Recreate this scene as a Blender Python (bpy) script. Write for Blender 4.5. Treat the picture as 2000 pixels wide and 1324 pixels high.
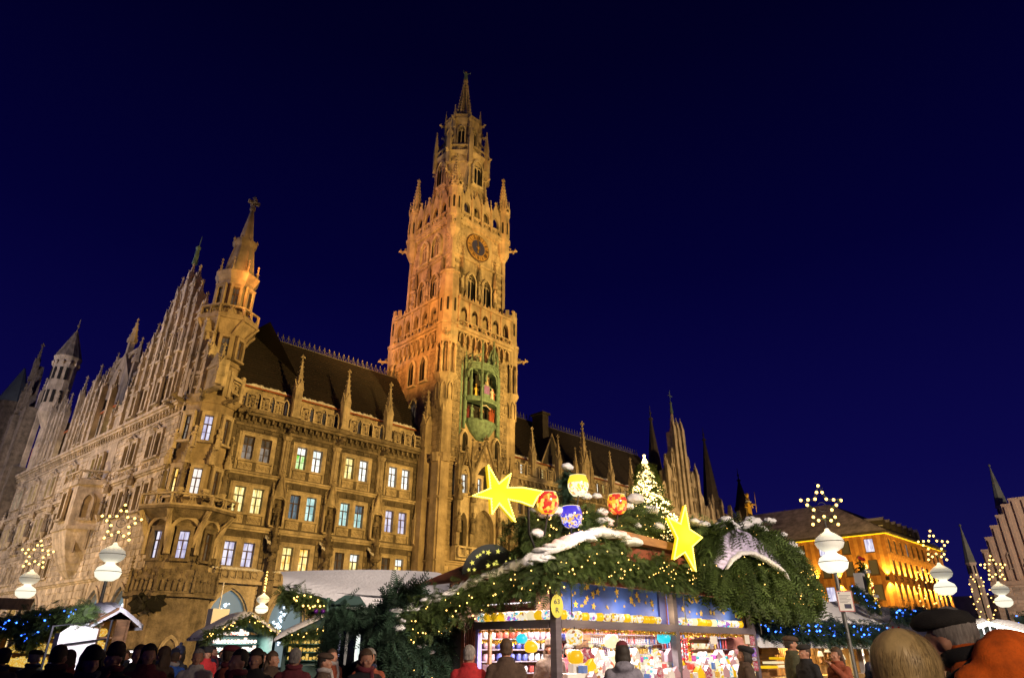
import bpy, bmesh, math, random
import numpy as np
from mathutils import Matrix, Vector, Euler
R = math.radians
rnd = random.Random(7)
nrs = np.random.RandomState(11)
scene = bpy.context.scene
for _o in list(bpy.data.objects): bpy.data.objects.remove(_o)
COL = scene.collection

# ------------------------------------------------------------------ camera
CAM = Vector((0.0, -56.0, 1.6))
AZ, PITCH, ROLL = R(45.7), R(25.5), R(0.2)
_fh = Vector((math.cos(AZ), math.sin(AZ), 0)); _rt = Vector((math.sin(AZ), -math.cos(AZ), 0)); _Z = Vector((0, 0, 1))
_fw = _fh * math.cos(PITCH) + _Z * math.sin(PITCH); _u0 = -_fh * math.sin(PITCH) + _Z * math.cos(PITCH)
_r1 = _rt * math.cos(ROLL) + _u0 * math.sin(ROLL); _u1 = -_rt * math.sin(ROLL) + _u0 * math.cos(ROLL)
cd = bpy.data.cameras.new('camera'); cam = bpy.data.objects.new('camera', cd); COL.objects.link(cam)
cd.sensor_width = 36; cd.lens = 1268.6 / 2000 * 36; cd.clip_start = 0.05; cd.clip_end = 3000
cam.matrix_world = Matrix(((_r1.x, _u1.x, -_fw.x, CAM.x), (_r1.y, _u1.y, -_fw.y, CAM.y), (_r1.z, _u1.z, -_fw.z, CAM.z), (0, 0, 0, 1)))
scene.camera = cam

# ------------------------------------------------------------------ night sky
world = bpy.data.worlds.new('World'); scene.world = world; world.use_nodes = True
wn = world.node_tree.nodes; wl = world.node_tree.links; wn.clear()
wo = wn.new('ShaderNodeOutputWorld'); wb = wn.new('ShaderNodeBackground'); tc = wn.new('ShaderNodeTexCoord')
sx = wn.new('ShaderNodeSeparateXYZ'); cr = wn.new('ShaderNodeValToRGB')
wl.new(tc.outputs['Generated'], sx.inputs[0]); wl.new(sx.outputs['Z'], cr.inputs[0]); wl.new(cr.outputs[0], wb.inputs[0]); wl.new(wb.outputs[0], wo.inputs[0])
el = cr.color_ramp.elements
el[0].position = 0.0; el[0].color = (.0070, .0062, .082, 1)
el[1].position = 1.0; el[1].color = (.0003, .0002, .008, 1)
for p_, c_ in ((.22, (.0033, .0025, .062, 1)), (.5, (.0010, .0006, .031, 1)), (.75, (.0005, .0003, .015, 1))):
    e_ = el.new(p_); e_.color = c_
wb.inputs[1].default_value = 1.0

# ------------------------------------------------------------------ floodlights of the square, themselves unseen; those marked as fill are added
def lamp(name, kind, loc, energy, color, aim=None, size=.3, spot=60, blend=.6):
    l = bpy.data.lights.new(name, kind); l.energy = energy; l.color = color
    if kind == 'AREA': l.size = size
    else: l.shadow_soft_size = size
    if kind == 'SPOT': l.spot_size = R(spot); l.spot_blend = blend
    o = bpy.data.objects.new(name, l); COL.objects.link(o); o.location = loc
    if aim is not None: o.rotation_euler = (Vector(aim) - Vector(loc)).to_track_quat('-Z', 'Y').to_euler()
    return o
WARM = (1, .56, .17); ORANGE = (1, .36, .07); YELL = (1, .59, .14); STRAW = (1, .66, .30)
lamp('unseen_flood', 'SPOT', (30, -62, 16), 135000, YELL, (28, 0, 10), 1.2, 62)
lamp('unseen_flood', 'SPOT', (62, -60, 15), 90000, YELL, (66, 0, 14), 1.2, 60)
lamp('unseen_flood', 'SPOT', (58, -48, 20), 165000, YELL, (47, 0, 42), .8, 46)
lamp('unseen_flood', 'SPOT', (30, -44, 20), 95000, YELL, (46, 0, 62), .8, 34)
lamp('unseen_flood', 'SPOT', (9, -10, 27), 100000, ORANGE, (41.5, 2, 42), .8, 47)
lamp('unseen_flood', 'SPOT', (2, -30, 20), 4200, ORANGE, (19, 1, 33), .6, 24)
lamp('unseen_flood', 'SPOT', (34, -30, 24), 9000, YELL, (19.0, 0, 29), .6, 26)
lamp('unseen_flood', 'SPOT', (-16, -8, 6), 24000, WARM, (16, 8, 10), 1.0, 70)
lamp('unseen_flood', 'SPOT', (-22, 20, 28), 30000, (.80, .72, .92), (14, 26, 28), 1.0, 95)
lamp('unseen_flood', 'SPOT', (-12, 20, 3), 23000, (1, .70, .36), (14, 24, 13), 1.0, 110)
lamp('unseen_flood', 'SPOT', (4, -84, 15), 60000, (1, .80, .62), (14.5, -46.5, 2), 1.5, 32)  # fill added behind the camera to brighten the market snow and fir
lamp('unseen_flood', 'SPOT', (-4, -84, 15), 30000, (1, .80, .68), (8.6, -42.3, 2.8), 1.0, 9)  # fill added to lift the snow roof of the green cornered stall
lamp('unseen_flood', 'SPOT', (-10, -68, 8), 7000, (1, .78, .56), (3.6, -55, 1.4), .8, 20)  # added fill on the close couple, standing in for warm lamps behind them
lamp('unseen_flood', 'SPOT', (96, -46, 7), 110000, (1, .58, .12), (127, -12, 10), 1.2, 44)  # fill added to wash the orange walls beyond their own wall lamps
lamp('unseen_flood', 'SPOT', (98, -50, 18), 75000, STRAW, (94, 0, 26), 1.0, 50)
lamp('unseen_flood', 'SPOT', (138, -66, 22), 70000, (1, .66, .42), (174, -30, 19), 1.0, 80)
vs = scene.view_settings
vs.view_transform = 'Standard'; vs.look = 'None'; vs.exposure = 0.0; vs.gamma = 1.0; vs.use_curve_mapping = False
cy = scene.cycles
cy.use_denoising = True; cy.max_bounces = 5; cy.diffuse_bounces = 2; cy.glossy_bounces = 2; cy.transmission_bounces = 4
cy.sample_clamp_indirect = 4.0; cy.sample_clamp_direct = 0; cy.caustics_reflective = False; cy.caustics_refractive = False

# ------------------------------------------------------------------ materials
MATS = {}
def new_mat(name):
    m = bpy.data.materials.new(name); m.use_nodes = True; nt = m.node_tree
    b = nt.nodes['Principled BSDF']; MATS[name] = m
    return m, nt, b
def mat(name, col, rough=.8, metal=0, noise=None, var=.35, bump=0, bscale=None, tint=True, rand=0, coat=0, stretch=None, streak=0):
    """principled material: position noise, per-face tint attribute, optional per-object variation"""
    m, nt, b = new_mat(name); N, L = nt.nodes, nt.links
    b.inputs['Roughness'].default_value = rough; b.inputs['Metallic'].default_value = metal
    if coat: b.inputs['Coat Weight'].default_value = coat
    rgb = N.new('ShaderNodeRGB'); rgb.outputs[0].default_value = (*col, 1); out = rgb.outputs[0]
    def mul(a, fac):
        mx = N.new('ShaderNodeMix'); mx.data_type = 'RGBA'; mx.blend_type = 'MULTIPLY'; mx.inputs[0].default_value = 1
        L.new(a, mx.inputs[6]); L.new(fac, mx.inputs[7]); return mx.outputs[2]
    pos = N.new('ShaderNodeNewGeometry').outputs['Position']
    if stretch:
        mp = N.new('ShaderNodeMapping'); mp.inputs['Scale'].default_value = stretch; L.new(pos, mp.inputs[0]); pos = mp.outputs[0]
    if noise:
        t = N.new('ShaderNodeTexNoise'); t.inputs['Scale'].default_value = noise; t.inputs['Detail'].default_value = 6; t.inputs['Roughness'].default_value = .65
        L.new(pos, t.inputs['Vector'])
        mr = N.new('ShaderNodeMapRange'); mr.inputs[1].default_value = .3; mr.inputs[2].default_value = .7
        mr.inputs[3].default_value = 1 - var; mr.inputs[4].default_value = 1 + var; L.new(t.outputs[0], mr.inputs[0])
        out = mul(out, mr.outputs[0])
    if streak:
        ms = N.new('ShaderNodeMapping'); ms.inputs['Scale'].default_value = (1.1, 1.1, .10); L.new(N.new('ShaderNodeNewGeometry').outputs['Position'], ms.inputs[0])
        t3 = N.new('ShaderNodeTexNoise'); t3.inputs['Scale'].default_value = 1.3; t3.inputs['Detail'].default_value = 5; L.new(ms.outputs[0], t3.inputs['Vector'])
        m3 = N.new('ShaderNodeMapRange'); m3.inputs[1].default_value = .34; m3.inputs[2].default_value = .58; m3.inputs[3].default_value = 1 - streak; m3.inputs[4].default_value = 1.12; L.new(t3.outputs[0], m3.inputs[0]); out = mul(out, m3.outputs[0])
    if tint:
        at = N.new('ShaderNodeAttribute'); at.attribute_name = 'tint'
        ad = N.new('ShaderNodeMath'); ad.operation = 'ADD'; ad.inputs[1].default_value = 1; L.new(at.outputs['Fac'], ad.inputs[0])
        out = mul(out, ad.outputs[0])
    if rand:
        oi = N.new('ShaderNodeObjectInfo'); mr = N.new('ShaderNodeMapRange'); mr.inputs[3].default_value = 1 - rand; mr.inputs[4].default_value = 1 + rand
        L.new(oi.outputs['Random'], mr.inputs[0]); out = mul(out, mr.outputs[0])
    L.new(out, b.inputs['Base Color'])
    if bump:
        t2 = N.new('ShaderNodeTexNoise'); t2.inputs['Scale'].default_value = bscale or 8; t2.inputs['Detail'].default_value = 5; L.new(pos, t2.inputs['Vector'])
        bp = N.new('ShaderNodeBump'); bp.inputs['Strength'].default_value = bump; bp.inputs['Distance'].default_value = .1
        L.new(t2.outputs[0], bp.inputs['Height']); L.new(bp.outputs[0], b.inputs['Normal'])
    return m
def glow(name, col, s, rand=0, sample=False, base=None):
    m, nt, b = new_mat(name); N, L = nt.nodes, nt.links
    b.inputs['Base Color'].default_value = (*(base or [c * .12 for c in col]), 1); b.inputs['Emission Color'].default_value = (*col, 1); b.inputs['Emission Strength'].default_value = s
    b.inputs['Roughness'].default_value = .35
    if rand:
        oi = N.new('ShaderNodeObjectInfo'); mr = N.new('ShaderNodeMapRange'); mr.inputs[3].default_value = s * (1 - rand); mr.inputs[4].default_value = s * (1 + rand)
        L.new(oi.outputs['Random'], mr.inputs[0]); L.new(mr.outputs[0], b.inputs['Emission Strength'])
    if not sample: m.cycles.emission_sampling = 'NONE'
    return m
def pane_glow(name, c1, c2, s):
    """opaque glowing pane: room light and curtain folds painted as soft vertical bands"""
    m, nt, b = new_mat(name); N, L = nt.nodes, nt.links
    pos = N.new('ShaderNodeNewGeometry').outputs['Position']; mp = N.new('ShaderNodeMapping'); mp.inputs['Scale'].default_value = (2.4, 2.4, .55); L.new(pos, mp.inputs[0])
    t = N.new('ShaderNodeTexNoise'); t.inputs['Scale'].default_value = 1.6; t.inputs['Detail'].default_value = 3; L.new(mp.outputs[0], t.inputs['Vector'])
    r = N.new('ShaderNodeValToRGB'); r.color_ramp.elements[0].position = .40; r.color_ramp.elements[1].position = .60
    r.color_ramp.elements[0].color = (*c1, 1); r.color_ramp.elements[1].color = (*c2, 1); L.new(t.outputs[0], r.inputs[0])
    L.new(r.outputs[0], b.inputs['Emission Color']); b.inputs['Emission Strength'].default_value = s
    b.inputs['Base Color'].default_value = (.05, .05, .05, 1); b.inputs['Roughness'].default_value = .08
    m.cycles.emission_sampling = 'NONE'
    return m
def patch_glow(name, cols, scale, s, pos=(0, .3, .55, .75), split=None, blocky=False):
    """coloured patches that glow: painted glass lit from within, and stall goods given brightness"""
    m, nt, b = new_mat(name); N, L = nt.nodes, nt.links
    tc = N.new('ShaderNodeTexCoord'); v = N.new('ShaderNodeTexVoronoi'); v.voronoi_dimensions = '4D'; v.inputs['Scale'].default_value = scale; oi = N.new('ShaderNodeObjectInfo'); mw = N.new('ShaderNodeMath'); mw.operation = 'MULTIPLY'; mw.inputs[1].default_value = 40; L.new(oi.outputs['Random'], mw.inputs[0]); L.new(mw.outputs[0], v.inputs['W']); L.new(tc.outputs['Object'], v.inputs['Vector'])
    if blocky: v.distance = 'CHEBYCHEV'; v.inputs['Randomness'].default_value = .55
    sp = N.new('ShaderNodeSeparateColor'); L.new(v.outputs['Color'], sp.inputs[0])
    r = N.new('ShaderNodeValToRGB'); r.color_ramp.interpolation = 'CONSTANT'
    e = r.color_ramp.elements
    e[0].color = (*cols[0], 1); e[0].position = 0; e[1].color = (*cols[1], 1); e[1].position = pos[1]
    for i in range(2, len(cols)):
        q = e.new(pos[i]); q.color = (*cols[i], 1)
    fac = sp.outputs[0]
    if split is not None:      # painted scene only below this height of the glass, plain colour above
        xyz = N.new('ShaderNodeSeparateXYZ'); L.new(tc.outputs['Object'], xyz.inputs[0]); lt = N.new('ShaderNodeMath'); lt.operation = 'LESS_THAN'; lt.inputs[1].default_value = split; L.new(xyz.outputs['Z'], lt.inputs[0])
        ml = N.new('ShaderNodeMath'); ml.operation = 'MULTIPLY'; L.new(fac, ml.inputs[0]); L.new(lt.outputs[0], ml.inputs[1]); fac = ml.outputs[0]
    L.new(fac, r.inputs[0]); L.new(r.outputs[0], b.inputs['Emission Color']); b.inputs['Emission Strength'].default_value = s
    b.inputs['Base Color'].default_value = (.06, .05, .04, 1); b.inputs['Roughness'].default_value = .15
    m.cycles.emission_sampling = 'NONE'
    return m
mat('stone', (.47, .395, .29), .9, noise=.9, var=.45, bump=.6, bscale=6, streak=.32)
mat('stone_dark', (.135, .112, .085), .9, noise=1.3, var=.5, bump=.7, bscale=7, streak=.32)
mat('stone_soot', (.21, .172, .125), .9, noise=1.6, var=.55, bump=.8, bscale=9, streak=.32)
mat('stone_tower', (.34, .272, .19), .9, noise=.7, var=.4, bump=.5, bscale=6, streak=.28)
mat('roof_slate', (.016, .011, .009), .8, noise=1.2, var=.3, bump=.3, bscale=20)
mat('iron', (.03, .03, .035), .55, .6, tint=False)
mat('iron_grey', (.16, .16, .15), .5, .5, tint=False)
mat('copper', (.12, .20, .155), .7, .1, noise=2.5, var=.5, bump=.4, bscale=10)
mat('bronze', (.014, .015, .011), .6, .3, noise=6, var=.4, tint=False)
mat('gold', (.75, .50, .10), .35, .9, tint=False)
mat('gold_paint', (.78, .52, .09), .55, 0, tint=False)
mat('dial_ring', (.33, .20, .06), .5, tint=False)
mat('clock_blue', (.03, .035, .10), .5, tint=False)
mat('clock_dark', (.06, .035, .02), .6, tint=False)
mat('dark_glass', (.010, .011, .014), .12, tint=False)
mat('dim_glass', (.10, .10, .11), .12, tint=False)
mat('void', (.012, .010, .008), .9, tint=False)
mat('frame_wood', (.085, .045, .022), .6, tint=False)
mat('pipe_copper', (.42, .14, .06), .5, .3, tint=False)
pane_glow('pane_white', (.55, .62, .60), (1, .98, .85), 1.49)
pane_glow('pane_teal', (.22, .42, .42), (.60, .85, .78), 1.23)
pane_glow('pane_yellow', (.65, .50, .14), (1, .88, .42), 1.37)
pane_glow('pane_gold', (.75, .38, .05), (1, .80, .35), 1.56)
pane_glow('pane_green', (.10, .65, .02), (.85, .95, .55), 1.1)
pane_glow('pane_lilac', (.42, .40, .62), (.85, .82, .95), 1.1)
pane_glow('pane_grey', (.13, .105, .085), (.42, .36, .30), .7)
pane_glow('pane_dusk', (.020, .014, .010), (.10, .075, .05), .7)
pane_glow('pane_blue', (.05, .10, .14), (.20, .30, .36), .7)
mat('snow', (.80, .80, .83), .75, noise=3, var=.07, bump=.35, bscale=14, tint=False)
mat('fir', (.070, .115, .026), .75, tint=True)
mat('fir_blue', (.030, .070, .040), .75, tint=True)
mat('bark', (.06, .04, .025), .9, noise=8, tint=False)
mat('wood_red', (.20, .055, .028), .6, noise=2.5, var=.4, stretch=(1, 1, 6), tint=True)
mat('wood_brown', (.22, .11, .045), .65, noise=3, var=.4, stretch=(1, 1, 6), tint=True)
mat('wood_pale', (.45, .27, .10), .65, noise=3, var=.35, stretch=(5, 5, 1), tint=True)
mat('beam_grey', (.15, .125, .15), .55, noise=2, var=.2, stretch=(1, 1, 8), tint=False)
mat('beam_blue', (.05, .06, .22), .5, tint=False)
mat('panel_blue', (.045, .11, .60), .55, noise=1.2, var=.3, tint=False)
mat('wall_lilac', (.22, .20, .55), .6, tint=False)
mat('board_green', (.018, .062, .055), .6, noise=3, var=.3, tint=False)
mat('board_dark', (.030, .036, .035), .6, tint=False)
mat('pole_green', (.06, .16, .10), .5, tint=False)
mat('canvas', (.70, .68, .66), .8, tint=False)
mat('canvas_dark', (.05, .06, .065), .8, tint=False)
mat('drape', (.55, .50, .72), .8, noise=7, var=.55, tint=False, stretch=(1, 1, 2.5))
mat('paper', (.80, .78, .74), .7, tint=False)
mat('ink', (.05, .05, .10), .7, tint=False)
mat('ink_red', (.45, .03, .05), .6, tint=False)
mat('tag_yellow', (.72, .66, .05), .5, tint=False)
mat('tinsel', (.85, .55, .08), .22, .85, tint=True)
mat('cobble', (.10, .095, .09), .75, noise=4, var=.4, bump=.5, bscale=20, tint=True)
mat('plaster_orange', (.36, .17, .05), .85, noise=1.2, var=.3, bump=.2, tint=True)
mat('plaster_pale', (.52, .44, .38), .85, noise=.6, var=.15, bump=.2, tint=True)
mat('old_white', (.55, .50, .45), .85, noise=.8, var=.25, tint=True)
mat('roof_snow', (.62, .57, .58), .85, noise=.7, var=.55, bump=.3, tint=True)
mat('roof_dark', (.050, .044, .042), .8, noise=.8, var=.4, tint=True)
mat('spire_copper', (.15, .19, .19), .6, noise=.6, var=.3, tint=False)
mat('spire_dark', (.055, .043, .034), .8, noise=1.5, var=.4, tint=False)
mat('skin', (.44, .21, .13), .55, noise=9, var=.15, tint=False)
mat('hair_grey', (.23, .20, .18), .7, noise=60, var=.6, tint=False, stretch=(1, 1, .2))
mat('hair_brown', (.07, .038, .02), .7, noise=60, var=.5, tint=False, stretch=(1, 1, .2))
mat('hair_dark', (.025, .017, .012), .7, noise=60, var=.5, tint=False, stretch=(1, 1, .2))
mat('hair_blond', (.62, .44, .19), .45, noise=30, var=.22, tint=True, stretch=(1, 1, .25))
for n_, c_ in (('red', (.42, .02, .025)), ('brown', (.075, .045, .030)), ('grey', (.20, .19, .24)), ('black', (.014, .013, .015)), ('navy', (.02, .025, .06)),
               ('orange', (.85, .145, .008)), ('rust', (.27, .065, .03)), ('olive', (.06, .06, .03)), ('pale', (.42, .38, .36)), ('blue', (.03, .10, .42)), ('maroon', (.14, .02, .03)), ('cap', (.022, .019, .018))):
    mat('cloth_' + n_, c_, .9, noise=16, var=.3, bump=.25, bscale=160, tint=False)
mat('shirt_red', (.45, .03, .03), .5, tint=False); mat('ball_purple', (.12, .02, .22), .25, .4, tint=False)
mat('mug_blue', (.10, .12, .42), .25, tint=False); mat('mug_white', (.75, .72, .70), .25, tint=False); mat('mug_red', (.42, .07, .05), .3, tint=False); mat('mug_rose', (.45, .28, .34), .3, tint=False)
mat('box_a', (.75, .72, .72), .6, tint=False); mat('box_b', (.10, .20, .55), .5, tint=False); mat('box_c', (.62, .10, .10), .5, tint=False); mat('box_d', (.70, .45, .08), .5, tint=False); mat('box_e', (.05, .50, .60), .5, tint=False); mat('box_f', (.45, .08, .42), .5, tint=False)
mat('ribbon', (.62, .01, .02), .45, tint=False)
glow('bulb_warm', (1, .55, .13), 6); glow('bulb_far', (1, .69, .26), 8); glow('bulb_blue', (.04, .16, 1), 9); glow('bulb_ice', (.55, .75, 1), 14); glow('bulb_green', (.5, 1, .25), 4)
glow('neon_yellow', (1, .78, .12), 4); glow('rope_white', (1, .95, .72), 10)
glow('sign_yellow', (1, .68, .01), .64, base=(.75, .5, .02))
glow('cut_star', (1, .90, .16), .95)
glow('globe_top', (1, .90, .68), .36, base=(.8, .8, .76)); glow('globe_low', (1, .93, .70), 1.15, base=(.8, .8, .76))
glow('decor_white', (.75, .88, 1), 3); glow('shop_blue', (.35, .55, .68), .32); glow('shop_white', (1, .93, .88), 1.0); glow('shop_warm', (1, .72, .28), 1.4)
glow('lit_white', (1, .92, .95), 2.4); glow('lit_yellow', (1, .56, .01), .95, rand=.2); glow('lit_cream', (1, .84, .50), 1.0, rand=.2); glow('lit_cyan', (.02, .62, .75), 1.1); glow('lit_violet', (.35, .06, .62), 1.0)
patch_glow('glass_mosaic_red', ((.85, .012, .010), (1, .55, .02), (.9, .25, .01), (1, .80, .12)), 17, 1.0, (0, .40, .62, .78), blocky=True)
patch_glow('glass_mosaic_blue', ((.012, .016, .75), (.03, .04, .8), (.75, .72, .95), (.95, .55, .10)), 30, 1.0, (0, .3, .5, .82), split=.02)
patch_glow('glass_mosaic_yellow', ((1, .80, .05), (1, .95, .70), (.80, .40, .20), (1, .92, .62)), 30, 1.1, (0, .22, .74, .84), split=.03)
patch_glow('lantern_mix', ((1, .88, .62), (1, .62, .02), (.45, .14, .03), (1, .95, .85)), 26, .9, (0, .4, .68, .8))
patch_glow('lantern_violet', ((1, .95, .90), (.45, .10, .60), (1, .85, .5), (.05, .60, .75)), 26, .95, (0, .5, .65, .85))
patch_glow('tile_red', ((.75, .05, .10), (.95, .60, .55), (.6, .03, .12), (.9, .25, .3)), 40, .55)
patch_glow('tile_violet', ((.30, .05, .55), (.70, .55, .85), (.85, .2, .6), (.2, .1, .6)), 40, .55)
patch_glow('tile_gold', ((.95, .50, .02), (1, .70, .15), (.9, .4, .02), (1, .8, .3)), 40, .75)
patch_glow('display_glow', ((1, .85, .72), (1, .95, .9), (.95, .25, .15), (1, .7, .5)), 16, 2.0, (0, .3, .68, .84))  # bright lighting of the hut display put into the goods' own glow
patch_glow('goods_glow', ((1, .84, .66), (.85, .55, .5), (.9, .16, .08), (1, .93, .8)), 22, 1.25, (0, .34, .68, .8))  # strong stall light put into the goods as glow; lit clay houses share it
# the boards of the orange building read as painted diamond work: a flat print
def painted_diamonds():
    m, nt, b = MATS['plaster_orange'], MATS['plaster_orange'].node_tree, MATS['plaster_orange'].node_tree.nodes['Principled BSDF']; N, L = nt.nodes, nt.links
    src = b.inputs['Base Color'].links[0].from_socket
    tc = N.new('ShaderNodeTexCoord'); mp = N.new('ShaderNodeMapping'); mp.inputs['Rotation'].default_value = (0, R(45), 0); L.new(tc.outputs['Object'], mp.inputs[0])
    ck = N.new('ShaderNodeTexChecker'); ck.inputs['Scale'].default_value = 1.6; ck.inputs[1].default_value = (1, 1, 1, 1); ck.inputs[2].default_value = (.62, .52, .5, 1); L.new(mp.outputs[0], ck.inputs[0])
    mx = N.new('ShaderNodeMix'); mx.data_type = 'RGBA'; mx.blend_type = 'MULTIPLY'; mx.inputs[0].default_value = .8
    L.new(src, mx.inputs[6]); L.new(ck.outputs[0], mx.inputs[7]); L.new(mx.outputs[2], b.inputs['Base Color'])
painted_diamonds()

# ------------------------------------------------------------------ mesh builder
def rotz(a): return Matrix.Rotation(a, 4, 'Z')
def T(x, y, z): return Matrix.Translation((x, y, z))
class MB:
    def __init__(s): s.v = []; s.f = []; s.mi = []; s.t = []; s.cur = 0; s.tint = 0.0
    def add(s, vs, fs, M=None):
        b = len(s.v)
        if M is not None: vs = [tuple(M @ Vector(p)) for p in vs]
        s.v += [tuple(p) for p in vs]
        for f in fs: s.f.append([b + i for i in f]); s.mi.append(s.cur); s.t.append(s.tint)
        return s
    def box(s, x0, y0, z0, x1, y1, z1, M=None):
        return s.add([(x0, y0, z0), (x1, y0, z0), (x1, y1, z0), (x0, y1, z0), (x0, y0, z1), (x1, y0, z1), (x1, y1, z1), (x0, y1, z1)],
                     [(0, 3, 2, 1), (4, 5, 6, 7), (0, 1, 5, 4), (1, 2, 6, 5), (2, 3, 7, 6), (3, 0, 4, 7)], M)
    def block(s, x0, x1, z0, z1, y, d, c=.03):
        """ashlar face: front pushed to y, back at y+d, chamfered edge, no back face"""
        return s.add([(x0, y + d, z0), (x1, y + d, z0), (x1, y + d, z1), (x0, y + d, z1), (x0 + c, y, z0 + c), (x1 - c, y, z0 + c), (x1 - c, y, z1 - c), (x0 + c, y, z1 - c)],
                     [(4, 5, 6, 7), (0, 1, 5, 4), (1, 2, 6, 5), (2, 3, 7, 6), (3, 0, 4, 7)])
    def prism(s, poly, y0, y1, M=None):
        """polygon in x,z (counter-clockwise seen from -y) extruded y0..y1"""
        n = len(poly)
        vs = [(x, y0, z) for x, z in poly] + [(x, y1, z) for x, z in poly]
        fs = [list(range(n)), list(range(2 * n - 1, n - 1, -1))] + [(i, i + n, (i + 1) % n + n, (i + 1) % n) for i in range(n)]
        return s.add(vs, fs, M)
    def frus(s, cx, cy, z0, z1, r0, r1, n=8, rot=0, M=None, caps=True):
        vs = []
        for z, r in ((z0, r0), (z1, r1)):
            for i in range(n):
                a = rot + 2 * math.pi * i / n; vs.append((cx + r * math.cos(a), cy + r * math.sin(a), z))
        fs = [(i, (i + 1) % n, n + (i + 1) % n, n + i) for i in range(n)]
        if caps: fs += [list(range(n - 1, -1, -1)), list(range(n, 2 * n))]
        return s.add(vs, fs, M)
    def lathe(s, prof, n=12, M=None, sx=1, sy=1, rot=0):
        vs = [(r * sx * math.cos(rot + 2 * math.pi * i / n), r * sy * math.sin(rot + 2 * math.pi * i / n), z) for r, z in prof for i in range(n)]
        fs = [(k * n + i, k * n + (i + 1) % n, (k + 1) * n + (i + 1) % n, (k + 1) * n + i) for k in range(len(prof) - 1) for i in range(n)]
        fs += [list(range(n - 1, -1, -1)), list(range((len(prof) - 1) * n, len(prof) * n))]
        return s.add(vs, fs, M)
    def tube(s, pts, r, n=5, M=None, r1=None, closed=False):
        P = [Vector(p) for p in pts]; m = len(P); vs = []
        for i, p in enumerate(P):
            if closed: d = P[(i + 1) % m] - P[i - 1]
            else: d = P[min(i + 1, m - 1)] - P[max(i - 1, 0)]
            d.normalize(); a = d.cross(Vector((0, 0, 1)) if abs(d.z) < .9 else Vector((1, 0, 0))).normalized(); b = d.cross(a)
            rr = r if r1 is None else r + (r1 - r) * i / max(1, m - 1)
            for k in range(n):
                t = 2 * math.pi * k / n; vs.append(tuple(p + a * (rr * math.cos(t)) + b * (rr * math.sin(t))))
        seg = m if closed else m - 1
        fs = [(i * n + k, i * n + (k + 1) % n, ((i + 1) % m) * n + (k + 1) % n, ((i + 1) % m) * n + k) for i in range(seg) for k in range(n)]
        if not closed: fs += [list(range(n - 1, -1, -1)), list(range((m - 1) * n, m * n))]
        return s.add(vs, fs, M)
    def octa(s, x, y, z, r, rz=None):
        rz = rz or r
        return s.add([(x + r, y, z), (x, y + r, z), (x - r, y, z), (x, y - r, z), (x, y, z + rz), (x, y, z - rz)],
                     [(0, 1, 4), (1, 2, 4), (2, 3, 4), (3, 0, 4), (1, 0, 5), (2, 1, 5), (3, 2, 5), (0, 3, 5)])
    def ball(s, x, y, z, r, n=8, m=6, sx=1, sy=1, sz=1, M=None):
        pr = [(max(.001, r * math.sin(math.pi * i / m)), -r * math.cos(math.pi * i / m)) for i in range(m + 1)]
        b = Matrix.Translation((x, y, z)) @ Matrix.Diagonal((sx, sy, sz, 1))
        return s.lathe(pr, n, (M @ b) if M is not None else b)
    def mesh(s, name, smooth=False):
        me = bpy.data.meshes.new(name); me.from_pydata(s.v, [], s.f)
        if any(s.mi): me.polygons.foreach_set('material_index', s.mi)
        if any(s.t):
            a = me.attributes.new('tint', 'FLOAT', 'FACE'); a.data.foreach_set('value', s.t)
        if smooth: me.polygons.foreach_set('use_smooth', [True] * len(s.f))
        me.update(); return me
W = {}
IDM = Matrix.Identity(4)
def mk(name, me, mats, parent=None, M=None):
    if isinstance(me, MB): me = me.mesh(name)
    if mats is not None:
        ms = [mats] if isinstance(mats, str) else list(mats)
        if not me.materials:
            for q in ms: me.materials.append(MATS[q])
    o = bpy.data.objects.new(name, me); COL.objects.link(o)
    M = IDM if M is None else M
    if parent is not None:
        o.parent = parent; o.matrix_local = W[parent.as_pointer()].inverted() @ M
    else: o.matrix_local = M
    W[o.as_pointer()] = M.copy()
    if mats is not None:
        for i, q in enumerate(ms):
            if i < len(o.material_slots) and me.materials[i] is not MATS[q]:
                o.material_slots[i].link = 'OBJECT'; o.material_slots[i].material = MATS[q]
    return o
def tag(o, label=None, cat=None, group=None, kind=None):
    if label: o['label'] = label
    if cat: o['category'] = cat
    if group: o['group'] = group
    if kind: o['kind'] = kind
    return o
def thing(name, label, cat, loc=(0, 0, 0), rz=0, group=None):
    o = bpy.data.objects.new(name, None); COL.objects.link(o); o.empty_display_size = .2
    M = T(*loc) @ rotz(rz); o.matrix_local = M; W[o.as_pointer()] = M
    return tag(o, label, cat, group)
def copy_tree(o, M, parent=None, label=None, group=None):
    """a copy of a thing with copies of its parts and their sub-parts"""
    c = o.copy(); COL.objects.link(c)
    if parent is not None:
        c.parent = parent; W[c.as_pointer()] = W[parent.as_pointer()] @ o.matrix_local
    else:
        c.matrix_local = M; W[c.as_pointer()] = M.copy()
    if label: c['label'] = label
    if group: c['group'] = group
    for ch in o.children: copy_tree(ch, None, c)
    return c
def np_mesh(name, V, F, tint=None):
    """fast mesh from arrays: V (n,3), F (m,k)"""
    me = bpy.data.meshes.new(name); k = F.shape[1]
    me.vertices.add(len(V)); me.vertices.foreach_set('co', V.astype(np.float32).ravel())
    me.loops.add(F.size); me.loops.foreach_set('vertex_index', F.astype(np.int32).ravel())
    me.polygons.add(len(F)); me.polygons.foreach_set('loop_start', np.arange(0, F.size, k, dtype=np.int32)); me.polygons.foreach_set('loop_total', np.full(len(F), k, dtype=np.int32))
    if tint is not None:
        a = me.attributes.new('tint', 'FLOAT', 'FACE'); a.data.foreach_set('value', tint.astype(np.float32))
    me.update(calc_edges=True); return me
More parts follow.
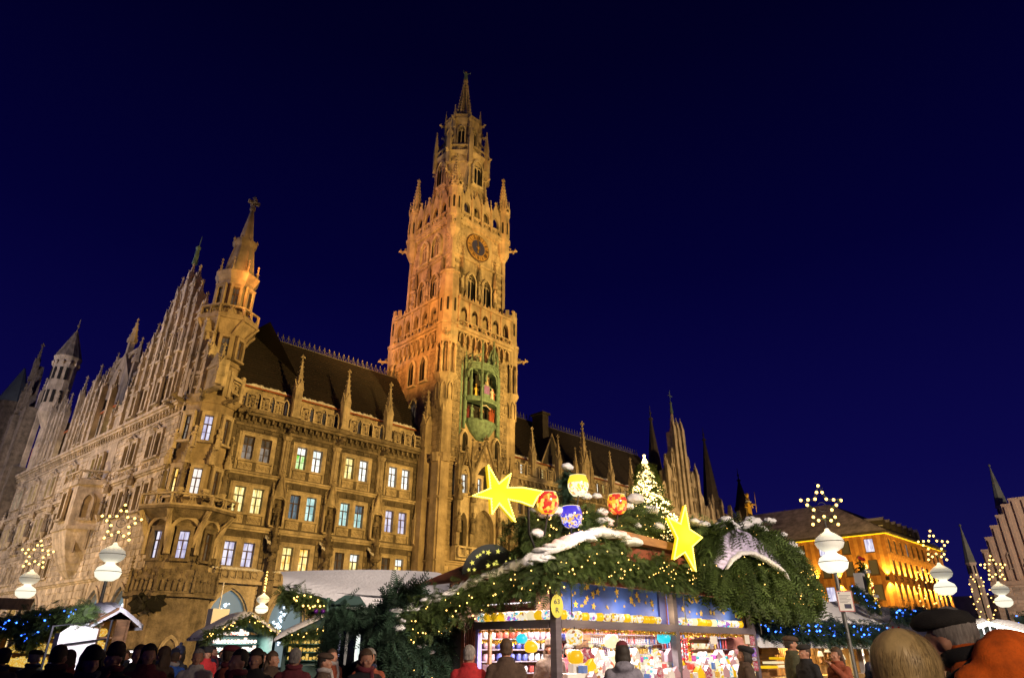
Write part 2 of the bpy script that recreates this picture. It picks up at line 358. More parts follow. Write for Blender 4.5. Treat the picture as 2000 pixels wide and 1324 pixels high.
# ------------------------------------------------------------------ gothic kit (local frames: x along the wall, y into the wall, z up)
def arch_pts(x0, x1, zs, za, n=6):
    """pointed arch from (x0,zs) over the apex to (x1,zs)"""
    xc = (x0 + x1) / 2; w = xc - x0; h = za - zs; out = []
    k = (h * h - w * w) / (2 * w) if h > w else 0.0      # circle centre offset
    r = w + k
    for i in range(n + 1):
        if h > w:
            a0 = math.atan2(h, k) ; a = a0 * i / n
            out.append((x0 + r - r * math.cos(a), zs + r * math.sin(a)))
        else:
            a = math.pi / 2 * i / n; out.append((xc - w * math.cos(a), zs + h * math.sin(a)))
    return out + [(2 * xc - x, z) for x, z in out[-2::-1]]
def arch_plate(b, x0, x1, z0, z1, a0, a1, zs, za, y0, y1, n=6):
    """stone plate x0..x1, z0..z1 with a pointed opening a0..a1 rising from z0"""
    if a0 > x0: b.box(x0, y0, z0, a0, y1, z1)
    if x1 > a1: b.box(a1, y0, z0, x1, y1, z1)
    pts = arch_pts(a0, a1, zs, za, n); m = len(pts)
    vs = []
    for y in (y0, y1):
        vs += [(x, y, z) for x, z in pts] + [(x, y, z1) for x, z in pts]
    fs = []
    for i in range(m - 1):
        fs.append((i, i + 1, m + i + 1, m + i)); fs.append((2 * m + i + 1, 2 * m + i, 3 * m + i, 3 * m + i + 1)); fs.append((i + 1, i, 2 * m + i, 2 * m + i + 1))
        fs.append((m + i, m + i + 1, 3 * m + i + 1, 3 * m + i))
    b.add(vs, fs)
def arch_ring(b, a0, a1, z0, zs, za, w, y0, y1, n=6):
    """moulding that follows a pointed arch and its jambs"""
    inn = [(a0, z0)] + arch_pts(a0, a1, zs, za, n) + [(a1, z0)]
    out = [(a0 - w, z0)] + arch_pts(a0 - w, a1 + w, zs, za + w * 1.25, n) + [(a1 + w, z0)]
    m = len(inn); vs = [(x, y0, z) for x, z in inn] + [(x, y0, z) for x, z in out] + [(x, y1, z) for x, z in inn] + [(x, y1, z) for x, z in out]
    fs = []
    for i in range(m - 1):
        fs += [(i, i + 1, m + i + 1, m + i)[::-1][::-1], (i + 1, i, 2 * m + i, 2 * m + i + 1), (m + i, m + i + 1, 3 * m + i + 1, 3 * m + i)]
    b.add(vs, fs)
def arch_fill(b, a0, a1, z0, zs, za, y, n=6):
    p = [(a1, z0)] + arch_pts(a0, a1, zs, za, n)[::-1] + [(a0, z0)]
    b.add([(x, y, z) for x, z in p], [list(range(len(p)))[::-1]])
def wall_grid(b, x0, x1, z0, z1, holes, y0=0.0, depth=.5):
    xs = sorted({x0, x1, *[h[0] for h in holes], *[h[1] for h in holes]}); zs = sorted({z0, z1, *[h[2] for h in holes], *[h[3] for h in holes]})
    for i in range(len(xs) - 1):
        for j in range(len(zs) - 1):
            xm, zm = (xs[i] + xs[i + 1]) / 2, (zs[j] + zs[j + 1]) / 2
            if not any(h[0] < xm < h[1] and h[2] < zm < h[3] for h in holes):
                b.add([(xs[i], y0, zs[j]), (xs[i + 1], y0, zs[j]), (xs[i + 1], y0, zs[j + 1]), (xs[i], y0, zs[j + 1])], [(0, 1, 2, 3)])
    for a, c, d, e in holes:
        y1 = y0 + depth
        b.add([(a, y0, d), (c, y0, d), (c, y0, e), (a, y0, e), (a, y1, d), (c, y1, d), (c, y1, e), (a, y1, e)], [(0, 4, 5, 1), (1, 5, 6, 2), (2, 6, 7, 3), (3, 7, 4, 0)])
def courses(x0, x1, z0, z1, holes, h=.42, w=.95, r=rnd, gap=.018):
    """rectangles of an ashlar wall in running bond, clear of the holes"""
    out = []; z = z0; k = 0
    while z < z1 - .1:
        zh = min(z + h * r.choice((.85, 1, 1, 1.12)), z1); x = x0 - (w * .5 if k % 2 else 0)
        while x < x1:
            xe = x + w * r.uniform(.7, 1.3); segs = [(max(x, x0), min(xe, x1))]
            for a, c, d, e in holes:
                if zh > d + .02 and z < e - .02:
                    ns = []
                    for p, q in segs:
                        if q <= a or p >= c: ns.append((p, q))
                        else:
                            if p < a: ns.append((p, a))
                            if q > c: ns.append((c, q))
                    segs = ns
            out += [(p + gap, q - gap, z + gap, zh - gap) for p, q in segs if q - p > .12]
            x = xe
        z = zh; k += 1
    return out
def ashlar(parent, F, rects, mats, y=0.0, single=0, near=None, jit=.035, tintv=.28, name='stone', rest='stone_courses'):
    """stones: the `single` largest-looking ones as objects of their own, the others joined"""
    if near: rects = sorted(rects, key=lambda q: near((q[0] + q[1]) / 2, (q[2] + q[3]) / 2))
    b = MB()
    for i, (p, q, z, zh) in enumerate(rects):
        t = rnd.uniform(-tintv, tintv); yy = y - .05 - rnd.uniform(0, jit)
        if i < single:
            c = MB(); c.tint = t; xm, zm = (p + q) / 2, (z + zh) / 2
            c.block(p - xm, q - xm, z - zm, zh - zm, 0, .05 + jit + .02); mk(name, c, mats, parent, F @ T(xm, yy, zm))
        else:
            b.tint = t; b.block(p, q, z, zh, yy, .05 + jit + .02)
    if b.v: tag(mk(rest, b, mats, parent, F), kind='stuff')
def dentil_cornice(x0, x1, z0, z1, y, out=.45, step=.7, arches=True):
    b = MB(); h = z1 - z0
    b.box(x0, y - out, z1 - .22 * h, x1, y + .1, z1); b.box(x0, y - out * .75, z1 - .38 * h, x1, y + .1, z1 - .22 * h - .003); b.box(x0, y - .14, z0, x1, y + .1, z0 + .14 * h)
    n = max(1, int((x1 - x0) / step)); s = (x1 - x0) / n
    for i in range(n):
        a = x0 + s * i
        b.box(a + .06 * s, y - out * .55, z0 + .36 * h, a + .34 * s, y + .05, z1 - .385 * h)
        if arches:
            b.octa(a + .68 * s, y - .12, z0 + .36 * h, .2 * s, .2 * h); b.octa(a + .68 * s, y - .2, z0 + .5 * h, .1 * s, .1 * h)
    return b
def balustrade_mesh(w, h, kind=0):
    """one pierced parapet panel: rails, posts, a cusped ring and diagonal bars"""
    b = MB(); t = .13
    b.box(0, -.09, 0, w, .09, t); b.box(0, -.12, h - t, w, .12, h); b.box(-.07, -.1, t, .07, .1, h - t)
    ih = h - 2 * t; cx, cz = w / 2, t + ih / 2; r = min(w, ih) * .40
    if kind == 0:
        ring = [(cx + r * math.cos(a), 0, cz + r * math.sin(a)) for a in [2 * math.pi * i / 12 for i in range(12)]]
        b.tube(ring, .05, 4, closed=True)
        for s in (-1, 1):
            for q in (-1, 1):
                b.tube([(cx + s * w / 2 * .96, 0, cz + q * ih / 2), (cx + s * r * .2, 0, cz + q * r * .2)], .04, 4)
        for k in range(4):
            a = k * math.pi / 2; b.octa(cx + r * .62 * math.cos(a), 0, cz + r * .62 * math.sin(a), .085)
    else:
        for k in range(2):
            c = w * (k + .5) / 2; rr = w * .2
            ring = [(c + rr * math.cos(a), 0, cz + ih * .12 + rr * math.sin(a)) for a in [2 * math.pi * i / 8 for i in range(8)]]
            b.tube(ring, .045, 4, closed=True); b.tube([(c - rr, 0, t), (c - rr * .4, 0, cz - rr * .6)], .04, 4); b.tube([(c + rr, 0, t), (c + rr * .4, 0, cz - rr * .6)], .04, 4)
        b.box(w / 2 - .05, -.08, t, w / 2 + .05, .08, h - t)
    return b
def finial(b, x, y, z, s):
    b.frus(x, y, z, z + 1.1 * s, .16 * s, .12 * s, 5); b.octa(x, y, z + .25 * s, .3 * s)
    b.box(x - .55 * s, y - .14 * s, z + .62 * s, x + .55 * s, y + .14 * s, z + .9 * s); b.box(x - .14 * s, y - .5 * s, z + .6 * s, x + .14 * s, y + .5 * s, z + .88 * s); b.octa(x, y, z + 1.25 * s, .24 * s, .35 * s)
def spirelet(b, x, y, z0, z1, r, n=4, rot=math.pi / 4, crock=5, fin=.5):
    b.frus(x, y, z0, z1, r, r * .10, n, rot)
    for k in range(n):
        a = rot + 2 * math.pi * k / n
        for i in range(crock):
            f = (i + .5) / crock; rr = r * (1 - .9 * f) + .04
            b.octa(x + rr * math.cos(a), y + rr * math.sin(a), z0 + (z1 - z0) * f, max(.05, r * .19), max(.06, r * .22))
    if fin: finial(b, x, y, z1 - .1, fin)
def gablet(b, x0, x1, z0, z1, y0, y1):
    b.prism([(x0, z0), (x1, z0), ((x0 + x1) / 2, z1)], y0, y1)
def pinnacle_mesh(w, hs, hp, crock=5, fin=.45):
    """square shaft with moulded foot, blind panel, four gablets and a crocketed spire; origin at the foot"""
    b = MB(); a = w / 2
    b.box(-a * 1.25, -a * 1.25, 0, a * 1.25, a * 1.25, .25); b.box(-a, -a, .25, a, a, hs)
    for s in (-1, 1):
        b.box(-a * .62, s * (a + .02) - .03, hs * .3, a * .62, s * (a + .02) + .03, hs * .34); b.box(-a * .08, s * (a + .02) - .03, hs * .34, a * .08, s * (a + .02) + .03, hs * .8)
    for k in range(4):
        M = rotz(k * math.pi / 2); bb = MB(); bb.prism([(-a * 1.12, hs - .1), (a * 1.12, hs - .1), (0, hs + w * 1.15)], -a * 1.16, -a * .5); b.add(bb.v, bb.f, M)
        bb = MB(); bb.octa(0, -a * 1.1, hs + w * 1.25, w * .15); b.add(bb.v, bb.f, M)
    spirelet(b, 0, 0, hs, hs + hp, w * .60, 4, math.pi / 4, crock, fin)
    return b
def statue_mesh(h=1.9, seed=0):
    """draped standing figure on a small plinth, arms held before the body"""
    r = random.Random(seed); b = MB(); s = h / 1.9
    pr = [(.30, 0), (.31, .12), (.27, .2), (.26, .5), (.23, .85), (.21, 1.05), (.25, 1.3), (.245, 1.42), (.12, 1.52), (.08, 1.58)]
    vs = []; n = 10
    for q, z in pr:
        for i in range(n):
            a = 2 * math.pi * i / n; k = 1 + (.10 if z < 1.05 else .03) * math.sin(a * 5 + seed + z); vs.append((q * k * math.cos(a) * s, q * .72 * k * math.sin(a) * s, z * s))
    b.add(vs, [(k * n + i, k * n + (i + 1) % n, (k + 1) * n + (i + 1) % n, (k + 1) * n + i) for k in range(len(pr) - 1) for i in range(n)] + [list(range(n - 1, -1, -1))])
    b.ball(0, -.03 * s, 1.71 * s, .125 * s, 8, 6, 1, 1.05, 1.2); b.ball(0, .02 * s, 1.77 * s, .13 * s, 8, 5, 1.05, 1.05, .9)
    if r.random() < .5: b.frus(0, 0, 1.82 * s, 2.0 * s, .12 * s, .15 * s, 8)
    for q in (-1, 1):
        e = (q * .34 * s, -.06 * s, 1.08 * s); hnd = (q * r.uniform(.05, .18) * s, -.26 * s, r.uniform(1.05, 1.3) * s)
        b.tube([(q * .24 * s, 0, 1.38 * s), e, hnd], .075 * s, 6, r1=.05 * s); b.ball(*hnd, .055 * s, 6, 4)
    if r.random() < .6: b.tube([(.2 * s, -.28 * s, .1 * s), (.2 * s, -.26 * s, 1.9 * s)], .025 * s, 4)
    return b
def niche_mesh(w, h):
    """gabled canopy with crockets over a recess, and a corbel below; y=0 at the wall"""
    b = MB(); a = w / 2
    b.frus(0, -.25, -.55, -.05, .12, .42, 6); b.box(-a, -.5, -.05, a, 0, .08)
    for s in (-1, 1):
        b.box(s * a - .09, -.42, .08, s * a + .09, 0, h); spirelet(b, s * a, -.3, h, h + w * .9, .13, 4, math.pi / 4, 3, .14)
    arch_ring(b, -a + .1, a - .1, h * .72, h * .82, h * 1.02, .10, -.5, -.32)
    gz = h + w * 1.7
    for s in (-1, 1):
        b.tube([(s * a, -.46, h * .86), (0, -.46, gz)], .085, 4)
        for i in range(5): f = (i + .7) / 5.5; b.octa(s * a * (1 - f) * 1.18, -.48, h * .86 + (gz - h * .86) * f + .06, .11)
    b.prism([(-a, h * .95), (a, h * .95), (0, gz)], -.38, -.05); finial(b, 0, -.4, gz - .05, .38)
    return b
def gargoyle_mesh(L=1.3):
    b = MB(); L *= .72; b.tube([(0, .1, 0), (0, -.4 * L, .08), (0, -.8 * L, .05), (0, -L, .14)], .20, 6, r1=.13)
    b.ball(0, -L * 1.02, .18, .19, 7, 5, .9, 1.25, .9); b.tube([(0, -L * 1.1, .14), (0, -L * 1.28, .06)], .10, 5, r1=.06)
    for s in (-1, 1):
        b.octa(s * .13, -L * .95, .36, .06, .16); b.tube([(s * .14, -.55 * L, .05), (s * .2, -.72 * L, -.16), (s * .17, -.85 * L, -.1)], .06, 4)
        b.add([(s * .1, -.2 * L, .15), (s * .42, -.05 * L, .45), (s * .38, -.45 * L, .28)], [(0, 1, 2), (2, 1, 0)])
    return b
# --- casement window: stone surround (mat 0), wooden frame (mat 1); panes are children
def casement_mesh(w, h, surround=True, bars=2):
    b = MB(); a = w / 2
    if surround:
        b.box(-a - .24, -.09, -.02, -a + .02, .16, h + .02); b.box(a - .02, -.09, -.02, a + .24, .16, h + .02); b.box(-a - .24, -.1, h - .02, a + .24, .16, h + .24); b.box(-a - .3, -.2, -.2, a + .3, .16, -.015)
        b.box(-a - .28, -.16, h + .242, a + .28, .1, h + .33)
    b.cur = 1; y0, y1 = .18, .27; t = .07
    b.box(-a, y0, 0, -a + t, y1, h); b.box(a - t, y0, 0, a, y1, h); b.box(-a + t, y0, h - t, a - t, y1, h); b.box(-a + t, y0, 0, a - t, y1, t)
    zt = h * .63; b.box(-a + t, y0 - .02, zt, a - t, y1, zt + .09); b.box(-.05, y0 - .015, t, .05, y1, zt); b.box(-.022, y0, zt + .09, .022, y1, h - t)
    b.box(-a + t, y0 + .01, zt * .52, -.05, y1 - .02, zt * .52 + .03); b.box(.05, y0 + .01, zt * .52, a - t, y1 - .02, zt * .52 + .03)
    return b.mesh('window')
def pane_mesh(w, h):
    return MB().add([(0, 0, 0), (w, 0, 0), (w, 0, h), (0, 0, h)], [(0, 1, 2, 3)]).mesh('pane')
WIN = {}
def casement(parent, F, u, z, w, h, glass, y=0.0, stone='stone', upper=None):
    key = (round(w, 2), round(h, 2))
    if key not in WIN:
        a, t, zt = w / 2, .07, h * .63; lo = zt * .52
        cells = [(-a + t, -.05, t, lo), (.05, a - t, t, lo), (-a + t, -.05, lo + .03, zt), (.05, a - t, lo + .03, zt), (-a + t, -.022, zt + .09, h - t), (.022, a - t, zt + .09, h - t)]
        WIN[key] = (casement_mesh(w, h), [(pane_mesh(q - p, d - c), p, c) for p, q, c, d in cells])
    me, panes = WIN[key]
    wdw = mk('window', me, (stone, 'frame_wood'), parent, F @ T(u, y, z))
    for i, (pm, px, pz) in enumerate(panes):
        g = glass
        if upper and i >= 4: g = upper
        mk('pane', pm, g, wdw, F @ T(u + px, y + .235, z + pz))
    return wdw
LAN = {}
def lancet(parent, F, u, z, w, h, glass='dark_glass', y=0.0, stone='stone', lights=2, name='lancet_window', ring=.22):
    """pointed window: moulded ring, mullions and a tracery circle; the glass is a child"""
    key = (round(w, 2), round(h, 2), lights, ring)
    zs = h - w * .85 if h > w * 1.1 else h * .4
    if key not in LAN:
        b = MB(); arch_ring(b, -w / 2, w / 2, 0, zs, h, ring, -.12, .3); arch_ring(b, -w / 2 + .0, w / 2 - .0, 0, zs, h, ring * .5, -.2, .1)
        b.box(-w / 2 - ring, -.2, -.22, w / 2 + ring, .2, -.003)
        for k in range(1, lights): b.box(-w / 2 + w * k / lights - .05, .05, 0, -w / 2 + w * k / lights + .05, .2, zs + (h - zs) * .35)
        if lights > 1:
            r = w * .2; b.tube([(r * math.cos(a), .12, zs + (h - zs) * .46 + r * math.sin(a)) for a in [2 * math.pi * i / 10 for i in range(10)]], .05, 4, closed=True)
            for k in range(lights):
                c = -w / 2 + w * (k + .5) / lights; q = w / lights / 2
                p = arch_pts(c - q * .95, c + q * .95, zs - q * .6, zs + q * .7, 3); b.tube([(x, .12, zz) for x, zz in p], .045, 4)
        g = MB(); arch_fill(g, -w / 2, w / 2, 0, zs, h, .18); LAN[key] = (b.mesh('lancet'), g.mesh('glass'))
    me, gm = LAN[key]
    o = mk(name, me, stone, parent, F @ T(u, y, z)); mk('glass', gm, glass, o, F @ T(u, y, z)); return o
def snow_lump(pts, w, h, seed=0, nseg=6, ends=True):
    """a bank of snow lying along a line: domed, uneven, sagging over the edges"""
    r = random.Random(seed); P = [Vector(p) for p in pts]; Q = []
    for i in range(len(P) - 1):
        k = max(1, int((P[i + 1] - P[i]).length / (w * .45)))
        Q += [P[i].lerp(P[i + 1], j / k) for j in range(k)]
    Q.append(P[-1]); b = MB(); n = nseg * 2 + 1; vs = []; m = len(Q)
    for i, p in enumerate(Q):
        d = (Q[min(i + 1, m - 1)] - Q[max(i - 1, 0)]); d.z = 0; d.normalize() if d.length > 0 else None; sd = Vector((d.y, -d.x, 0))
        e = min(1, .35 + 1.2 * min(i, m - 1 - i) / max(1, m) * 3) if ends else 1
        ww = w * r.uniform(.72, 1.2) * e; hh = h * r.uniform(.7, 1.3) * e
        for k in range(n):
            a = math.pi * (k / (n - 1)) * 1.3 - .15 * math.pi; x = math.cos(a) * ww; z = math.sin(a) * hh
            vs.append(tuple(p + sd * (x + r.uniform(-.05, .05) * w) + Vector((0, 0, z + r.uniform(-.08, .08) * h))))
    b.add(vs, [(i * n + k, i * n + k + 1, (i + 1) * n + k + 1, (i + 1) * n + k) for i in range(m - 1) for k in range(n - 1)] + [(i * n, (i + 1) * n, (i + 1) * n + n - 1, i * n + n - 1) for i in range(m - 1)] + [list(range(n)), list(range((m - 1) * n + n - 1, (m - 1) * n - 1, -1))])
    return b
# ================================================================== SETTING: ground
g_ = MB()
for i in range(-6, 14):
    for j in range(-6, 6):
        g_.tint = rnd.uniform(-.1, .1); g_.add([(i * 40, j * 40, 0), (i * 40 + 40, j * 40, 0), (i * 40 + 40, j * 40 + 40, 0), (i * 40, j * 40 + 40, 0)], [(0, 1, 2, 3)])
tag(mk('ground', g_, 'cobble'), 'trampled stone paving of the market square', kind='structure')

# ================================================================== TOWN HALL
hall = thing('town_hall', 'large floodlit gothic town hall with tall clock tower and corner turret', 'town hall', (41, 0, 0))
FR = IDM.copy()
SIDE = T(16.8, 0, 0) @ rotz(R(95.5 - 180))
BAYS = [23.07 + 5.09 * i for i in range(4)]; PIERS = [25.65 + 5.13 * i for i in range(4)]
ROWS = ((7.65, 1.95), (12.0, 2.12), (16.45, 2.08)); WW = 1.0
def holes_for(bays, extra=()):
    return [(c + s * .8 - WW / 2, c + s * .8 + WW / 2, z, z + h) for c in bays for s in (-1, 1) for z, h in ROWS] + list(extra)
# ---- west range, front wall
arches = [(c - 1.95, c + 1.95, 0, 6.4) for c in BAYS]
hs = holes_for(BAYS, arches)
b = MB(); wall_grid(b, 20.6, 41.4, 0, 21, hs); west = mk('wall', b, 'stone_dark', hall, FR)
zones = [(c - 1.75, c + 1.75, z - .95, z + h + .38) for c in BAYS for z, h in ROWS[1:]] + [(c - 1.75, c + 1.75, 7.4, 7.65 + 1.95 + .38) for c in BAYS] + [(20, 42, 10.55, 10.95), (20, 42, 15.1, 15.45), (20, 42, 6.3, 7.6)] + [(p - .42, p + .42, 0, 21) for p in PIERS]
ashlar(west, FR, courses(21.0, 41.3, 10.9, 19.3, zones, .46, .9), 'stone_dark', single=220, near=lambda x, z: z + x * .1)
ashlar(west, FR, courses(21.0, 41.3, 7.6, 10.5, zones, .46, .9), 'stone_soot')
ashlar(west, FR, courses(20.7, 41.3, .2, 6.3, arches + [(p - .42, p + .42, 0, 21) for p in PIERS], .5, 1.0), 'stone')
# light window zones: slab between the surrounds, carved apron panels under the sills
for bi, c in enumerate(BAYS):
    for ri, (z, h) in enumerate(ROWS):
        b = MB(); zz = z - (.9 if ri else .05)
        for s in (-1, 1): b.box(c + s * 1.62 - .1, -.05, zz, c + s * 1.62 + .1, .03, z + h + .33)
        b.box(c - .13, -.11, z - .02, c + .13, .2, z + h + .24); b.box(c - 1.52, -.04, z + h + .243, c + 1.52, .03, z + h + .36)
        if ri:
            for s in (-1, 1):
                x0, x1 = c + s * .8 - .62, c + s * .8 + .62; b.box(x0, -.06, zz, x1, .03, z - .21)
                for k in range(3):
                    q = x0 + .21 + .41 * k; b.tube([(q + .15 * math.cos(a), -.08, (zz + z - .21) / 2 + .18 * math.sin(a)) for a in [2 * math.pi * i / 7 for i in range(7)]], .04, 4, closed=True); b.octa(q, -.08, (zz + z - .21) / 2, .07)
        mk('window_apron', b, 'stone', hall, FR)
glasses = {0: (('pane_lilac', 'pane_lilac'), ('pane_gold', 'pane_gold'), ('pane_dusk', 'pane_yellow'), ('pane_dusk', 'pane_gold')),
           1: (('pane_yellow', 'pane_yellow'), ('pane_blue', 'pane_teal'), ('pane_teal', 'pane_teal'), ('pane_lilac', 'pane_lilac')),
           2: (('pane_grey', 'pane_grey'), ('pane_green', 'pane_white'), ('pane_yellow', 'pane_white'), ('pane_white', 'pane_white'))}
ups = {(0, 2, 1): 'pane_white', (0, 3, 1): 'pane_white', (2, 1, 0): 'pane_white', (2, 0, 0): 'pane_dusk', (2, 0, 1): 'pane_dusk', (1, 2, 1): 'pane_blue', (0, 1, 0): 'pane_yellow'}
for ri, (z, h) in enumerate(ROWS):
    for bi, c in enumerate(BAYS):
        for k, s in enumerate((-1, 1)):
            casement(hall, FR, c + s * .8, z, WW, h, glasses[ri][bi][k], upper=ups.get((ri, bi, k)))
for z0, z1, o in ((10.5, 10.92, .28), (15.08, 15.42, .3)):
    b = MB(); b.box(20.7, -o, z0 + .18, 41.3, .05, z1); b.box(20.7, -o * .5, z0, 41.3, .05, z0 + .178); mk('string_course', b, 'stone', hall, FR)
# ground arcade
arc = MB(); arch_plate(arc, -1.97, 1.97, 0, 6.42, -1.62, 1.62, 3.6, 6.0, -.04, .55, 7)
arch_ring(arc, -1.62, 1.62, 0, 3.6, 6.0, .26, -.16, .2, 7); arch_ring(arc, -1.5, 1.5, 0, 3.6, 5.85, .12, .1, .5, 7)
arcm = arc.mesh('arcade_arch')
gm = MB(); arch_fill(gm, -1.5, 1.5, .2, 3.6, 5.85, .48, 7); gm = gm.mesh('shop_window')
dec = MB()
for k in range(46):
    a = rnd.uniform(0, 1); dec.octa(rnd.uniform(-.35, .35) + .25 * math.sin(a * 9), .3, 1.6 + a * 3.2, rnd.uniform(.07, .15))
dec = dec.mesh('window_lights')
for c in BAYS:
    a_ = mk('arcade_arch', arcm, 'stone', hall, FR @ T(c, 0, 0)); mk('shop_window', gm, 'shop_blue', a_, FR @ T(c, 0, 0)); mk('window_lights', dec, 'decor_white', a_, FR @ T(c - .4, 0, .2))
# arcade parapet with snow
par = balustrade_mesh(1.24, .85, 1).mesh('parapet_panel')
for c in BAYS:
    for k in range(3): mk('parapet_panel', par, 'stone', hall, FR @ T(c - 1.86 + 1.24 * k, -.42, 6.55))
b = MB(); b.box(20.7, -.7, 6.3, 41.3, 0, 6.55); b.box(20.7, -.34, 6.551, 41.3, -.3, 7.38); mk('arcade_ledge', b, 'stone', hall, FR)
for k, c in enumerate(BAYS): mk('snow', snow_lump([(c - 2.1, -.42, 7.40), (c + 2.1, -.42, 7.40)], .20, .15, k), 'snow', hall, FR)
# piers: column shafts, standing figures with lanterns, niches with statues, colonnettes
nm = niche_mesh(1.25, 2.5).mesh('niche'); stm = [statue_mesh(2.0, k).mesh('statue', True) for k in range(5)]
col = MB()
for q in (-.22, 0, .22): col.frus(q, -.28 - (.1 if q == 0 else 0), 0, 3.1, .13, .13, 6)
col.frus(0, -.28, -.35, 0, .12, .45, 8); col.frus(0, -.28, 3.1, 3.45, .34, .5, 8); colm = col.mesh('colonnette')
pst = MB(); pst.box(-.45, -.9, 0, .45, .1, 1.4); pst.frus(0, -.75, 1.4, 1.75, .5, .36, 8); pst.frus(0, -.75, 3.65, 3.9, .3, .55, 8); pst.frus(0, -.75, 3.9, 4.3, .55, .48, 8)
for k in range(6): a = k * math.pi / 3; gg = (.45 * math.cos(a), -.75 + .45 * math.sin(a)); spirelet(pst, gg[0], gg[1], 4.2, 5.1, .12, 4, 0, 3, .12)
spirelet(pst, 0, -.75, 4.3, 6.9, .36, 6, 0, 6, .2); pst.frus(0, -.1, 1.4, 6, .3, .3, 6); pstm = pst.mesh('pier_canopy')
for k, p in enumerate(PIERS):
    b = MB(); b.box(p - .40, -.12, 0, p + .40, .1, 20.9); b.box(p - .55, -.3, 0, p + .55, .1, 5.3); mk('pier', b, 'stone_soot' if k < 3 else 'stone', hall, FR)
    mk('pier_canopy', pstm, 'stone_soot', hall, FR @ T(p, 0, 5.3)); mk('statue', stm[k % 5], 'stone_soot', hall, FR @ T(p, -.75, 7.05))
    n_ = mk('niche', nm, 'stone', hall, FR @ T(p, -.1, 11.05)); mk('statue', stm[(k + 2) % 5], 'stone_soot', hall, FR @ T(p, -.32, 11.12))
    mk('colonnette', colm, 'stone', hall, FR @ T(p, 0, 15.6)); mk('gargoyle', gargoyle_mesh(1.3), 'stone_soot', hall, FR @ T(p, -.3, 19.55))
    if k < 3: mk('snow', snow_lump([(p - .5, -.1, 10.3), (p - .35, -1.0, 9.5)], .22, .12, k), 'snow', hall, FR)
mk('cornice', dentil_cornice(20.8, 41.3, 19.35, 20.85, 0, .75, .62), 'stone_soot', hall, FR)
# pierced balustrade of the attic walk, pinnacles
balm = balustrade_mesh(.84, 1.35, 0).mesh('balustrade_panel')
lnc = MB(); arch_ring(lnc, -.2, .2, 0, 1.05, 1.5, .1, -.1, .1, 4); lnc = lnc.mesh('balustrade_light')
pinm = pinnacle_mesh(.72, 2.9, 3.1, 6, .42).mesh('pinnacle')
def attic(x0, x1, piers, glass, z0=20.88):
    n = int((x1 - x0) / 1.27); s = (x1 - x0) / n
    for i in range(n):
        x = x0 + s * i
        if any(abs(x + .4 - p) < .55 for p in piers): continue
        mk('balustrade_panel', balm, 'stone', hall, FR @ T(x, -.45, z0)); mk('balustrade_light', lnc, 'stone', hall, FR @ T(x + 1.05, -.45, z0))
    for p in piers: mk('pinnacle', pinm, 'stone', hall, FR @ T(p, -.45, z0))
    holes = [(x0 + s * (i + .32), x0 + s * (i + .68), 21.55, 22.75) for i in range(n)]
    b = MB(); wall_grid(b, x0 - .3, x1 + .3, 20.9, 23.3, holes, 1.1, .25); mk('attic_wall', b, 'stone', hall, FR)
    pm = MB(); pm.add([(0, 0, 0), (s * .36, 0, 0), (s * .36, 0, 1.2), (0, 0, 1.2)], [(0, 1, 2, 3)]); pm = pm.mesh('attic_pane')
    for i, h in enumerate(holes): mk('attic_pane', pm, glass[i % len(glass)], hall, FR @ T(h[0], 1.3, 21.55))
    b = MB(); b.tube([(x0 - .2, .75, 23.32), (x1, .75, 23.32)], .09, 6); mk('gutter', b, 'pipe_copper', hall, FR)
    b = MB(); b.box(x0, -.3, 20.86, x1, 1.1, 20.9); mk('attic_floor', b, 'stone', hall, FR)
    for q in range(4):
        a0, a1 = x0 + (x1 - x0) * q / 4, x0 + (x1 - x0) * (q + 1) / 4
        mk('snow', snow_lump([(a0 + .1, 1.1, 23.45), (a1 - .15, 1.1, 23.45)], .34, .30, q + int(x0)), 'snow', hall, FR)
attic(21.2, 41.0, [25.85, 31.05, 36.15], ('pane_dusk', 'dark_glass', 'pane_dusk'))
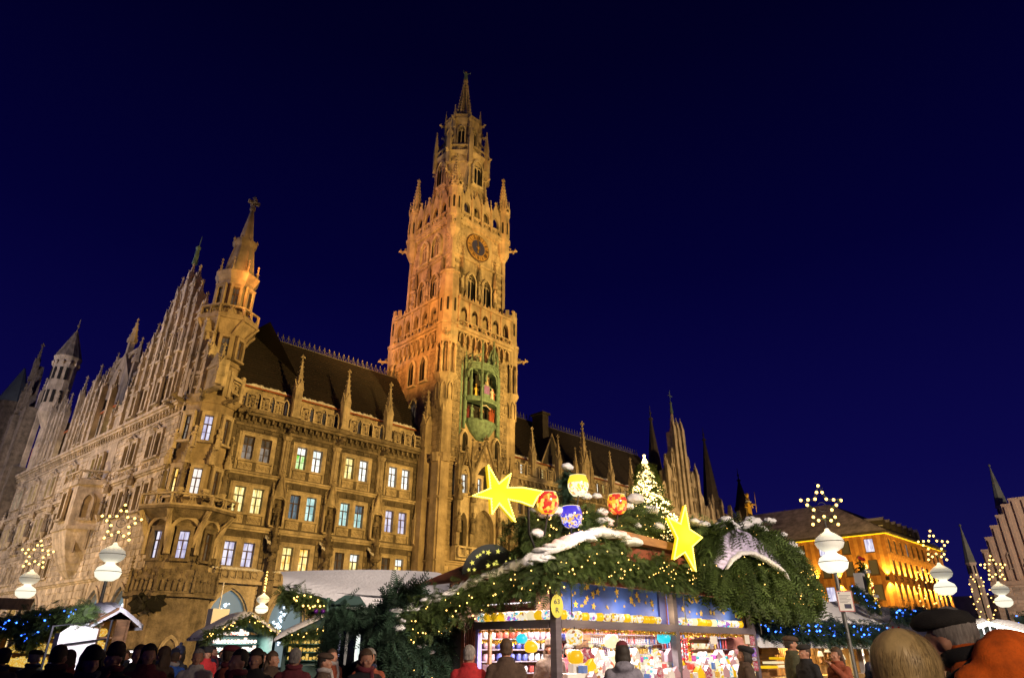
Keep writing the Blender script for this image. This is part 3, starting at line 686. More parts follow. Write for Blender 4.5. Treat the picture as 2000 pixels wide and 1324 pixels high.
# roof: slate courses built as overlapping strips, snow guards, ridge cresting
def roof(name, x0, x1, ye, ze, yr, zr, n=26):
    b = MB()
    for i in range(n):
        f0, f1 = i / n, (i + 1) / n; y0, y1 = ye + (yr - ye) * f0, ye + (yr - ye) * f1; z0, z1 = ze + (zr - ze) * f0, ze + (zr - ze) * f1; b.tint = rnd.uniform(-.15, .15)
        b.add([(x0, y0 - .04, z0), (x1, y0 - .04, z0), (x1, y1, z1 - .0), (x0, y1, z1 - .0), (x0, y0 - .04, z0 + .05), (x1, y0 - .04, z0 + .05)], [(4, 5, 2, 3), (0, 1, 5, 4)])
    b.add([(x0, yr, zr), (x1, yr, zr), (x1, 2 * yr - ye, ze), (x0, 2 * yr - ye, ze)], [(0, 1, 2, 3)])
    for x in (x0, x1): b.add([(x, ye, ze), (x, yr, zr), (x, 2 * yr - ye, ze)], [(0, 1, 2), (2, 1, 0)])
    o = mk(name, b, 'roof_slate', hall, FR); g = MB()
    for r_ in range(1, 8):
        for k in range(int((x1 - x0) / 1.9)):
            f = r_ / 8.5; x = x0 + 1.9 * (k + .5 * (r_ % 2)) + .4
            if x < x1: g.octa(x, ye + (yr - ye) * f - .05, ze + (zr - ze) * f + .1, .038)
    tag(mk('snow_guard', g, 'iron_grey', o, FR), kind='stuff')
    cm = MB(); cm.box(0, -.03, 0, .62, .03, .07); cm.box(.28, -.03, .07, .34, .03, .75); cm.octa(.31, 0, .82, .09, .16); cm.tube([(.06, 0, .08), (.1, 0, .4), (.26, 0, .5)], .028, 4); cm.tube([(.56, 0, .08), (.52, 0, .4), (.36, 0, .5)], .028, 4); cm.box(.14, -.02, .56, .48, .02, .61)
    cm = cm.mesh('ridge_crest'); k = 0
    while x0 + .62 * (k + 1) < x1: mk('ridge_crest', cm, 'iron_grey', o, FR @ T(x0 + .62 * k, yr, zr)); k += 1
    return o
roof('roof', 20.5, 41.6, 1.1, 23.4, 6.3, 31.2)

b = MB(); b.box(17.35, .32, 0, 20.9, 5, 20.8); mk('corner_core', b, 'stone_soot', hall, FR)
# ---- corner turret (eight sides; faces count from the one that looks at the square)
TC = (18.7, .75); TW = math.radians(-90 - 16)
def face(k, inr, z=0): return T(TC[0], TC[1], z) @ rotz(TW + k * math.pi / 4 + math.pi / 2) @ T(0, -inr, 0)
def octring(b, z0, z1, r0, r1=None):
    r1 = r1 or r0; c = math.cos(math.pi / 8); b.frus(0, 0, z0, z1, r0 / c, r1 / c, 8, TW + math.pi / 8)
tur = MB(); octring(tur, 0, 5.0, 2.75); octring(tur, 5.0, 5.22, 3.2); octring(tur, 5.22, 6.9, 2.9); octring(tur, 6.9, 10.4, 2.25); octring(tur, 10.4, 11.25, 2.3, 3.35); octring(tur, 11.25, 11.45, 3.55)
turret = mk('corner_turret', tur, 'stone_soot', hall, T(TC[0], TC[1], 0))
up = MB(); octring(up, 11.45, 20.6, 1.87); octring(up, 15.0, 15.4, 2.05); octring(up, 20.3, 20.9, 2.0, 2.4); octring(up, 20.9, 26.9, 1.6); octring(up, 24.05, 24.3, 1.72); octring(up, 26.9, 28.15, 1.62, 2.35); octring(up, 28.15, 28.42, 2.5)
octring(up, 28.42, 33.0, 1.55); octring(up, 32.55, 33.35, 1.6, 1.92); mk('turret_shaft', up, 'stone_tower', turret, T(TC[0], TC[1], 0))
sp = MB(); octring(sp, 33.35, 33.6, 1.7); octring(sp, 33.6, 37.0, 1.32, .82); octring(sp, 36.8, 37.25, .85, 1.1); octring(sp, 37.25, 37.55, 1.0); octring(sp, 37.55, 41.4, .68, .16)
for k in range(8):
    a = TW + math.pi / 8 + k * math.pi / 4; sp.tube([(1.38 * math.cos(a), 1.38 * math.sin(a), 33.6), (.86 * math.cos(a), .86 * math.sin(a), 37)], .09, 4); sp.octa(1.12 * math.cos(a), 1.12 * math.sin(a), 37.5, .14, .3)
    spirelet(sp, 1.75 * math.cos(a), 1.75 * math.sin(a), 33.3, 34.7, .16, 4, a, 3, .2)
sp.ball(0, 0, 41.55, .32, 8, 5, 1, 1, .7); finial(sp, 0, 0, 41.6, 1.05); mk('turret_spire', sp, 'stone_tower', turret, T(TC[0], TC[1], 0))
tb = balustrade_mesh(2.02, 1.0, 1).mesh('balcony_panel'); tb2 = balustrade_mesh(2.9, .95, 1).mesh('balcony_panel'); tb3 = balustrade_mesh(.95, 1.1, 0).mesh('parapet_panel')
for k in range(-3, 5):
    mk('balcony_panel', tb, 'stone_tower', turret, face(k, 2.42, 28.43) @ T(-1.01, 0, 0))
    if -2 <= k <= 2: mk('balcony_panel', tb2, 'stone', turret, face(k, 3.45, 11.46) @ T(-1.45, 0, 0))
    mk('parapet_panel', tb3, 'stone', turret, face(k, 2.25, 21.45) @ T(-.475, 0, 0))
    b = MB(); b.box(-.92, -.12, 20.9, -.6, .12, 23.3); b.box(.6, -.12, 20.9, .92, .12, 23.3); b.box(-.6, -.1, 22.7, .6, .1, 23.0); mk('parapet_post', b, 'stone', turret, face(k, 2.25))
    b = MB(); b.tube([(-1.0, .1, 26.9), (-.98, -.25, 27.5), (-1.0, -.85, 28.2)], .13, 5); mk('balcony_bracket', b, 'stone_tower', turret, face(k, 1.75))
    if -2 <= k <= 2:
        b = MB(); b.tube([(-1.1, .2, 8.6), (-1.25, -.4, 10.0), (-1.4, -1.0, 11.2)], .24, 6); arch_ring(b, -.9, .9, 8.0, 9.6, 10.6, .25, -.35, .1); mk('balcony_bracket', b, 'stone', turret, face(k, 2.3))
        mk('gargoyle', gargoyle_mesh(1.4), 'stone_soot', turret, face(k, 2.3, 20.4) @ T(-.9, 0, 0))
        b = MB(); b.box(-1.05, -.1, 5.25, 1.05, 0, 5.4)
        for q in range(5): b.ball(-.8 + .4 * q, -.12, 6.05 + .12 * (q % 2), .13, 6, 4); b.frus(-.8 + .4 * q, -.1, 5.4, 6.0, .18, .13, 6); b.octa(-.8 + .4 * q, -.05, 6.5 + .2 * (2 - abs(q - 2)), .16, .25)
        mk('relief', b, 'stone_soot', turret, face(k, 2.9)); b = MB(); spirelet(b, -1.2, -.1, 5.3, 7.6, .16, 4, 0, 5, .25); mk('pinnacle', b, 'stone_soot', turret, face(k, 2.95))
        if k: mk('statue', statue_mesh(1.9, k + 9), 'stone_soot', turret, face(k, 2.05, 13.0) @ T(.82, -.25, 0))
        mk('statue', statue_mesh(1.7, k + 3), 'stone', turret, face(k, 2.05, 16.3) @ T(-.8, -.2, 0))
        b = MB(); b.frus(0, -.25, 12.3, 13.0, .1, .36, 6); b.frus(0, -.25, 15.0, 15.4, .3, .38, 6); spirelet(b, 0, -.25, 15.4, 16.6, .34, 6, 0, 4, .2); mk('canopy', b, 'stone', turret, face(k, 2.05) @ T(.82, 0, 0))
gl = {-1: ('pane_lilac', 'pane_gold', 'pane_grey'), 0: ('pane_lilac', 'shop_white', 'pane_lilac'), 1: ('pane_dusk', 'pane_dusk', 'pane_dusk')}
for k in (-1, 0, 1):
    casement(turret, face(k, 2.25), .0, 7.7, .78, 2.05, gl[k][0], y=-.27, stone='stone_soot'); casement(turret, face(k, 1.87), 0, 12.5, .72, 2.2, gl[k][1], y=-.27); casement(turret, face(k, 1.87), 0, 17.0, .72, 2.15, gl[k][2], y=-.27)
    casement(turret, face(k, 1.6), 0, 24.7, .66, 1.85, 'pane_dusk', y=-.27, stone='stone_tower'); casement(turret, face(k, 1.55), 0, 29.7, .58, 1.9, 'pane_dusk', y=-.27, stone='stone_tower')
# bronze dragon that climbs the corner
dr = MB(); dr.tube([(-.75, -.5, 2.75), (-.62, -.5, 3.15), (-.85, -.55, 3.42), (-1.25, -.5, 3.5), (-1.35, -.6, 3.85), (-.95, -.75, 4.05), (-.4, -.8, 4.2), (-.05, -.85, 4.55), (.0, -.8, 5.0), (-.3, -.85, 5.35), (-.3, -1.2, 5.5)], .09, 8, r1=.20)
dr.ball(-.3, -1.3, 5.5, .22, 7, 5, .8, 1.3, .8); dr.tube([(-.3, -1.35, 5.48), (-.32, -1.75, 5.38)], .13, 5, r1=.06); dr.ball(-.2, -.85, 4.5, .3, 8, 6, 1, .9, 1.2)
for s in (-1, 1):
    sh = (-.1, -.85, 4.75); el = (s * .75 - .1, -.65, 5.45); fan = [(s * 1.5, -.45, 5.5), (s * 1.75, -.45, 4.75), (s * 1.35, -.5, 4.15), (s * .75, -.55, 3.95)]; mids = [tuple((Vector(fan[i]) + Vector(fan[i + 1])) / 2 * .86 + Vector(sh) * .14) for i in range(3)]
    pts_ = [fan[0], mids[0], fan[1], mids[1], fan[2], mids[2], fan[3]]
    dr.add([sh, el] + pts_, [(0, 1, 2)] + [(0, 2 + i, 3 + i) for i in range(6)] + [(2, 1, 0)] + [(3 + i, 2 + i, 0) for i in range(6)]); dr.tube([sh, el], .10, 5, r1=.07)
    for q in fan: dr.tube([el, q], .06, 4, r1=.025)
    dr.tube([(s * .15 - .15, -.85, 4.35), (s * .5 - .1, -1.05, 4.1), (s * .42, -.6, 3.8)], .10, 5, r1=.05); dr.tube([(s * .08 - .3, -1.15, 5.62), (s * .16 - .3, -.95, 5.95)], .05, 4)
for i in range(9): dr.octa(-.02 - .03 * i, -1.02, 4.3 + .13 * i, .06, .13)
mk('dragon_sculpture', dr, 'bronze', turret, face(-.62, 2.75) @ T(0, 0, .55) @ Matrix.Scale(.82, 4))
b = MB(); b.box(-.35, -.1, 1.6, .35, .1, 2.9); b.box(-.2, -.13, 1.75, .2, -.1, 2.75); mk('wall_plaque', b, 'iron', turret, face(-.5, 2.72))
lancet(turret, face(.1, 2.75), .3, .6, .85, 1.6, 'dim_glass', lights=1)
b = MB(); b.box(-.9, -.12, .3, .5, .02, 1.55); b.cur = 1; b.box(-.7, -.14, 1.3, .2, -.121, 1.42); b.ball(-.5, -.13, .75, .16, 8, 5, 1, .3, 1); b.cur = 2; b.ball(.15, -.13, .95, .2, 8, 5, 1, .3, 1); mk('shop_sign', b, ('iron', 'lit_white', 'ribbon'), turret, face(-.6, 2.75))

# ---- side range
SB = [5.3, 10.4, 25.2, 30.9, 36.6, 42.0]
def sholes():
    h = []
    for c in SB:
        for s in (-.82, .82):
            for z, hh in ROWS[1:]: h.append((-c + s - .45, -c + s + .45, z, z + hh))
            if c > 20: h.append((-c + s - .45, -c + s + .45, 7.75, 9.55))
    return h
sarch = [(-t - 2.0, -t + 2.0, 0, 6.4) for t in (4.9, 10.2, 25.2, 30.9, 36.6, 42.0)]
b = MB(); wall_grid(b, -44.8, -1.2, 0, 20.9, sholes() + sarch); sw = mk('wall', b, 'stone', hall, SIDE)
sz = [(-c - 1.6, -c + 1.6, z - .8, z + h + .35) for c in SB for z, h in ROWS[1:]] + sarch + [(-60, 0, 15.0, 15.5), (-60, 0, 6.7, 7.2)]
ashlar(sw, SIDE, courses(-44.7, -1.4, 7.2, 19.6, sz + [(-c - 1.6, -c + 1.6, 7.2, 9.9) for c in SB if c > 20], .5, 1.1), 'stone', single=60, near=lambda x, z: -x + z * .3)
ashlar(sw, SIDE, courses(-44.7, -1.4, .2, 6.7, sz, .55, 1.2), 'stone')
sg = {25.2: 'pane_dusk', 30.9: 'pane_yellow', 36.6: 'pane_yellow', 42.0: 'pane_teal'}
for c in SB:
    for s in (-.82, .82):
        far = c > 20
        casement(hall, SIDE, -c + s, 16.45, .9, 2.08, sg.get(c, 'pane_dusk') if c > 26 else ('pane_yellow' if far else 'pane_dusk'), y=-.13)
        casement(hall, SIDE, -c + s, 12.0, .9, 2.12, 'pane_dusk' if not far else ('pane_yellow' if c > 30 else 'pane_dusk'), y=-.13)
        if far: casement(hall, SIDE, -c + s, 7.75, .9, 1.8, 'pane_dusk')
    b = MB(); b.box(-c - .1, -.1, 12, -c + .1, .2, 14.3); b.box(-c - .1, -.1, 16.4, -c + .1, .2, 18.7)
    for s in (-.82, .82):
        b.box(-c + s - .55, -.07, 15.5, -c + s + .55, .03, 16.2)
        for q in range(2): b.tube([(-c + s - .27 + .54 * q + .19 * math.cos(a), -.1, 15.85 + .24 * math.sin(a)) for a in [2 * math.pi * i / 8 for i in range(8)]], .05, 4, closed=True)
        b.octa(-c + s, -.1, 15.85, .12)
    b.box(-c - 1.4, -.05, 15.3, -c + 1.4, .02, 16.25); b.box(-c - .06, -.05, 12, -c + .06, .05, 19.0); b.octa(-c, -.25, 19.0, .35, .3); b.tube([(-c - 1.2, -.12, 18.75), (-c - .5, -.2, 19.1), (-c, -.22, 19.45), (-c + .5, -.2, 19.1), (-c + 1.2, -.12, 18.75)], .1, 5); mk('window_apron', b, 'stone', hall, SIDE)
    mk('statue', statue_mesh(1.7, int(c)), 'stone_soot', hall, SIDE @ T(-c - 2.6, -.35, 12.4)); b = MB(); b.frus(0, -.35, 11.8, 12.4, .1, .4, 6); b.frus(0, -.35, 14.4, 14.8, .3, .36, 6); spirelet(b, 0, -.35, 14.8, 16.2, .3, 6, 0, 4, .2); mk('canopy', b, 'stone', hall, SIDE @ T(-c - 2.6, 0, 0))
for z0, z1, o in ((6.75, 7.15, .3), (15.0, 15.45, .35), (10.5, 10.75, .15)):
    b = MB(); b.box(-44.8, -o, z0 + .15, -1.3, .05, z1); b.box(-44.8, -o * .5, z0, -1.3, .05, z0 + .148); mk('string_course', b, 'stone', hall, SIDE)
mk('cornice', dentil_cornice(-44.8, -1.5, 19.6, 20.9, 0, .6, .62), 'stone', hall, SIDE)
for t in (4.9, 10.2, 25.2, 30.9, 36.6, 42.0):
    a_ = mk('arcade_arch', arcm, 'stone', hall, SIDE @ T(-t, 0, 0)); mk('shop_window', gm, 'shop_blue' if t < 26 else 'shop_warm', a_, SIDE @ T(-t, 0, 0))
    if t < 26: mk('window_lights', dec, 'decor_white', a_, SIDE @ T(-t, 0, .1))
sbp = balustrade_mesh(1.3, .9, 1).mesh('balcony_panel')
for t in (25.2, 30.9, 36.6):
    for k in range(2): mk('balcony_panel', sbp, 'stone', hall, SIDE @ T(-t - 1.3 + 1.3 * k, -.4, 10.8))
# oriel of the side range
ori = MB(); P3 = [(-20.6, 0), (-19.4, -1.9), (-15.6, -1.9), (-14.2, 0)]
def plan(b, P, z0, z1, k=1.0, cx=-17.4):
    q = [(cx + (x - cx) * k, y * k) for x, y in P]; n = len(q)
    b.add([(x, y, z0) for x, y in q] + [(x, y, z1) for x, y in q], [(i, (i + 1) % n, n + (i + 1) % n, n + i) for i in range(n)] + [list(range(n))[::-1], list(range(n, 2 * n))])
plan(ori, P3, 11.6, 15.3); plan(ori, P3, 11.3, 11.6, 1.06); plan(ori, P3, 15.3, 15.65, 1.1)
for i in range(7):
    f0, f1 = i / 7, (i + 1) / 7; q0, q1 = math.sqrt(f0 + .02), math.sqrt(f1); n = 4
    a = [(-17.4 + (x + 17.4) * (.25 + .75 * q0), y * q0) for x, y in P3]; c = [(-17.4 + (x + 17.4) * (.25 + .75 * q1), y * q1) for x, y in P3]; z0, z1 = 7.3 + 4 * f0, 7.3 + 4 * f1
    ori.add([(x, y, z0) for x, y in a] + [(x, y, z1) for x, y in c], [(k, k + 1, n + k + 1, n + k) for k in range(3)])
oriel = mk('oriel', ori, 'stone', hall, SIDE)
casement(oriel, SIDE, -17.5, 12.3, 1.0, 2.4, 'pane_dusk', y=-2.17); ang = math.atan2(1.9, 1.4)
lancet(oriel, SIDE @ T(-14.9, -.95, 0) @ rotz(ang), 0, 12.3, .8, 2.1, 'pane_white', lights=1); lancet(oriel, SIDE @ T(-20, -.95, 0) @ rotz(-math.atan2(1.9, 1.2)), 0, 12.3, .8, 2.1, 'pane_dusk', lights=1)
ob = balustrade_mesh(1.9, 1.0, 0).mesh('balcony_panel')
for k in range(2): mk('balcony_panel', ob, 'stone', oriel, SIDE @ T(-19.4 + 1.9 * k, -2.0, 15.66))
mk('balcony_panel', balustrade_mesh(2.3, 1.0, 0), 'stone', oriel, SIDE @ T(-15.5, -2.0, 15.66) @ rotz(ang)); mk('balcony_panel', balustrade_mesh(2.2, 1.0, 0), 'stone', oriel, SIDE @ T(-20.7, -.05, 15.66) @ rotz(-math.atan2(1.9, 1.2)))
b = MB(); b.box(-21, -.1, 15.65, -14, .1, 20.0); mk('wall', b, 'stone', oriel, SIDE)
casement(oriel, SIDE, -18.4, 16.5, .8, 2.0, 'pane_yellow', y=-.35); casement(oriel, SIDE, -16.6, 16.5, .8, 2.0, 'pane_yellow', y=-.35)
b = MB()
for q in range(6): b.frus(-20.6 + 1.3 * q, -.5 - .5 * (1 if 0 < q < 5 else 0), 8.5 + .2 * q, 11.2, .12, .16, 5)
mk('oriel_ribs', b, 'stone', oriel, SIDE)
# great stepped gable over the corner bays
def stepped_gable(tc, prof, z0, y=0.0, matn='stone', wins=((0, 24.0, 1.0, 3.0),), depth=.7, pin=.55):
    """prof: list of (offset, top) from the middle outward; pilasters end in pinnacles"""
    b = MB(); xs = sorted({s * o for o, _ in prof for s in (-1, 1)})
    top = {}
    for o, z in prof: top[o] = z
    for i in range(len(xs) - 1):
        a, c = xs[i], xs[i + 1]; zt = min(top[abs(a)], top[abs(c)]) - 1.4
        b.box(tc + a, y, z0, tc + c, y + depth, zt); n = max(1, int((c - a) / .9))
        b.box(tc + a, y - .12, zt - .5, tc + c, y - .002, zt - .25); gablet(b, tc + a + .1, tc + c - .1, zt, zt + .9, y + .05, y + .4)
        for zz in np.arange(z0 + 1.4, zt - 1.6, 2.4):
            b.box(tc + a, y - .14, zz + 1.95, tc + c, y - .002, zz + 2.1)
            for q in range(n):
                x = tc + a + (c - a) * (q + .5) / n; arch_ring(b, x - .2, x + .2, zz, zz + 1.0, zz + 1.6, .08, y - .1, y + .02, 3); b.octa(x, y - .1, zz + 1.75, .12)
    o = mk('gable', b, matn, hall, SIDE)
    for a in xs:
        h = top[abs(a)]; b = MB(); b.box(-.24, -.3, 0, .24, .3, h - z0 - 2.2); [b.box(-.3, -.36, zz, .3, .3, zz + .16) for zz in np.arange(1.5, h - z0 - 2.4, 2.4)]; mk('pilaster', b, matn, o, SIDE @ T(tc + a, y, z0))
        mk('pinnacle', pinnacle_mesh(pin, 1.0, 1.6, 5, .35), matn, o, SIDE @ T(tc + a, y - .02, h - 3.0))
    return o
gb = stepped_gable(-6.6, [(0, 37.0), (1.8, 35.8), (3.2, 33.6), (5.0, 31.6), (6.6, 29.9), (8.2, 26.6), (10.8, 24.6)], 20.9)
for u, z in ((-6.6, 21.6), (-9.2, 21.4), (-4.0, 21.4), (-11.8, 21.4)): casement(gb, SIDE, u, z, .7, 2.1, 'pane_dusk', y=-.4)
for u, z in ((-6.6, 26.4), (-8.6, 26.4), (-4.6, 26.4)): lancet(gb, SIDE, u, z, .7, 2.2, y=-.2, lights=1)
b = MB(); b.frus(0, 0, 36.6, 38.2, .28, .16, 6); b.ball(0, 0, 38.5, .26, 8, 6); b.tube([(0, 0, 38), (.25, 0, 39.8)], .03, 4); mk('gable_figure', b, 'copper', gb, SIDE @ T(-6.6, 0, 0))
# attic, gutters and dormers further along
b = MB(); wall_grid(b, -44.6, -17.8, 20.9, 24.2, [(-t - .35, -t + .35, 21.3, 23.0) for t in (18.9, 20.7, 30.6, 32.4, 41, 42.8)], .4, .3); mk('attic_wall', b, 'stone', hall, SIDE)
pm = MB().add([(-.35, 0, 0), (.35, 0, 0), (.35, 0, 1.7), (-.35, 0, 1.7)], [(0, 1, 2, 3)]).mesh('attic_pane')
for t in (18.9, 20.7, 30.6, 32.4, 41, 42.8): mk('attic_pane', pm, 'pane_yellow', hall, SIDE @ T(-t, .65, 21.3))
for t0, t1 in ((18.2, 23.4), (29.4, 34.6), (39.6, 44)):
    b = MB(); b.tube([(-t1, .2, 24.3), (-t0, .2, 24.3)], .12, 6); b.tube([(-t1, .15, 24.3), (-t1, .25, 21)], .08, 5); mk('gutter', b, 'pipe_copper', hall, SIDE)
    mk('snow', snow_lump([(-t1, .5, 24.35), (-t0, .5, 24.35)], .35, .16, int(t0)), 'snow', hall, SIDE)
for tc, zt in ((26.2, 31.0), (36.8, 30.6)):
    d_ = stepped_gable(-tc, [(0, zt), (1.4, zt - 1.6), (2.7, zt - 3.4)], 20.9, .1, 'stone', pin=.42)
    lancet(d_, SIDE, -tc - .7, 21.6, .6, 2.2, 'pane_dusk', y=-.1, lights=1); lancet(d_, SIDE, -tc + .7, 21.6, .6, 2.2, 'pane_dusk', y=-.1, lights=1)
b = MB(); n = 20
for i in range(n):
    f0, f1 = i / n, (i + 1) / n; b.tint = rnd.uniform(-.15, .15); b.add([(-62, .7 + 6 * f0, 24.2 + 7 * f0), (-2, .7 + 6 * f0, 24.2 + 7 * f0), (-2, .7 + 6 * f1, 24.16 + 7 * f1), (-62, .7 + 6 * f1, 24.16 + 7 * f1)], [(0, 1, 2, 3)])
b.add([(-62, 6.7, 31.2), (-2, 6.7, 31.2), (-2, 12.7, 24), (-62, 12.7, 24)], [(0, 1, 2, 3)]); mk('roof', b, 'roof_slate', hall, SIDE)
# round stair tower with a cone roof, and what follows it
b = MB(); b.frus(0, 0, 26.6, 28.6, .5, 1.45, 12); b.frus(0, 0, 28.6, 36.0, 1.4, 1.4, 12); b.frus(0, 0, 35.7, 36.3, 1.45, 1.65, 12); b.frus(0, 0, 0, 26.6, .6, .6, 10)
for i in range(12): a = i * math.pi / 6; b.octa(1.5 * math.cos(a), 1.5 * math.sin(a), 35.4, .2, .35)
STX = SIDE @ T(-42.4, .4, 0); st = mk('stair_tower', b, 'stone', hall, STX)
for k in range(-3, 4):
    F_ = STX @ rotz(k * math.pi / 6) @ T(0, -1.38, 0)
    for z in (29.8, 33.0): mk('slit_window', MB().box(-.17, -.04, 0, .17, .1, 1.7), 'void', st, F_ @ T(0, 0, z))
b = MB(); b.frus(0, 0, 36.3, 40.6, 1.62, .08, 12); b.tube([(0, 0, 40.5), (0, 0, 42.2)], .05, 5); b.ball(0, 0, 41.2, .2, 8, 5); mk('cone_roof', b, 'stone_soot', st, STX)
for t, zt in ((39.2, 30.5), (45.2, 31.5), (33.4, 29.0), (29.6, 30.2), (22.6, 29.4), (19.4, 28.4), (47.2, 34.5)): mk('pinnacle', pinnacle_mesh(.55, zt - 20.9 - 2.4, 2.2, 5, .35), 'stone', hall, SIDE @ T(-t, -.1, 20.9))
b = MB(); b.box(-64, -1.2, 0, -44.8, 6, 22); b.box(-52.5, -1.6, 0, -51.2, 0, 30); b.box(-47.2, -1.6, 0, -46, 0, 30); eb = mk('end_block', b, 'stone_soot', hall, SIDE)
for t in (47.5, 53.5, 59.5):
    for z in (8, 12.6, 17): lancet(eb, SIDE, -t - 1.5, z, 1.2, 2.6, 'pane_dusk', y=-1.3)
    for k in range(3): mk('balcony_panel', sbp, 'stone', eb, SIDE @ T(-t - 2.6 + 1.3 * k, -1.7, 11.2))
b = MB(); b.prism([(-55.5, 22), (-47.6, 22), (-47.6, 27), (-49.6, 32), (-51.3, 37.4), (-53, 32), (-55.5, 27)], -.9, 0); gf = mk('far_gable', b, 'stone_soot', hall, SIDE)
for o, h in ((-55.5, 29.5), (-54, 32.5), (-52.6, 36), (-51.3, 40.6), (-50, 36), (-48.8, 32.5), (-47.6, 29.5)): mk('pinnacle', pinnacle_mesh(.6, 2.5, 2.6, 5, .5), 'stone_soot', gf, SIDE @ T(o, -1.0, h - 5.5))
b = MB(); b.frus(0, 0, 0, 33.5, 1.9, 1.9, 10); b.frus(0, 0, 33, 33.8, 2.0, 2.2, 10); b.cur = 1; b.frus(0, 0, 33.8, 39.6, 2.1, .1, 10); mk('end_turret', b, ('stone_soot', 'spire_copper'), hall, SIDE @ T(-60.5, -.4, 0))
# gabled lantern lit from the court behind
b = MB(); cl = SIDE @ T(-32.2, 4.2, 0)
b.prism([(-3.6, 27), (3.6, 27), (3.6, 31.0), (0, 35.6), (-3.6, 31.0)], -.4, .4); cg = mk('court_gable', b, 'stone_tower', hall, cl)
for x, z in ((-6.5, 34.6), (-3.6, 36.4), (0, 40.2), (3.6, 36.4), (6.5, 34.6)):
    b = MB(); b.box(-.32, -.32, 26, .32, .32, z - 3); b.frus(0, 0, z - 3.2, z - 2.6, .6, .62, 6); spirelet(b, 0, 0, z - 2.6, z, .5, 6, 0, 3, .3); mk('pinnacle', b, 'stone_tower', cg, cl @ T(x, 0, 0))
for x0, x1, z in ((-6.4, -3.6, 31.5), (3.6, 6.4, 31.5), (-3.4, -.2, 35.2), (.2, 3.4, 35.2)):
    b = MB(); q = [(x0 + (x1 - x0) * i / 6, 0, z - .9 * (1 - math.sin(math.pi * (i / 6 if x0 > 0 else i / 6))) ) for i in range(7)]; b.tube(q, .2, 5); b.box(x0, -.15, z - .05, x1, .15, z + .2); mk('flying_arch', b, 'stone_tower', cg, cl)
b = MB(); b.box(-6.6, -.2, 26, 6.6, .3, 29.6); mk('wall', b, 'stone_tower', cg, cl)
# ================================================================== CLOCK TOWER (part of the town hall)
CX, CY = 46.85, 2.6; HL, HU = 5.5, 4.3
def tface(k, half, z=0): return T(CX, CY, z) @ rotz(-k * math.pi / 2) @ T(0, -half, 0)      # k=0 faces the square, k=1 faces west
def oct8(b, x, y, z0, z1, r0, r1=None, rot=math.pi / 8):
    c = math.cos(math.pi / 8); b.frus(x, y, z0, z1, r0 / c, (r0 if r1 is None else r1) / c, 8, rot)
b = MB()
for k in range(4):
    F_ = rotz(-k * math.pi / 2)
    h = []
    if k == 0: h = [(-1.6, 1.6, 11.2, 15.0), (-2.7, 2.7, 24.6, 31.6)]
    if k == 1: h = [(-.75, .75, 23.4, 27.6)]
    q = MB(); wall_grid(q, -HL, HL, 0, 35.4, h, -HL, .9); b.add(q.v, q.f, F_)
    q = MB(); wall_grid(q, -HU, HU, 35.3, 53, [], -HU, .5); b.add(q.v, q.f, F_)
b.box(-HL, -HL, 35.1, HL, HL, 35.39); b.box(-HU, -HU, 52.0, HU, HU, 52.9)
tower = mk('clock_tower', b, 'stone_tower', hall, T(CX, CY, 0))
TF, TWF = tface(0, HL), tface(1, HL); UF, UW = tface(0, HU), tface(1, HU)
# ashlar of the shaft
gk = [(-3.2, 3.2, 10.2, 33.4), (-5.6, -4.2, 0, 40), (4.2, 5.6, 0, 40)]
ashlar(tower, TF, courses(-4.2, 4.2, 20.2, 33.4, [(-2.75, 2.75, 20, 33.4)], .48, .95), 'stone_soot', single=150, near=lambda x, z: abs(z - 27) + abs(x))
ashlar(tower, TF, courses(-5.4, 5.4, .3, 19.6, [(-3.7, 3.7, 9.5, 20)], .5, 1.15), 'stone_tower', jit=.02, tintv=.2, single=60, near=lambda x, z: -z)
ashlar(tower, TWF, courses(-5.4, 5.4, .3, 33.2, [(-1.1, 1.1, 23, 28.2), (-2.1, 2.4, 28.6, 33)], .5, 1.2), 'stone_tower', jit=.018, tintv=.13, single=80, near=lambda x, z: -x + abs(z - 28) * .2)
ashlar(tower, UF, courses(-4.3, 4.3, 39.4, 51.0, [(-2.6, 2.6, 39.9, 46.4), (-2.3, 2.3, 46.6, 51), (-4.3, -3.0, 39, 46.2), (3.0, 4.3, 39, 46.2)], .5, 1.0), 'stone_tower', jit=.02, tintv=.2)
ashlar(tower, UW, courses(-4.3, 4.3, 39.4, 51.0, [(-2.7, 2.7, 39.9, 46.4), (-2.6, 2.6, 46.6, 50.4), (-4.3, -3.0, 39, 46.2), (3.0, 4.3, 39, 46.2)], .5, 1.0), 'stone_tower', jit=.02, tintv=.16)
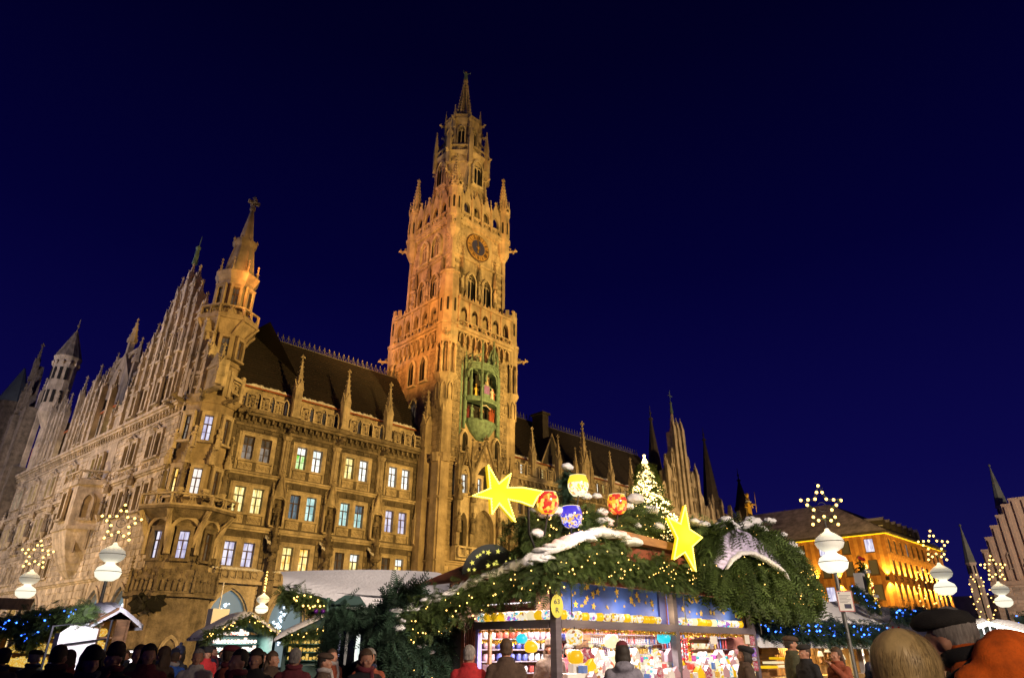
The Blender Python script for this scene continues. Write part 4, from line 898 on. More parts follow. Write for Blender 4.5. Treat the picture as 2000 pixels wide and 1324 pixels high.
# chequered quoins
for F_, sides in ((UF, (-1, 1)), (UW, (-1, 1))):
    for s in sides:
        for i in range(13):
            z = 39.3 + .53 * i; q = MB(); q.tint = -.28 if i % 2 else .12; x = s * (3.55 if i % 2 else 3.75); w = .30 if i % 2 else .5
            q.block(-w, w, 0, .49, 0, .1); mk('quoin', q, 'stone_tower', tower, F_ @ T(x, -.09 - (.03 if i % 2 == 0 else 0), z))
        
        if F_ is UF or s < 0: q = MB(); q.box(s * 4.3 - .25, -.25, 39.2, s * 4.3 + .25, .25, 51.05); mk('corner_strip', q, 'stone_tower', tower, F_)
for F_, hf in ((TF, HL), (TWF, HL)):
    for z0, z1 in ((19.6, 20.1), (15.3, 15.7), (9.2, 9.55)):
        q = MB(); q.box(-hf - .3, -.38, z0 + .2, hf + .3, .05, z1); q.box(-hf - .15, -.2, z0, hf + .15, .05, z0 + .198); mk('string_course', q, 'stone_tower', tower, F_)
    q = MB()
    for i in range(9):
        c = -3.6 + .9 * i; arch_ring(q, c - .27, c + .27, 33.5, 34.2, 34.75, .16, -.55, .05, 4); q.frus(c - .45, -.3, 33.0, 33.5, .06, .2, 5); q.octa(c, -.12, 34.1, .12, .2)
    q.box(-4.4, -.6, 34.8, 4.4, .05, 35.1); q.box(-4.5, -.8, 35.1, 4.5, .05, 35.42); mk('arcade_corbel', q, 'stone_tower', tower, F_)
    pm = balustrade_mesh(1.45, .85, 1).mesh('parapet_panel')
    for i in range(6): mk('parapet_panel', pm, 'stone_tower', tower, F_ @ T(-4.35 + 1.45 * i, -.62, 35.43))
    gm_ = MB(); arch_plate(gm_, -.85, .85, 36.3, 39.0, -.48, .48, 37.5, 38.3, -.5, -.12, 5); gm_.box(-.95, -.62, 36.3, -.72, -.02, 38.7); gm_.octa(-.83, -.6, 38.9, .2, .35); gmm = gm_.mesh('gallery_arch')
    for i in range(5): mk('gallery_arch', gmm, 'stone_tower', tower, F_ @ T(-3.4 + 1.7 * i, 0, 0))
    q = MB(); q.box(-4.4, -.75, 39.0, 4.4, .05, 39.3); q.add([(-4.4, -.75, 39.3), (4.4, -.75, 39.3), (4.4, 1.2, 40.1), (-4.4, 1.2, 40.1)], [(0, 1, 2, 3)])
    for i in range(14): q.octa(-4.2 + .64 * i, -.72, 39.45, .12, .28)
    mk('gallery_roof', q, 'stone_tower', tower, F_)
# corner turrets of the gallery
for sx_, sy_ in ((-1, -1), (1, -1), (-1, 1), (1, 1)):
    x, y = sx_ * 4.85, sy_ * 4.85; front = (sx_ == -1 and sy_ == -1); q = MB()
    oct8(q, x, y, 23.6, 26.0, .15, .95); oct8(q, x, y, 26.0, 28.7, .95); oct8(q, x, y, 28.7, 29.35, 1.0, 1.35)
    oct8(q, x, y, 29.35, 33.2, .62); oct8(q, x, y, 33.1, 35.45, 1.2, 1.28); oct8(q, x, y, 35.45, 35.8, 1.38); oct8(q, x, y, 35.8, 40.0, 1.15)
    for k in range(8):
        a = k * math.pi / 4 + math.pi / 8; px, py = x + 1.12 * math.cos(a), y + 1.12 * math.sin(a)
        q.frus(px, py, 29.35, 32.4, .17, .17, 6); q.frus(px, py, 29.35, 29.7, .24, .19, 6); q.frus(px, py, 32.2, 32.6, .17, .27, 6)
        M = T(x, y, 0) @ rotz(k * math.pi / 4) @ T(0, -1.12, 0); c_ = MB(); arch_ring(c_, -.3, .3, 32.3, 32.7, 33.3, .14, -.1, .15, 4); arch_ring(c_, -.24, .24, 26.3, 27.6, 28.3, .12, .02, .2, 4); q.add(c_.v, c_.f, M)
        if not front:
            c_ = MB(); c_.box(-.3, -.02, 40.0, .18, .22, 40.75); q.add(c_.v, c_.f, M)
    t_ = mk('corner_turret', q, 'stone_tower', tower, T(CX, CY, 0))
    for k in range(8):
        F_ = T(CX + x, CY + y, 0) @ rotz(k * math.pi / 4) @ T(0, -1.15, 0)
        mk('slit_window', MB().box(-.13, -.03, 37.2, .13, .05, 38.9), 'void', tower, F_)
    if front or (sx_ * sy_ < 0 and sy_ < 0):
        pass
    if front:
        q = MB(); oct8(q, x, y, 40.0, 42.6, 1.12, 1.0); oct8(q, x, y, 42.6, 43.4, 1.0, .5); oct8(q, x, y, 42.4, 42.7, 1.2); mk('corner_turret', q, 'stone_tower', tower, T(CX, CY, 0))
    F_ = T(CX + x, CY + y, 33.9) @ rotz(math.atan2(sy_, sx_) + math.pi / 2) @ T(0, -1.2, 0); mk('gargoyle', gargoyle_mesh(1.5), 'stone_tower', tower, F_)
# west windows of the shaft
for u in (-.2, 2.0): lancet(tower, TWF, u - .2, 29.3, 1.0, 3.0, 'dark_glass', lights=1, y=-.24)
lancet(tower, TWF, 0, 23.5, 1.5, 4.0, 'pane_dusk', y=.0)
# pinnacle buttress against the west face
q = MB(); q.box(-.55, -.9, 0, .55, .1, 21); mk('buttress', q, 'stone_tower', tower, TWF @ T(3.4, 0, 0)); mk('pinnacle', pinnacle_mesh(.9, 2.6, 3.6, 6, .4), 'stone_tower', tower, TWF @ T(3.4, -.45, 21))
for F_ in (TF, TWF):
    for s in (-1, 1): q = MB(); q.box(s * 5.1 - .55, -.35, 0, s * 5.1 + .55, .1, 19.6); q.frus(s * 5.1, -.1, 19.3, 20.2, .6, .75, 8); mk('buttress', q, 'stone_tower', tower, F_)
# belfry windows, statues under canopies, clock
for F_ in (UF, UW):
    for s in (-1, 1): lancet(tower, F_, s * 1.3, 40.3, 1.25, 3.9, 'dark_glass', ring=.26, y=-.22)
    for i, x in enumerate((-2.75, 0, 2.75)):
        q = MB(); q.frus(x, -.3, 40.9, 41.5, .1, .4, 6); q.frus(x, -.32, 43.6, 44.0, .36, .42, 6); spirelet(q, x, -.3, 44.0, 46.4 + (1.2 if i != 1 and F_ is UF else 0), .34, 6, 0, 5, .25); mk('canopy', q, 'stone_soot', tower, F_); mk('statue', stm[i], 'stone', tower, F_ @ T(x, -.32, 41.5))
    q = MB(); q.box(-4.5, -.3, 46.1, 4.5, .05, 46.35); mk('string_course', q, 'stone_tower', tower, F_)
    q = MB(); q.box(-4.4, -.45, 51.1, 4.4, .1, 51.5); q.box(-4.4, -.6, 51.5, 4.4, .1, 51.8)
    for i in range(16): q.octa(-4.1 + .55 * i, -.3, 51.1, .16, .2)
    mk('cornice', q, 'stone_tower', tower, F_)
for u in (-1.35, 1.15):
    lancet(tower, UW, u, 46.9, 1.5, 3.2, 'stone_soot', ring=.3, y=-.22)
def clock(F_):
    q = MB(); n = 40; ck = mk('clock_dial', MB().lathe([(1.98, 0), (1.98, .12), (1.86, .16)], 40, Matrix.Rotation(math.pi / 2, 4, 'X')), 'clock_dark', tower, F_)
    q = MB(); M = Matrix.Rotation(math.pi / 2, 4, 'X')
    pr = [(1.12, .165), (1.84, .165)]; vs = [(r * math.cos(2 * math.pi * i / n), -.17, r * math.sin(2 * math.pi * i / n)) for r, _ in pr for i in range(n)]
    q.add(vs, [(i, (i + 1) % n, n + (i + 1) % n, n + i) for i in range(n)]); mk('hour_ring', q, 'dial_ring', ck, F_)
    q = MB(); q.add([(1.1 * math.cos(2 * math.pi * i / n), -.19, 1.1 * math.sin(2 * math.pi * i / n)) for i in range(n)], [list(range(n))]); mk('dial_centre', q, 'clock_blue', ck, F_)
    num = ('XII', 'I', 'II', 'III', 'IIII', 'V', 'VI', 'VII', 'VIII', 'IX', 'X', 'XI')
    for h, s in enumerate(num):
        q = MB(); wd = {'I': .13, 'V': .24, 'X': .24}; tot = sum(wd[c] for c in s); x = -tot / 2
        for c in s:
            w = wd[c]; cx = x + w / 2; x += w
            if c == 'I': q.box(cx - .048, -.2, 1.2, cx + .048, -.172, 1.74)
            elif c == 'V': q.prism([(cx - .10, 1.74), (cx - .03, 1.2), (cx + .06, 1.2), (cx, 1.74)], -.2, -.172); q.prism([(cx + .075, 1.74), (cx - .01, 1.2), (cx + .02, 1.2), (cx + .1, 1.74)], -.2, -.172)
            else: q.prism([(cx - .10, 1.74), (cx + .04, 1.2), (cx + .1, 1.2), (cx - .04, 1.74)], -.2, -.172); q.prism([(cx - .1, 1.2), (cx - .07, 1.2), (cx + .1, 1.74), (cx + .07, 1.74)], -.203, -.175)
        q.box(-.02, -.196, 1.13, .02, -.172, 1.83, Matrix.Rotation(R(15), 4, 'Y')); mk('numeral', q, 'clock_dark', ck, F_ @ Matrix.Rotation(R(30) * h, 4, 'Y'))
    for a, L, w in ((R(-10), 1.55, .05), (R(188), .95, .08)):
        q = MB(); q.prism([(-w, -.2), (w, -.2), (w * 1.3, L * .7), (0, L), (-w * 1.3, L * .7)], -.26, -.22); q.ball(0, -.24, L * .72, w * 2.2, 8, 4, 1, .3, 1); mk('clock_hand', q, 'gold', ck, F_ @ Matrix.Rotation(a, 4, 'Y'))
    q = MB(); q.ball(0, -.26, 0, .22, 12, 6, 1, .3, 1)
    for i in range(8): a = i * math.pi / 4; q.prism([(.16 * math.cos(a - .3), .16 * math.sin(a - .3)), (.42 * math.cos(a), .42 * math.sin(a)), (.16 * math.cos(a + .3), .16 * math.sin(a + .3))][::-1], -.25, -.22)
    mk('sun_boss', q, 'gold', ck, F_)
clock(UF @ T(-.2, 0, 48.75))
q = MB(); arch_ring(q, -1.15, 1.15, 47, 47, 47.01, .01, 0, .01); 
# top gallery
for k in range(2):
    F_ = tface(k, HU)
    pm = balustrade_mesh(1.25, 1.0, 0).mesh('parapet_panel'); am = MB(); arch_plate(am, -.8, .8, 52.85, 55.0, -.52, .52, 53.8, 54.7, -.45, -.1, 5)
    am.prism([(-.8, 54.9), (.8, 54.9), (0, 57.0)], -.47, -.2)
    for s in (-1, 1):
        for i in range(4): f = (i + .6) / 4.5; am.octa(s * .8 * (1 - f), -.42, 54.95 + 2.1 * f, .11, .14)
    finial(am, 0, -.35, 56.9, .36); am.box(-.98, -.6, 51.8, -.74, -.05, 55.6); spirelet(am, -.86, -.33, 55.6, 57.2, .17, 4, math.pi / 4, 3, .15); am = am.mesh('gallery_arch')
    for i in range(4):
        mk('gallery_arch', am, 'stone_tower', tower, F_ @ T(-2.6 + 1.72 * i, 0, 0)); mk('parapet_panel', pm, 'stone_tower', tower, F_ @ T(-2.6 - .62 + 1.72 * i, -.5, 51.82))
for sx_, sy_ in ((-1, -1), (1, -1), (-1, 1), (1, 1)):
    x, y = sx_ * 4.3, sy_ * 4.3; q = MB(); oct8(q, x, y, 48.3, 49.6, .3, .85); oct8(q, x, y, 49.6, 51.6, .85); oct8(q, x, y, 51.5, 51.8, 1.02); oct8(q, x, y, 51.8, 56.6, .85); oct8(q, x, y, 56.4, 56.8, .98)
    for k in range(8):
        M = T(x, y, 0) @ rotz(k * math.pi / 4) @ T(0, -.85, 0); c_ = MB(); arch_ring(c_, -.17, .17, 52.6, 54.3, 54.9, .1, -.08, .05, 4); gablet(c_, -.33, .33, 56.0, 57.5, -.13, .05); q.add(c_.v, c_.f, M)
        a = k * math.pi / 4 + math.pi / 8; spirelet(q, x + .9 * math.cos(a), y + .9 * math.sin(a), 56.6, 58.2, .13, 4, a, 3, .15)
    spirelet(q, x, y, 56.8, 62.0 if not (sx_ < 0 and sy_ < 0) else 61.4, .72, 8, math.pi / 8, 9, .55); tt = mk('gallery_turret', q, 'stone_tower', tower, T(CX, CY, 0))
    for k in range(8): mk('slit_window', MB().box(-.12, -.02, 52.7, .12, .03, 54.5), 'void', tower, T(CX + x, CY + y, 0) @ rotz(k * math.pi / 4) @ T(0, -.86, 0))
    mk('gargoyle', gargoyle_mesh(1.3), 'stone_tower', tower, T(CX + x, CY + y, 50.2) @ rotz(math.atan2(sy_, sx_) + math.pi / 2) @ T(0, -.8, 0))
# octagon stages and spire
q = MB(); oct8(q, 0, 0, 52.5, 64.6, 3.4, 3.3); oct8(q, 0, 0, 64.2, 64.8, 3.4, 3.75); oct8(q, 0, 0, 64.8, 71.2, 2.32); oct8(q, 0, 0, 71.0, 71.8, 2.35, 2.7); oct8(q, 0, 0, 71.8, 72.6, 2.6); oct8(q, 0, 0, 58.9, 59.2, 3.5); mk('octagon', q, 'stone_tower', tower, T(CX, CY, 0))
op = balustrade_mesh(2.9, 1.05, 1).mesh('balcony_panel'); op2 = balustrade_mesh(1.9, .7, 1).mesh('balcony_panel')
for k in range(8):
    F_ = T(CX, CY, 0) @ rotz(-k * math.pi / 4)
    f1, f2 = F_ @ T(0, -3.36, 0), F_ @ T(0, -2.32, 0)
    mk('balcony_panel', op, 'stone_tower', tower, F_ @ T(-1.45, -3.62, 64.82)); mk('balcony_panel', op2, 'stone_tower', tower, F_ @ T(-.95, -2.62, 71.82))
    if k % 2 == 0: lancet(tower, f1, 0, 59.5, 1.5, 4.1, 'dark_glass', ring=.25, y=-.2)
    lancet(tower, f2, 0, 67.0, .95, 3.3, 'dark_glass', ring=.18, y=-.2)
    q = MB(); gablet(q, -1.2, 1.2, 63.0, 64.4, -.15, .05); q.box(-1.4, -.1, 57.6, 1.4, .05, 57.85); mk('gablet', q, 'stone_tower', tower, f1)
    Fc = T(CX, CY, 0) @ rotz(-(k + .5) * math.pi / 4)
    q = MB(); q.box(-.28, -.28, 62.6, .28, .28, 67.0); spirelet(q, 0, 0, 67.0, 69.8, .34, 4, math.pi / 4, 5, .28); q.tube([(0, .1, 66.8), (0, .7, 67.5), (0, 1.3, 68.6)], .14, 5); mk('pinnacle', q, 'stone_tower', tower, Fc @ T(0, -3.95, 0))
    q = MB(); q.box(-.17, -.17, 70.2, .17, .17, 72.6); spirelet(q, 0, 0, 72.6, 74.4, .22, 4, math.pi / 4, 4, .2); mk('pinnacle', q, 'stone_tower', tower, Fc @ T(0, -2.75, 0))
    q = MB(); q.box(-.24, -.3, 52.9, .24, .3, 58.0); spirelet(q, 0, 0, 58.0, 61.6, .34, 4, math.pi / 4, 6, .3); q.tube([(0, 0, 54), (0, .6, 55)], .16, 5); mk('pinnacle', q, 'stone_tower', tower, Fc @ T(0, -3.8, 0))
    q = MB(); q.box(-.12, -.1, 65, .12, .1, 71.2); mk('corner_strip', q, 'stone_tower', tower, Fc @ T(0, -2.5, 0))
    for z, r_ in ((64.5, 3.8), (71.4, 2.7), (61.0, 3.6)):
        if k % 2 == 1 or z > 70: mk('gargoyle', gargoyle_mesh(1.15), 'stone_tower', tower, Fc @ T(0, -r_, z))
q = MB(); cR = 1.36
for k in range(8):
    a0 = math.pi / 8 + k * math.pi / 4; a1 = a0 + math.pi / 4
    q.tube([(cR * math.cos(a0), cR * math.sin(a0), 72.6), (.2 * math.cos(a0), .2 * math.sin(a0), 81.3)], .13, 5, r1=.06)
    for i in range(13): f = (i + .5) / 13; rr = cR * (1 - f) + .2 * f + .12; q.octa(rr * math.cos(a0), rr * math.sin(a0), 72.6 + 8.7 * f, .16, .18)
    for i in range(9):
        f = i / 9; f2 = f + .075; ra, rb = (cR * (1 - f) + .2 * f) * .97, (cR * (1 - f2) + .2 * f2) * .97; za, zb = 72.6 + 8.7 * f, 72.6 + 8.7 * f2
        q.add([(ra * math.cos(a0), ra * math.sin(a0), za), (ra * math.cos(a1), ra * math.sin(a1), za), (rb * math.cos(a1), rb * math.sin(a1), zb), (rb * math.cos(a0), rb * math.sin(a0), zb)], [(0, 1, 2, 3), (3, 2, 1, 0)])
oct8(q, 0, 0, 72.6, 81, .75, .12); q.frus(0, 0, 81.2, 81.5, .3, .25, 8); q.ball(0, 0, 81.85, .42, 10, 7); mk('spire', q, 'stone_tower', tower, T(CX, CY, 0))
q = MB(); q.lathe([(.34, 0), (.36, .2), (.28, .7), (.24, 1.05), (.30, 1.3), (.12, 1.45)], 8); q.tube([(.2, 0, 1.3), (.45, -.2, 1.2), (.75, -.35, 1.25)], .08, 5); q.tube([(-.2, 0, 1.3), (-.4, -.1, 1.5), (-.45, -.1, 1.9)], .08, 5); q.cur = 1; q.ball(0, 0, 1.62, .22, 8, 6); mk('spire_figure', q, ('copper', 'gold'), tower, T(CX, CY, 82.2) @ rotz(R(-35)))

# ---- chiming bay with turning figures, in green copper
GX = T(CX - .15, CY - HL, 0)
q = MB(); q.box(-2.7, .7, 24.4, 2.7, .8, 31.7); mk('stage_back', q, 'void', tower, GX)
q = MB()
def half(bb, z0, z1, r0, r1, n=10, sx=1.0, depth=.62):
    vs = []
    for z, r in ((z0, r0), (z1, r1)):
        for i in range(n + 1): a = math.pi * i / n; vs.append((-r * sx * math.cos(a), -r * depth * math.sin(a), z))
    fs = [(i, i + 1, n + 2 + i, n + 1 + i) for i in range(n)] + [list(range(n + 1))[::-1], list(range(n + 1, 2 * n + 2))]
    bb.add(vs, fs)
half(q, 22.6, 23.4, .5, 1.5); half(q, 23.4, 24.3, 1.5, 2.1); half(q, 24.3, 24.75, 2.15, 2.15)
half(q, 26.8, 27.0, 2.35, 2.5); half(q, 27.0, 27.35, 2.55, 2.45)
for x, y, z0, z1 in ((-2.5, -.25, 23.5, 31.6), (2.5, -.25, 23.5, 31.6), (-.95, -1.35, 24.6, 33.2), (1.9, -.85, 24.6, 32.6), (-2.0, -.7, 27.3, 31.2), (.9, -1.3, 31.0, 33.6)):
    q.frus(x, y, z0, z1, .17, .14, 6); spirelet(q, x, y, z1 - .1, z1 + 1.1, .16, 6, 0, 4, .16); q.frus(x, y, z0 + (z1 - z0) * .45, z0 + (z1 - z0) * .45 + .2, .25, .25, 6)
half(q, 30.6, 31.3, 2.45, 2.35); half(q, 31.3, 31.5, 2.5, 2.5)
for s, c in ((-1, -1.7), (1, .6)):
    arch_ring(q, c - .72, c + .72, 29.4, 29.8, 30.6, .2, -1.25 if s > 0 else -.85, -.6, 6)
arch_ring(q, .2, 1.75, 27.6, 28.4, 29.1, .14, -.5, -.3, 6)
for k in range(9): a = math.pi * (k + .5) / 9; q.octa(-2.4 * math.cos(a), -2.4 * .62 * math.sin(a), 31.75, .14, .32)
q.tube([(-.2, -1.3, 31.5), (.35, -1.35, 33.2), (.9, -1.3, 34.0)], .08, 5); q.tube([(2.0, -.8, 31.5), (1.5, -1.1, 33.0), (.9, -1.3, 34.0)], .08, 5); q.prism([(-.1, 31.5), (1.9, 31.5), (.9, 33.4)], -.9, -.7); spirelet(q, .9, -1.2, 33.2, 34.6, .22, 4, 0, 5, .25)
q.tube([(-2.4, -.5, 31.5), (-1.7, -1.0, 32.2), (-.95, -1.35, 32.6)], .07, 5)
for x in (-2.9, 2.95): q.box(x - .12, -.1, 22.0, x + .12, .1, 31.0); spirelet(q, x, 0, 31, 32, .15, 4, 0, 3, .15)
bay = mk('chiming_bay', q, 'copper', tower, GX)
for x0_ in (-2.6, 2.2): mk('stage_frame', MB().box(x0_, -.3, 24.4, x0_ + .4, .7, 31.5), 'copper', tower, GX)
bl = MB(); bl.lathe([(.30, 0), (.24, .1), (.18, .35), (.1, .45), (.03, .5)], 8)
for i, (x, z) in enumerate(((-1.75, 31.75), (-1.35, 31.75), (.9, 31.7))): mk('bell', bl, 'iron_grey', tower, GX @ T(x, -.95, z))
figs = [(-1.7, -.5, 27.4, 'cloth_olive', 1.3), (-1.25, -.7, 27.4, 'gold_paint', 1.4), (-.3, -.9, 27.5, 'old_white', 1.5), (.1, -1.0, 29.0, 'stone', 1.4), (1.0, -.9, 27.4, 'old_white', 1.55), (1.3, -.8, 27.4, 'cloth_rust', 1.4), (-1.7, -.6, 24.8, 'copper', 1.6), (-.55, -.85, 24.8, 'wood_pale', 1.6), (.85, -.85, 24.8, 'cloth_rust', 1.6), (1.2, -.8, 24.8, 'cloth_rust', 1.6), (-2.0, -.3, 24.8, 'cloth_maroon', 1.4)]
for i, (x, y, z, c, h) in enumerate(figs): mk('chime_figure', statue_mesh(h, i + 20), c, tower, GX @ T(x, y, z))
q = MB(); q.box(-.5, -1.15, 27.5, .45, -.6, 29.0); q.cur = 1; q.box(-.4, -1.2, 27.9, .38, -1.152, 28.9); mk('throne_box', q, ('copper', 'tile_red'), tower, GX)
q = MB(); q.tube([(-.5, -1.0, 26.4), (0, -1.1, 26.55), (.5, -1.0, 26.35), (.85, -.9, 26.3)], .05, 5); mk('garland_hoop', q, 'old_white', tower, GX)
for s in (-1, 1): lancet(tower, GX, s * 2.4, 20.9, .8, 2.2, 'void', lights=1, y=-.25)
# ---- gabled oriel over the entrance
q = MB(); q.box(-3.7, -.9, 9.6, 3.7, 0, 11.0); arch_plate(q, -1.9, 1.9, 11.0, 15.9, -1.45, 1.45, 13.0, 14.9, -.95, -.3, 7)
for s in (-1, 1):
    x0, x1 = (1.9, 3.7) if s > 0 else (-3.7, -1.9); c = (x0 + x1) / 2
    arch_plate(q, x0, x1, 11.0, 15.9, c - .48, c + .48, 13.3, 14.3, -.95, -.3, 5); arch_plate(q, x0, x1, 16.0, 19.2, c - .45, c + .45, 17.9, 18.8, -.95, -.3, 5)
arch_plate(q, -1.9, 1.9, 16.0, 20.0, -1.2, 1.2, 17.6, 19.6, -.95, -.3, 7); q.box(-3.8, -1.1, 15.9, 3.8, 0, 16.05)
ent = mk('entrance_oriel', q, 'stone', tower, TF)
q = MB()
for s in (-1, 1):
    q.tube([(s * 1.85, -1.1, 18.3), (0, -1.1, 22.3)], .17, 5)
    for i in range(8): f = (i + .5) / 8; q.octa(s * 1.85 * (1 - f) + s * .18, -1.1, 18.4 + 4 * f, .17)
    c = s * 2.8
    for r_ in (-1, 1):
        q.tube([(c + r_ * .85, -1.1, 18.0), (c, -1.1, 20.8)], .11, 5)
        for i in range(5): f = (i + .5) / 5; q.octa(c + r_ * .85 * (1 - f) + r_ * .12, -1.1, 18.1 + 2.7 * f, .12)
    finial(q, c, -1.1, 20.7, .5)
for x in (-3.75, -1.9, 1.9, 3.75): q.box(x - .2, -1.25, 11, x + .2, -.7, 19.0); spirelet(q, x, -1.0, 19.0, 22.0 if abs(x) < 3 else 21.0, .27, 4, math.pi / 4, 6, .3)
finial(q, 0, -1.1, 22.2, .6); mk('entrance_gables', q, 'stone_soot', tower, TF)
for c in (-2.8, 2.8):
    casement(tower, TF, c, 16.3, .8, 2.0, 'pane_white', y=-.75); q = MB(); q.box(c - .5, -.35, 11.0, c + .5, -.3, 14.4); mk('lancet_dark', q, 'void', tower, TF)
q = MB(); q.box(-1.5, -.4, 11.0, 1.5, -.36, 15.0); mk('blind_arch', q, 'stone_soot', tower, TF); q = MB(); q.box(-1.25, -.4, 16.05, 1.25, -.36, 19.7); mk('blind_arch', q, 'void', tower, TF); casement(tower, TF, -.6, 16.3, .6, 1.9, 'pane_white', y=-.7)
ep = balustrade_mesh(1.8, 1.0, 1).mesh('balcony_panel')
for i in range(4): mk('balcony_panel', ep, 'stone', tower, TF @ T(-3.6 + 1.8 * i, -1.25, 9.85))
for x in (-3.75, -1.9, 1.9, 3.75): mk('statue', stm[int(x) % 5], 'stone_soot', tower, TF @ T(x, -1.4, 12.2)); mk('statue', stm[int(x + 2) % 5], 'stone_soot', tower, TF @ T(x, -1.4, 15.4))
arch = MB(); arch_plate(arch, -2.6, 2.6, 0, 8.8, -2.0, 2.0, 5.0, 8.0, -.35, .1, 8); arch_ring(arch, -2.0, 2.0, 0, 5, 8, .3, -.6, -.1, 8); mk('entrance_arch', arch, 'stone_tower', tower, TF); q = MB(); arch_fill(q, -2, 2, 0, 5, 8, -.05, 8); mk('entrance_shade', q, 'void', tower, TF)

# ================================================================== TOWN HALL, EAST RANGE
EB = [55.2 + 5.15 * i for i in range(7)]; EP = [57.85, 62.75, 73.9, 78.8, 84.0]
b = MB(); wall_grid(b, 52.3, 88, 0, 21, [(c - 1.4, c + 1.4, z, z + 2.2) for c in EB for z in (7.6, 12, 16.2)]); ew = mk('wall', b, 'stone_soot', hall, FR)
ashlar(ew, FR, courses(52.5, 72, 8, 19.4, [(c - 1.7, c + 1.7, z - .4, z + 2.6) for c in EB for z in (7.6, 12, 16.2)], .48, 1.0), 'stone_soot')
for c in EB:
    for z in (7.6, 12, 16.2):
        for s in (-.75, .75): casement(hall, FR, c + s, z, 1.15, 2.2, 'pane_dusk' if (c > 60 or z > 14) else 'dark_glass', y=-.02)
mk('cornice', dentil_cornice(52.4, 88, 19.35, 20.85, 0, .6, .7), 'stone', hall, FR)
for z in (10.7, 15.0): b = MB(); b.box(52.4, -.3, z, 88, .05, z + .35); mk('string_course', b, 'stone', hall, FR)
attic(53.0, 87.5, EP, ('pane_white', 'pane_yellow', 'pane_dusk', 'pane_white', 'pane_dusk'))
roof('roof', 52.3, 91, 1.1, 23.4, 6.3, 31.2)
cp = mk('pinnacle', pinnacle_mesh(1.1, 3.6, 5.2, 8, .6), 'stone', hall, FR @ T(67.9, -.5, 20.9))
for dx, dy in ((-1.6, 0), (1.6, 0), (-.9, -.5), (.9, -.5)): mk('pinnacle', pinnacle_mesh(.5, 2.8, 2.4, 5, .3), 'stone', hall, FR @ T(67.9 + dx, -.4 + dy, 20.9))
b = MB(); b.box(63.6, 3.0, 26.5, 64.8, 5.0, 31.4); b.box(63.4, 2.8, 31.4, 65.0, 5.2, 31.7); mk('chimney', b, 'roof_dark', hall, FR)
b = MB(); b.prism([(61, 23.3), (65.2, 23.3), (63.1, 27.6)], 1.0, 4.5); b.cur = 1; b.tube([(60.9, .9, 23.3), (63.1, .9, 27.8), (65.3, .9, 23.3)], .14, 5); mk('dormer', b, ('roof_dark', 'stone'), hall, FR)
# east gable with its pinnacles
prof = [(0, 34.4), (1.3, 34.6), (2.7, 30.4), (4.4, 27.4), (6.2, 24.4), (7.8, 22.2)]; GC = 93.0
b = MB(); xs = [s * o for o, _ in prof[::-1] for s in (-1,)] + [o for o, _ in prof[1:]]
tp = dict(prof)
for i in range(len(xs) - 1):
    a, c = xs[i], xs[i + 1]; zt = min(tp[abs(a)], tp[abs(c)]); b.box(GC + a, -.3, 20.9, GC + c, 1.0, zt); n = 2
    for q in range(n):
        x = GC + a + (c - a) * (q + .5) / n
        for zz in np.arange(21.6, zt - 1.5, 2.4): arch_ring(b, x - .26, x + .26, zz, zz + 1.2, zz + 1.8, .1, -.48, -.28, 3)
    gablet(b, GC + a, GC + c, zt, zt + 1.1, -.3, .4)
b.box(84.6, -.6, 0, 101.5, 5, 20.9)
for z in (11.0, 15.2): b.box(84.5, -.8, z, 101.6, -.5, z + .3)
for q in range(9): b.box(84.8 + 1.95 * q, -.95, 8, 85.2 + 1.95 * q, -.59, 20.4)
b.box(84.5, -1.0, 20.4, 101.6, .2, 20.95); eg = mk('gable', b, 'stone', hall, FR)
for o, z in prof:
    if o in (2.7, 6.2): continue
    for s in ((-1, 1) if o else (1,)): b = MB(); b.box(-.35, -.75, 20.9, .35, -.29, z + .6); mk('pilaster', b, 'stone', eg, FR @ T(GC + s * o, 0, 0)); mk('pinnacle', pinnacle_mesh(.5, .5, 1.2, 3, .25), 'stone', eg, FR @ T(GC + s * o, -.35, z + .6))
b = MB(); b.frus(0, 0, 35.5, 37.8, .3, .2, 6); b.cur = 1; b.frus(0, 0, 37.8, 39.4, .3, .14, 6); b.ball(0, 0, 39.7, .24, 8, 5); b.tube([(0, 0, 39.9), (0, 0, 42)], .04, 4); b.box(-.6, -.04, 41, .6, .04, 41.1); mk('gable_figure', b, ('stone', 'copper'), eg, FR @ T(GC, .3, 0))
for x, y, zt in ((95.2, 6, 38.6), (113.2, 6, 38.6), (125.2, 6, 32.6)):
    b = MB(); b.frus(0, 0, 0, 27, 1.4, 1.4, 8); b.frus(0, 0, 26.6, 27.3, 1.7, 1.7, 8); b.frus(0, 0, 27.3, zt, 1.5, .18, 8); b.frus(0, 0, zt, zt + .3, .4, .4, 8); b.frus(0, 0, zt + .3, zt + 2.6, .12, .03, 6); b.ball(0, 0, zt + 1.2, .22, 6, 4); mk('turret_spire', b, 'spire_dark', hall, FR @ T(x, y, 0))
b = MB(); b.box(101.5, 0, 0, 122, 10, 19.5)
for k in range(7): z = 23.0 - .55 * k; b.box(101.5 + 3 * k, -.5, 15, 102.1 + 3 * k, .1, z + 1.2); gablet(b, 101.3 + 3 * k, 102.3 + 3 * k, z + 1.2, z + 2.6, -.5, .1)
b.prism([(101.5, 19.5), (122, 19.5), (118, 22), (103, 24)], 1, 5); mk('end_block', b, 'stone_soot', hall, FR)
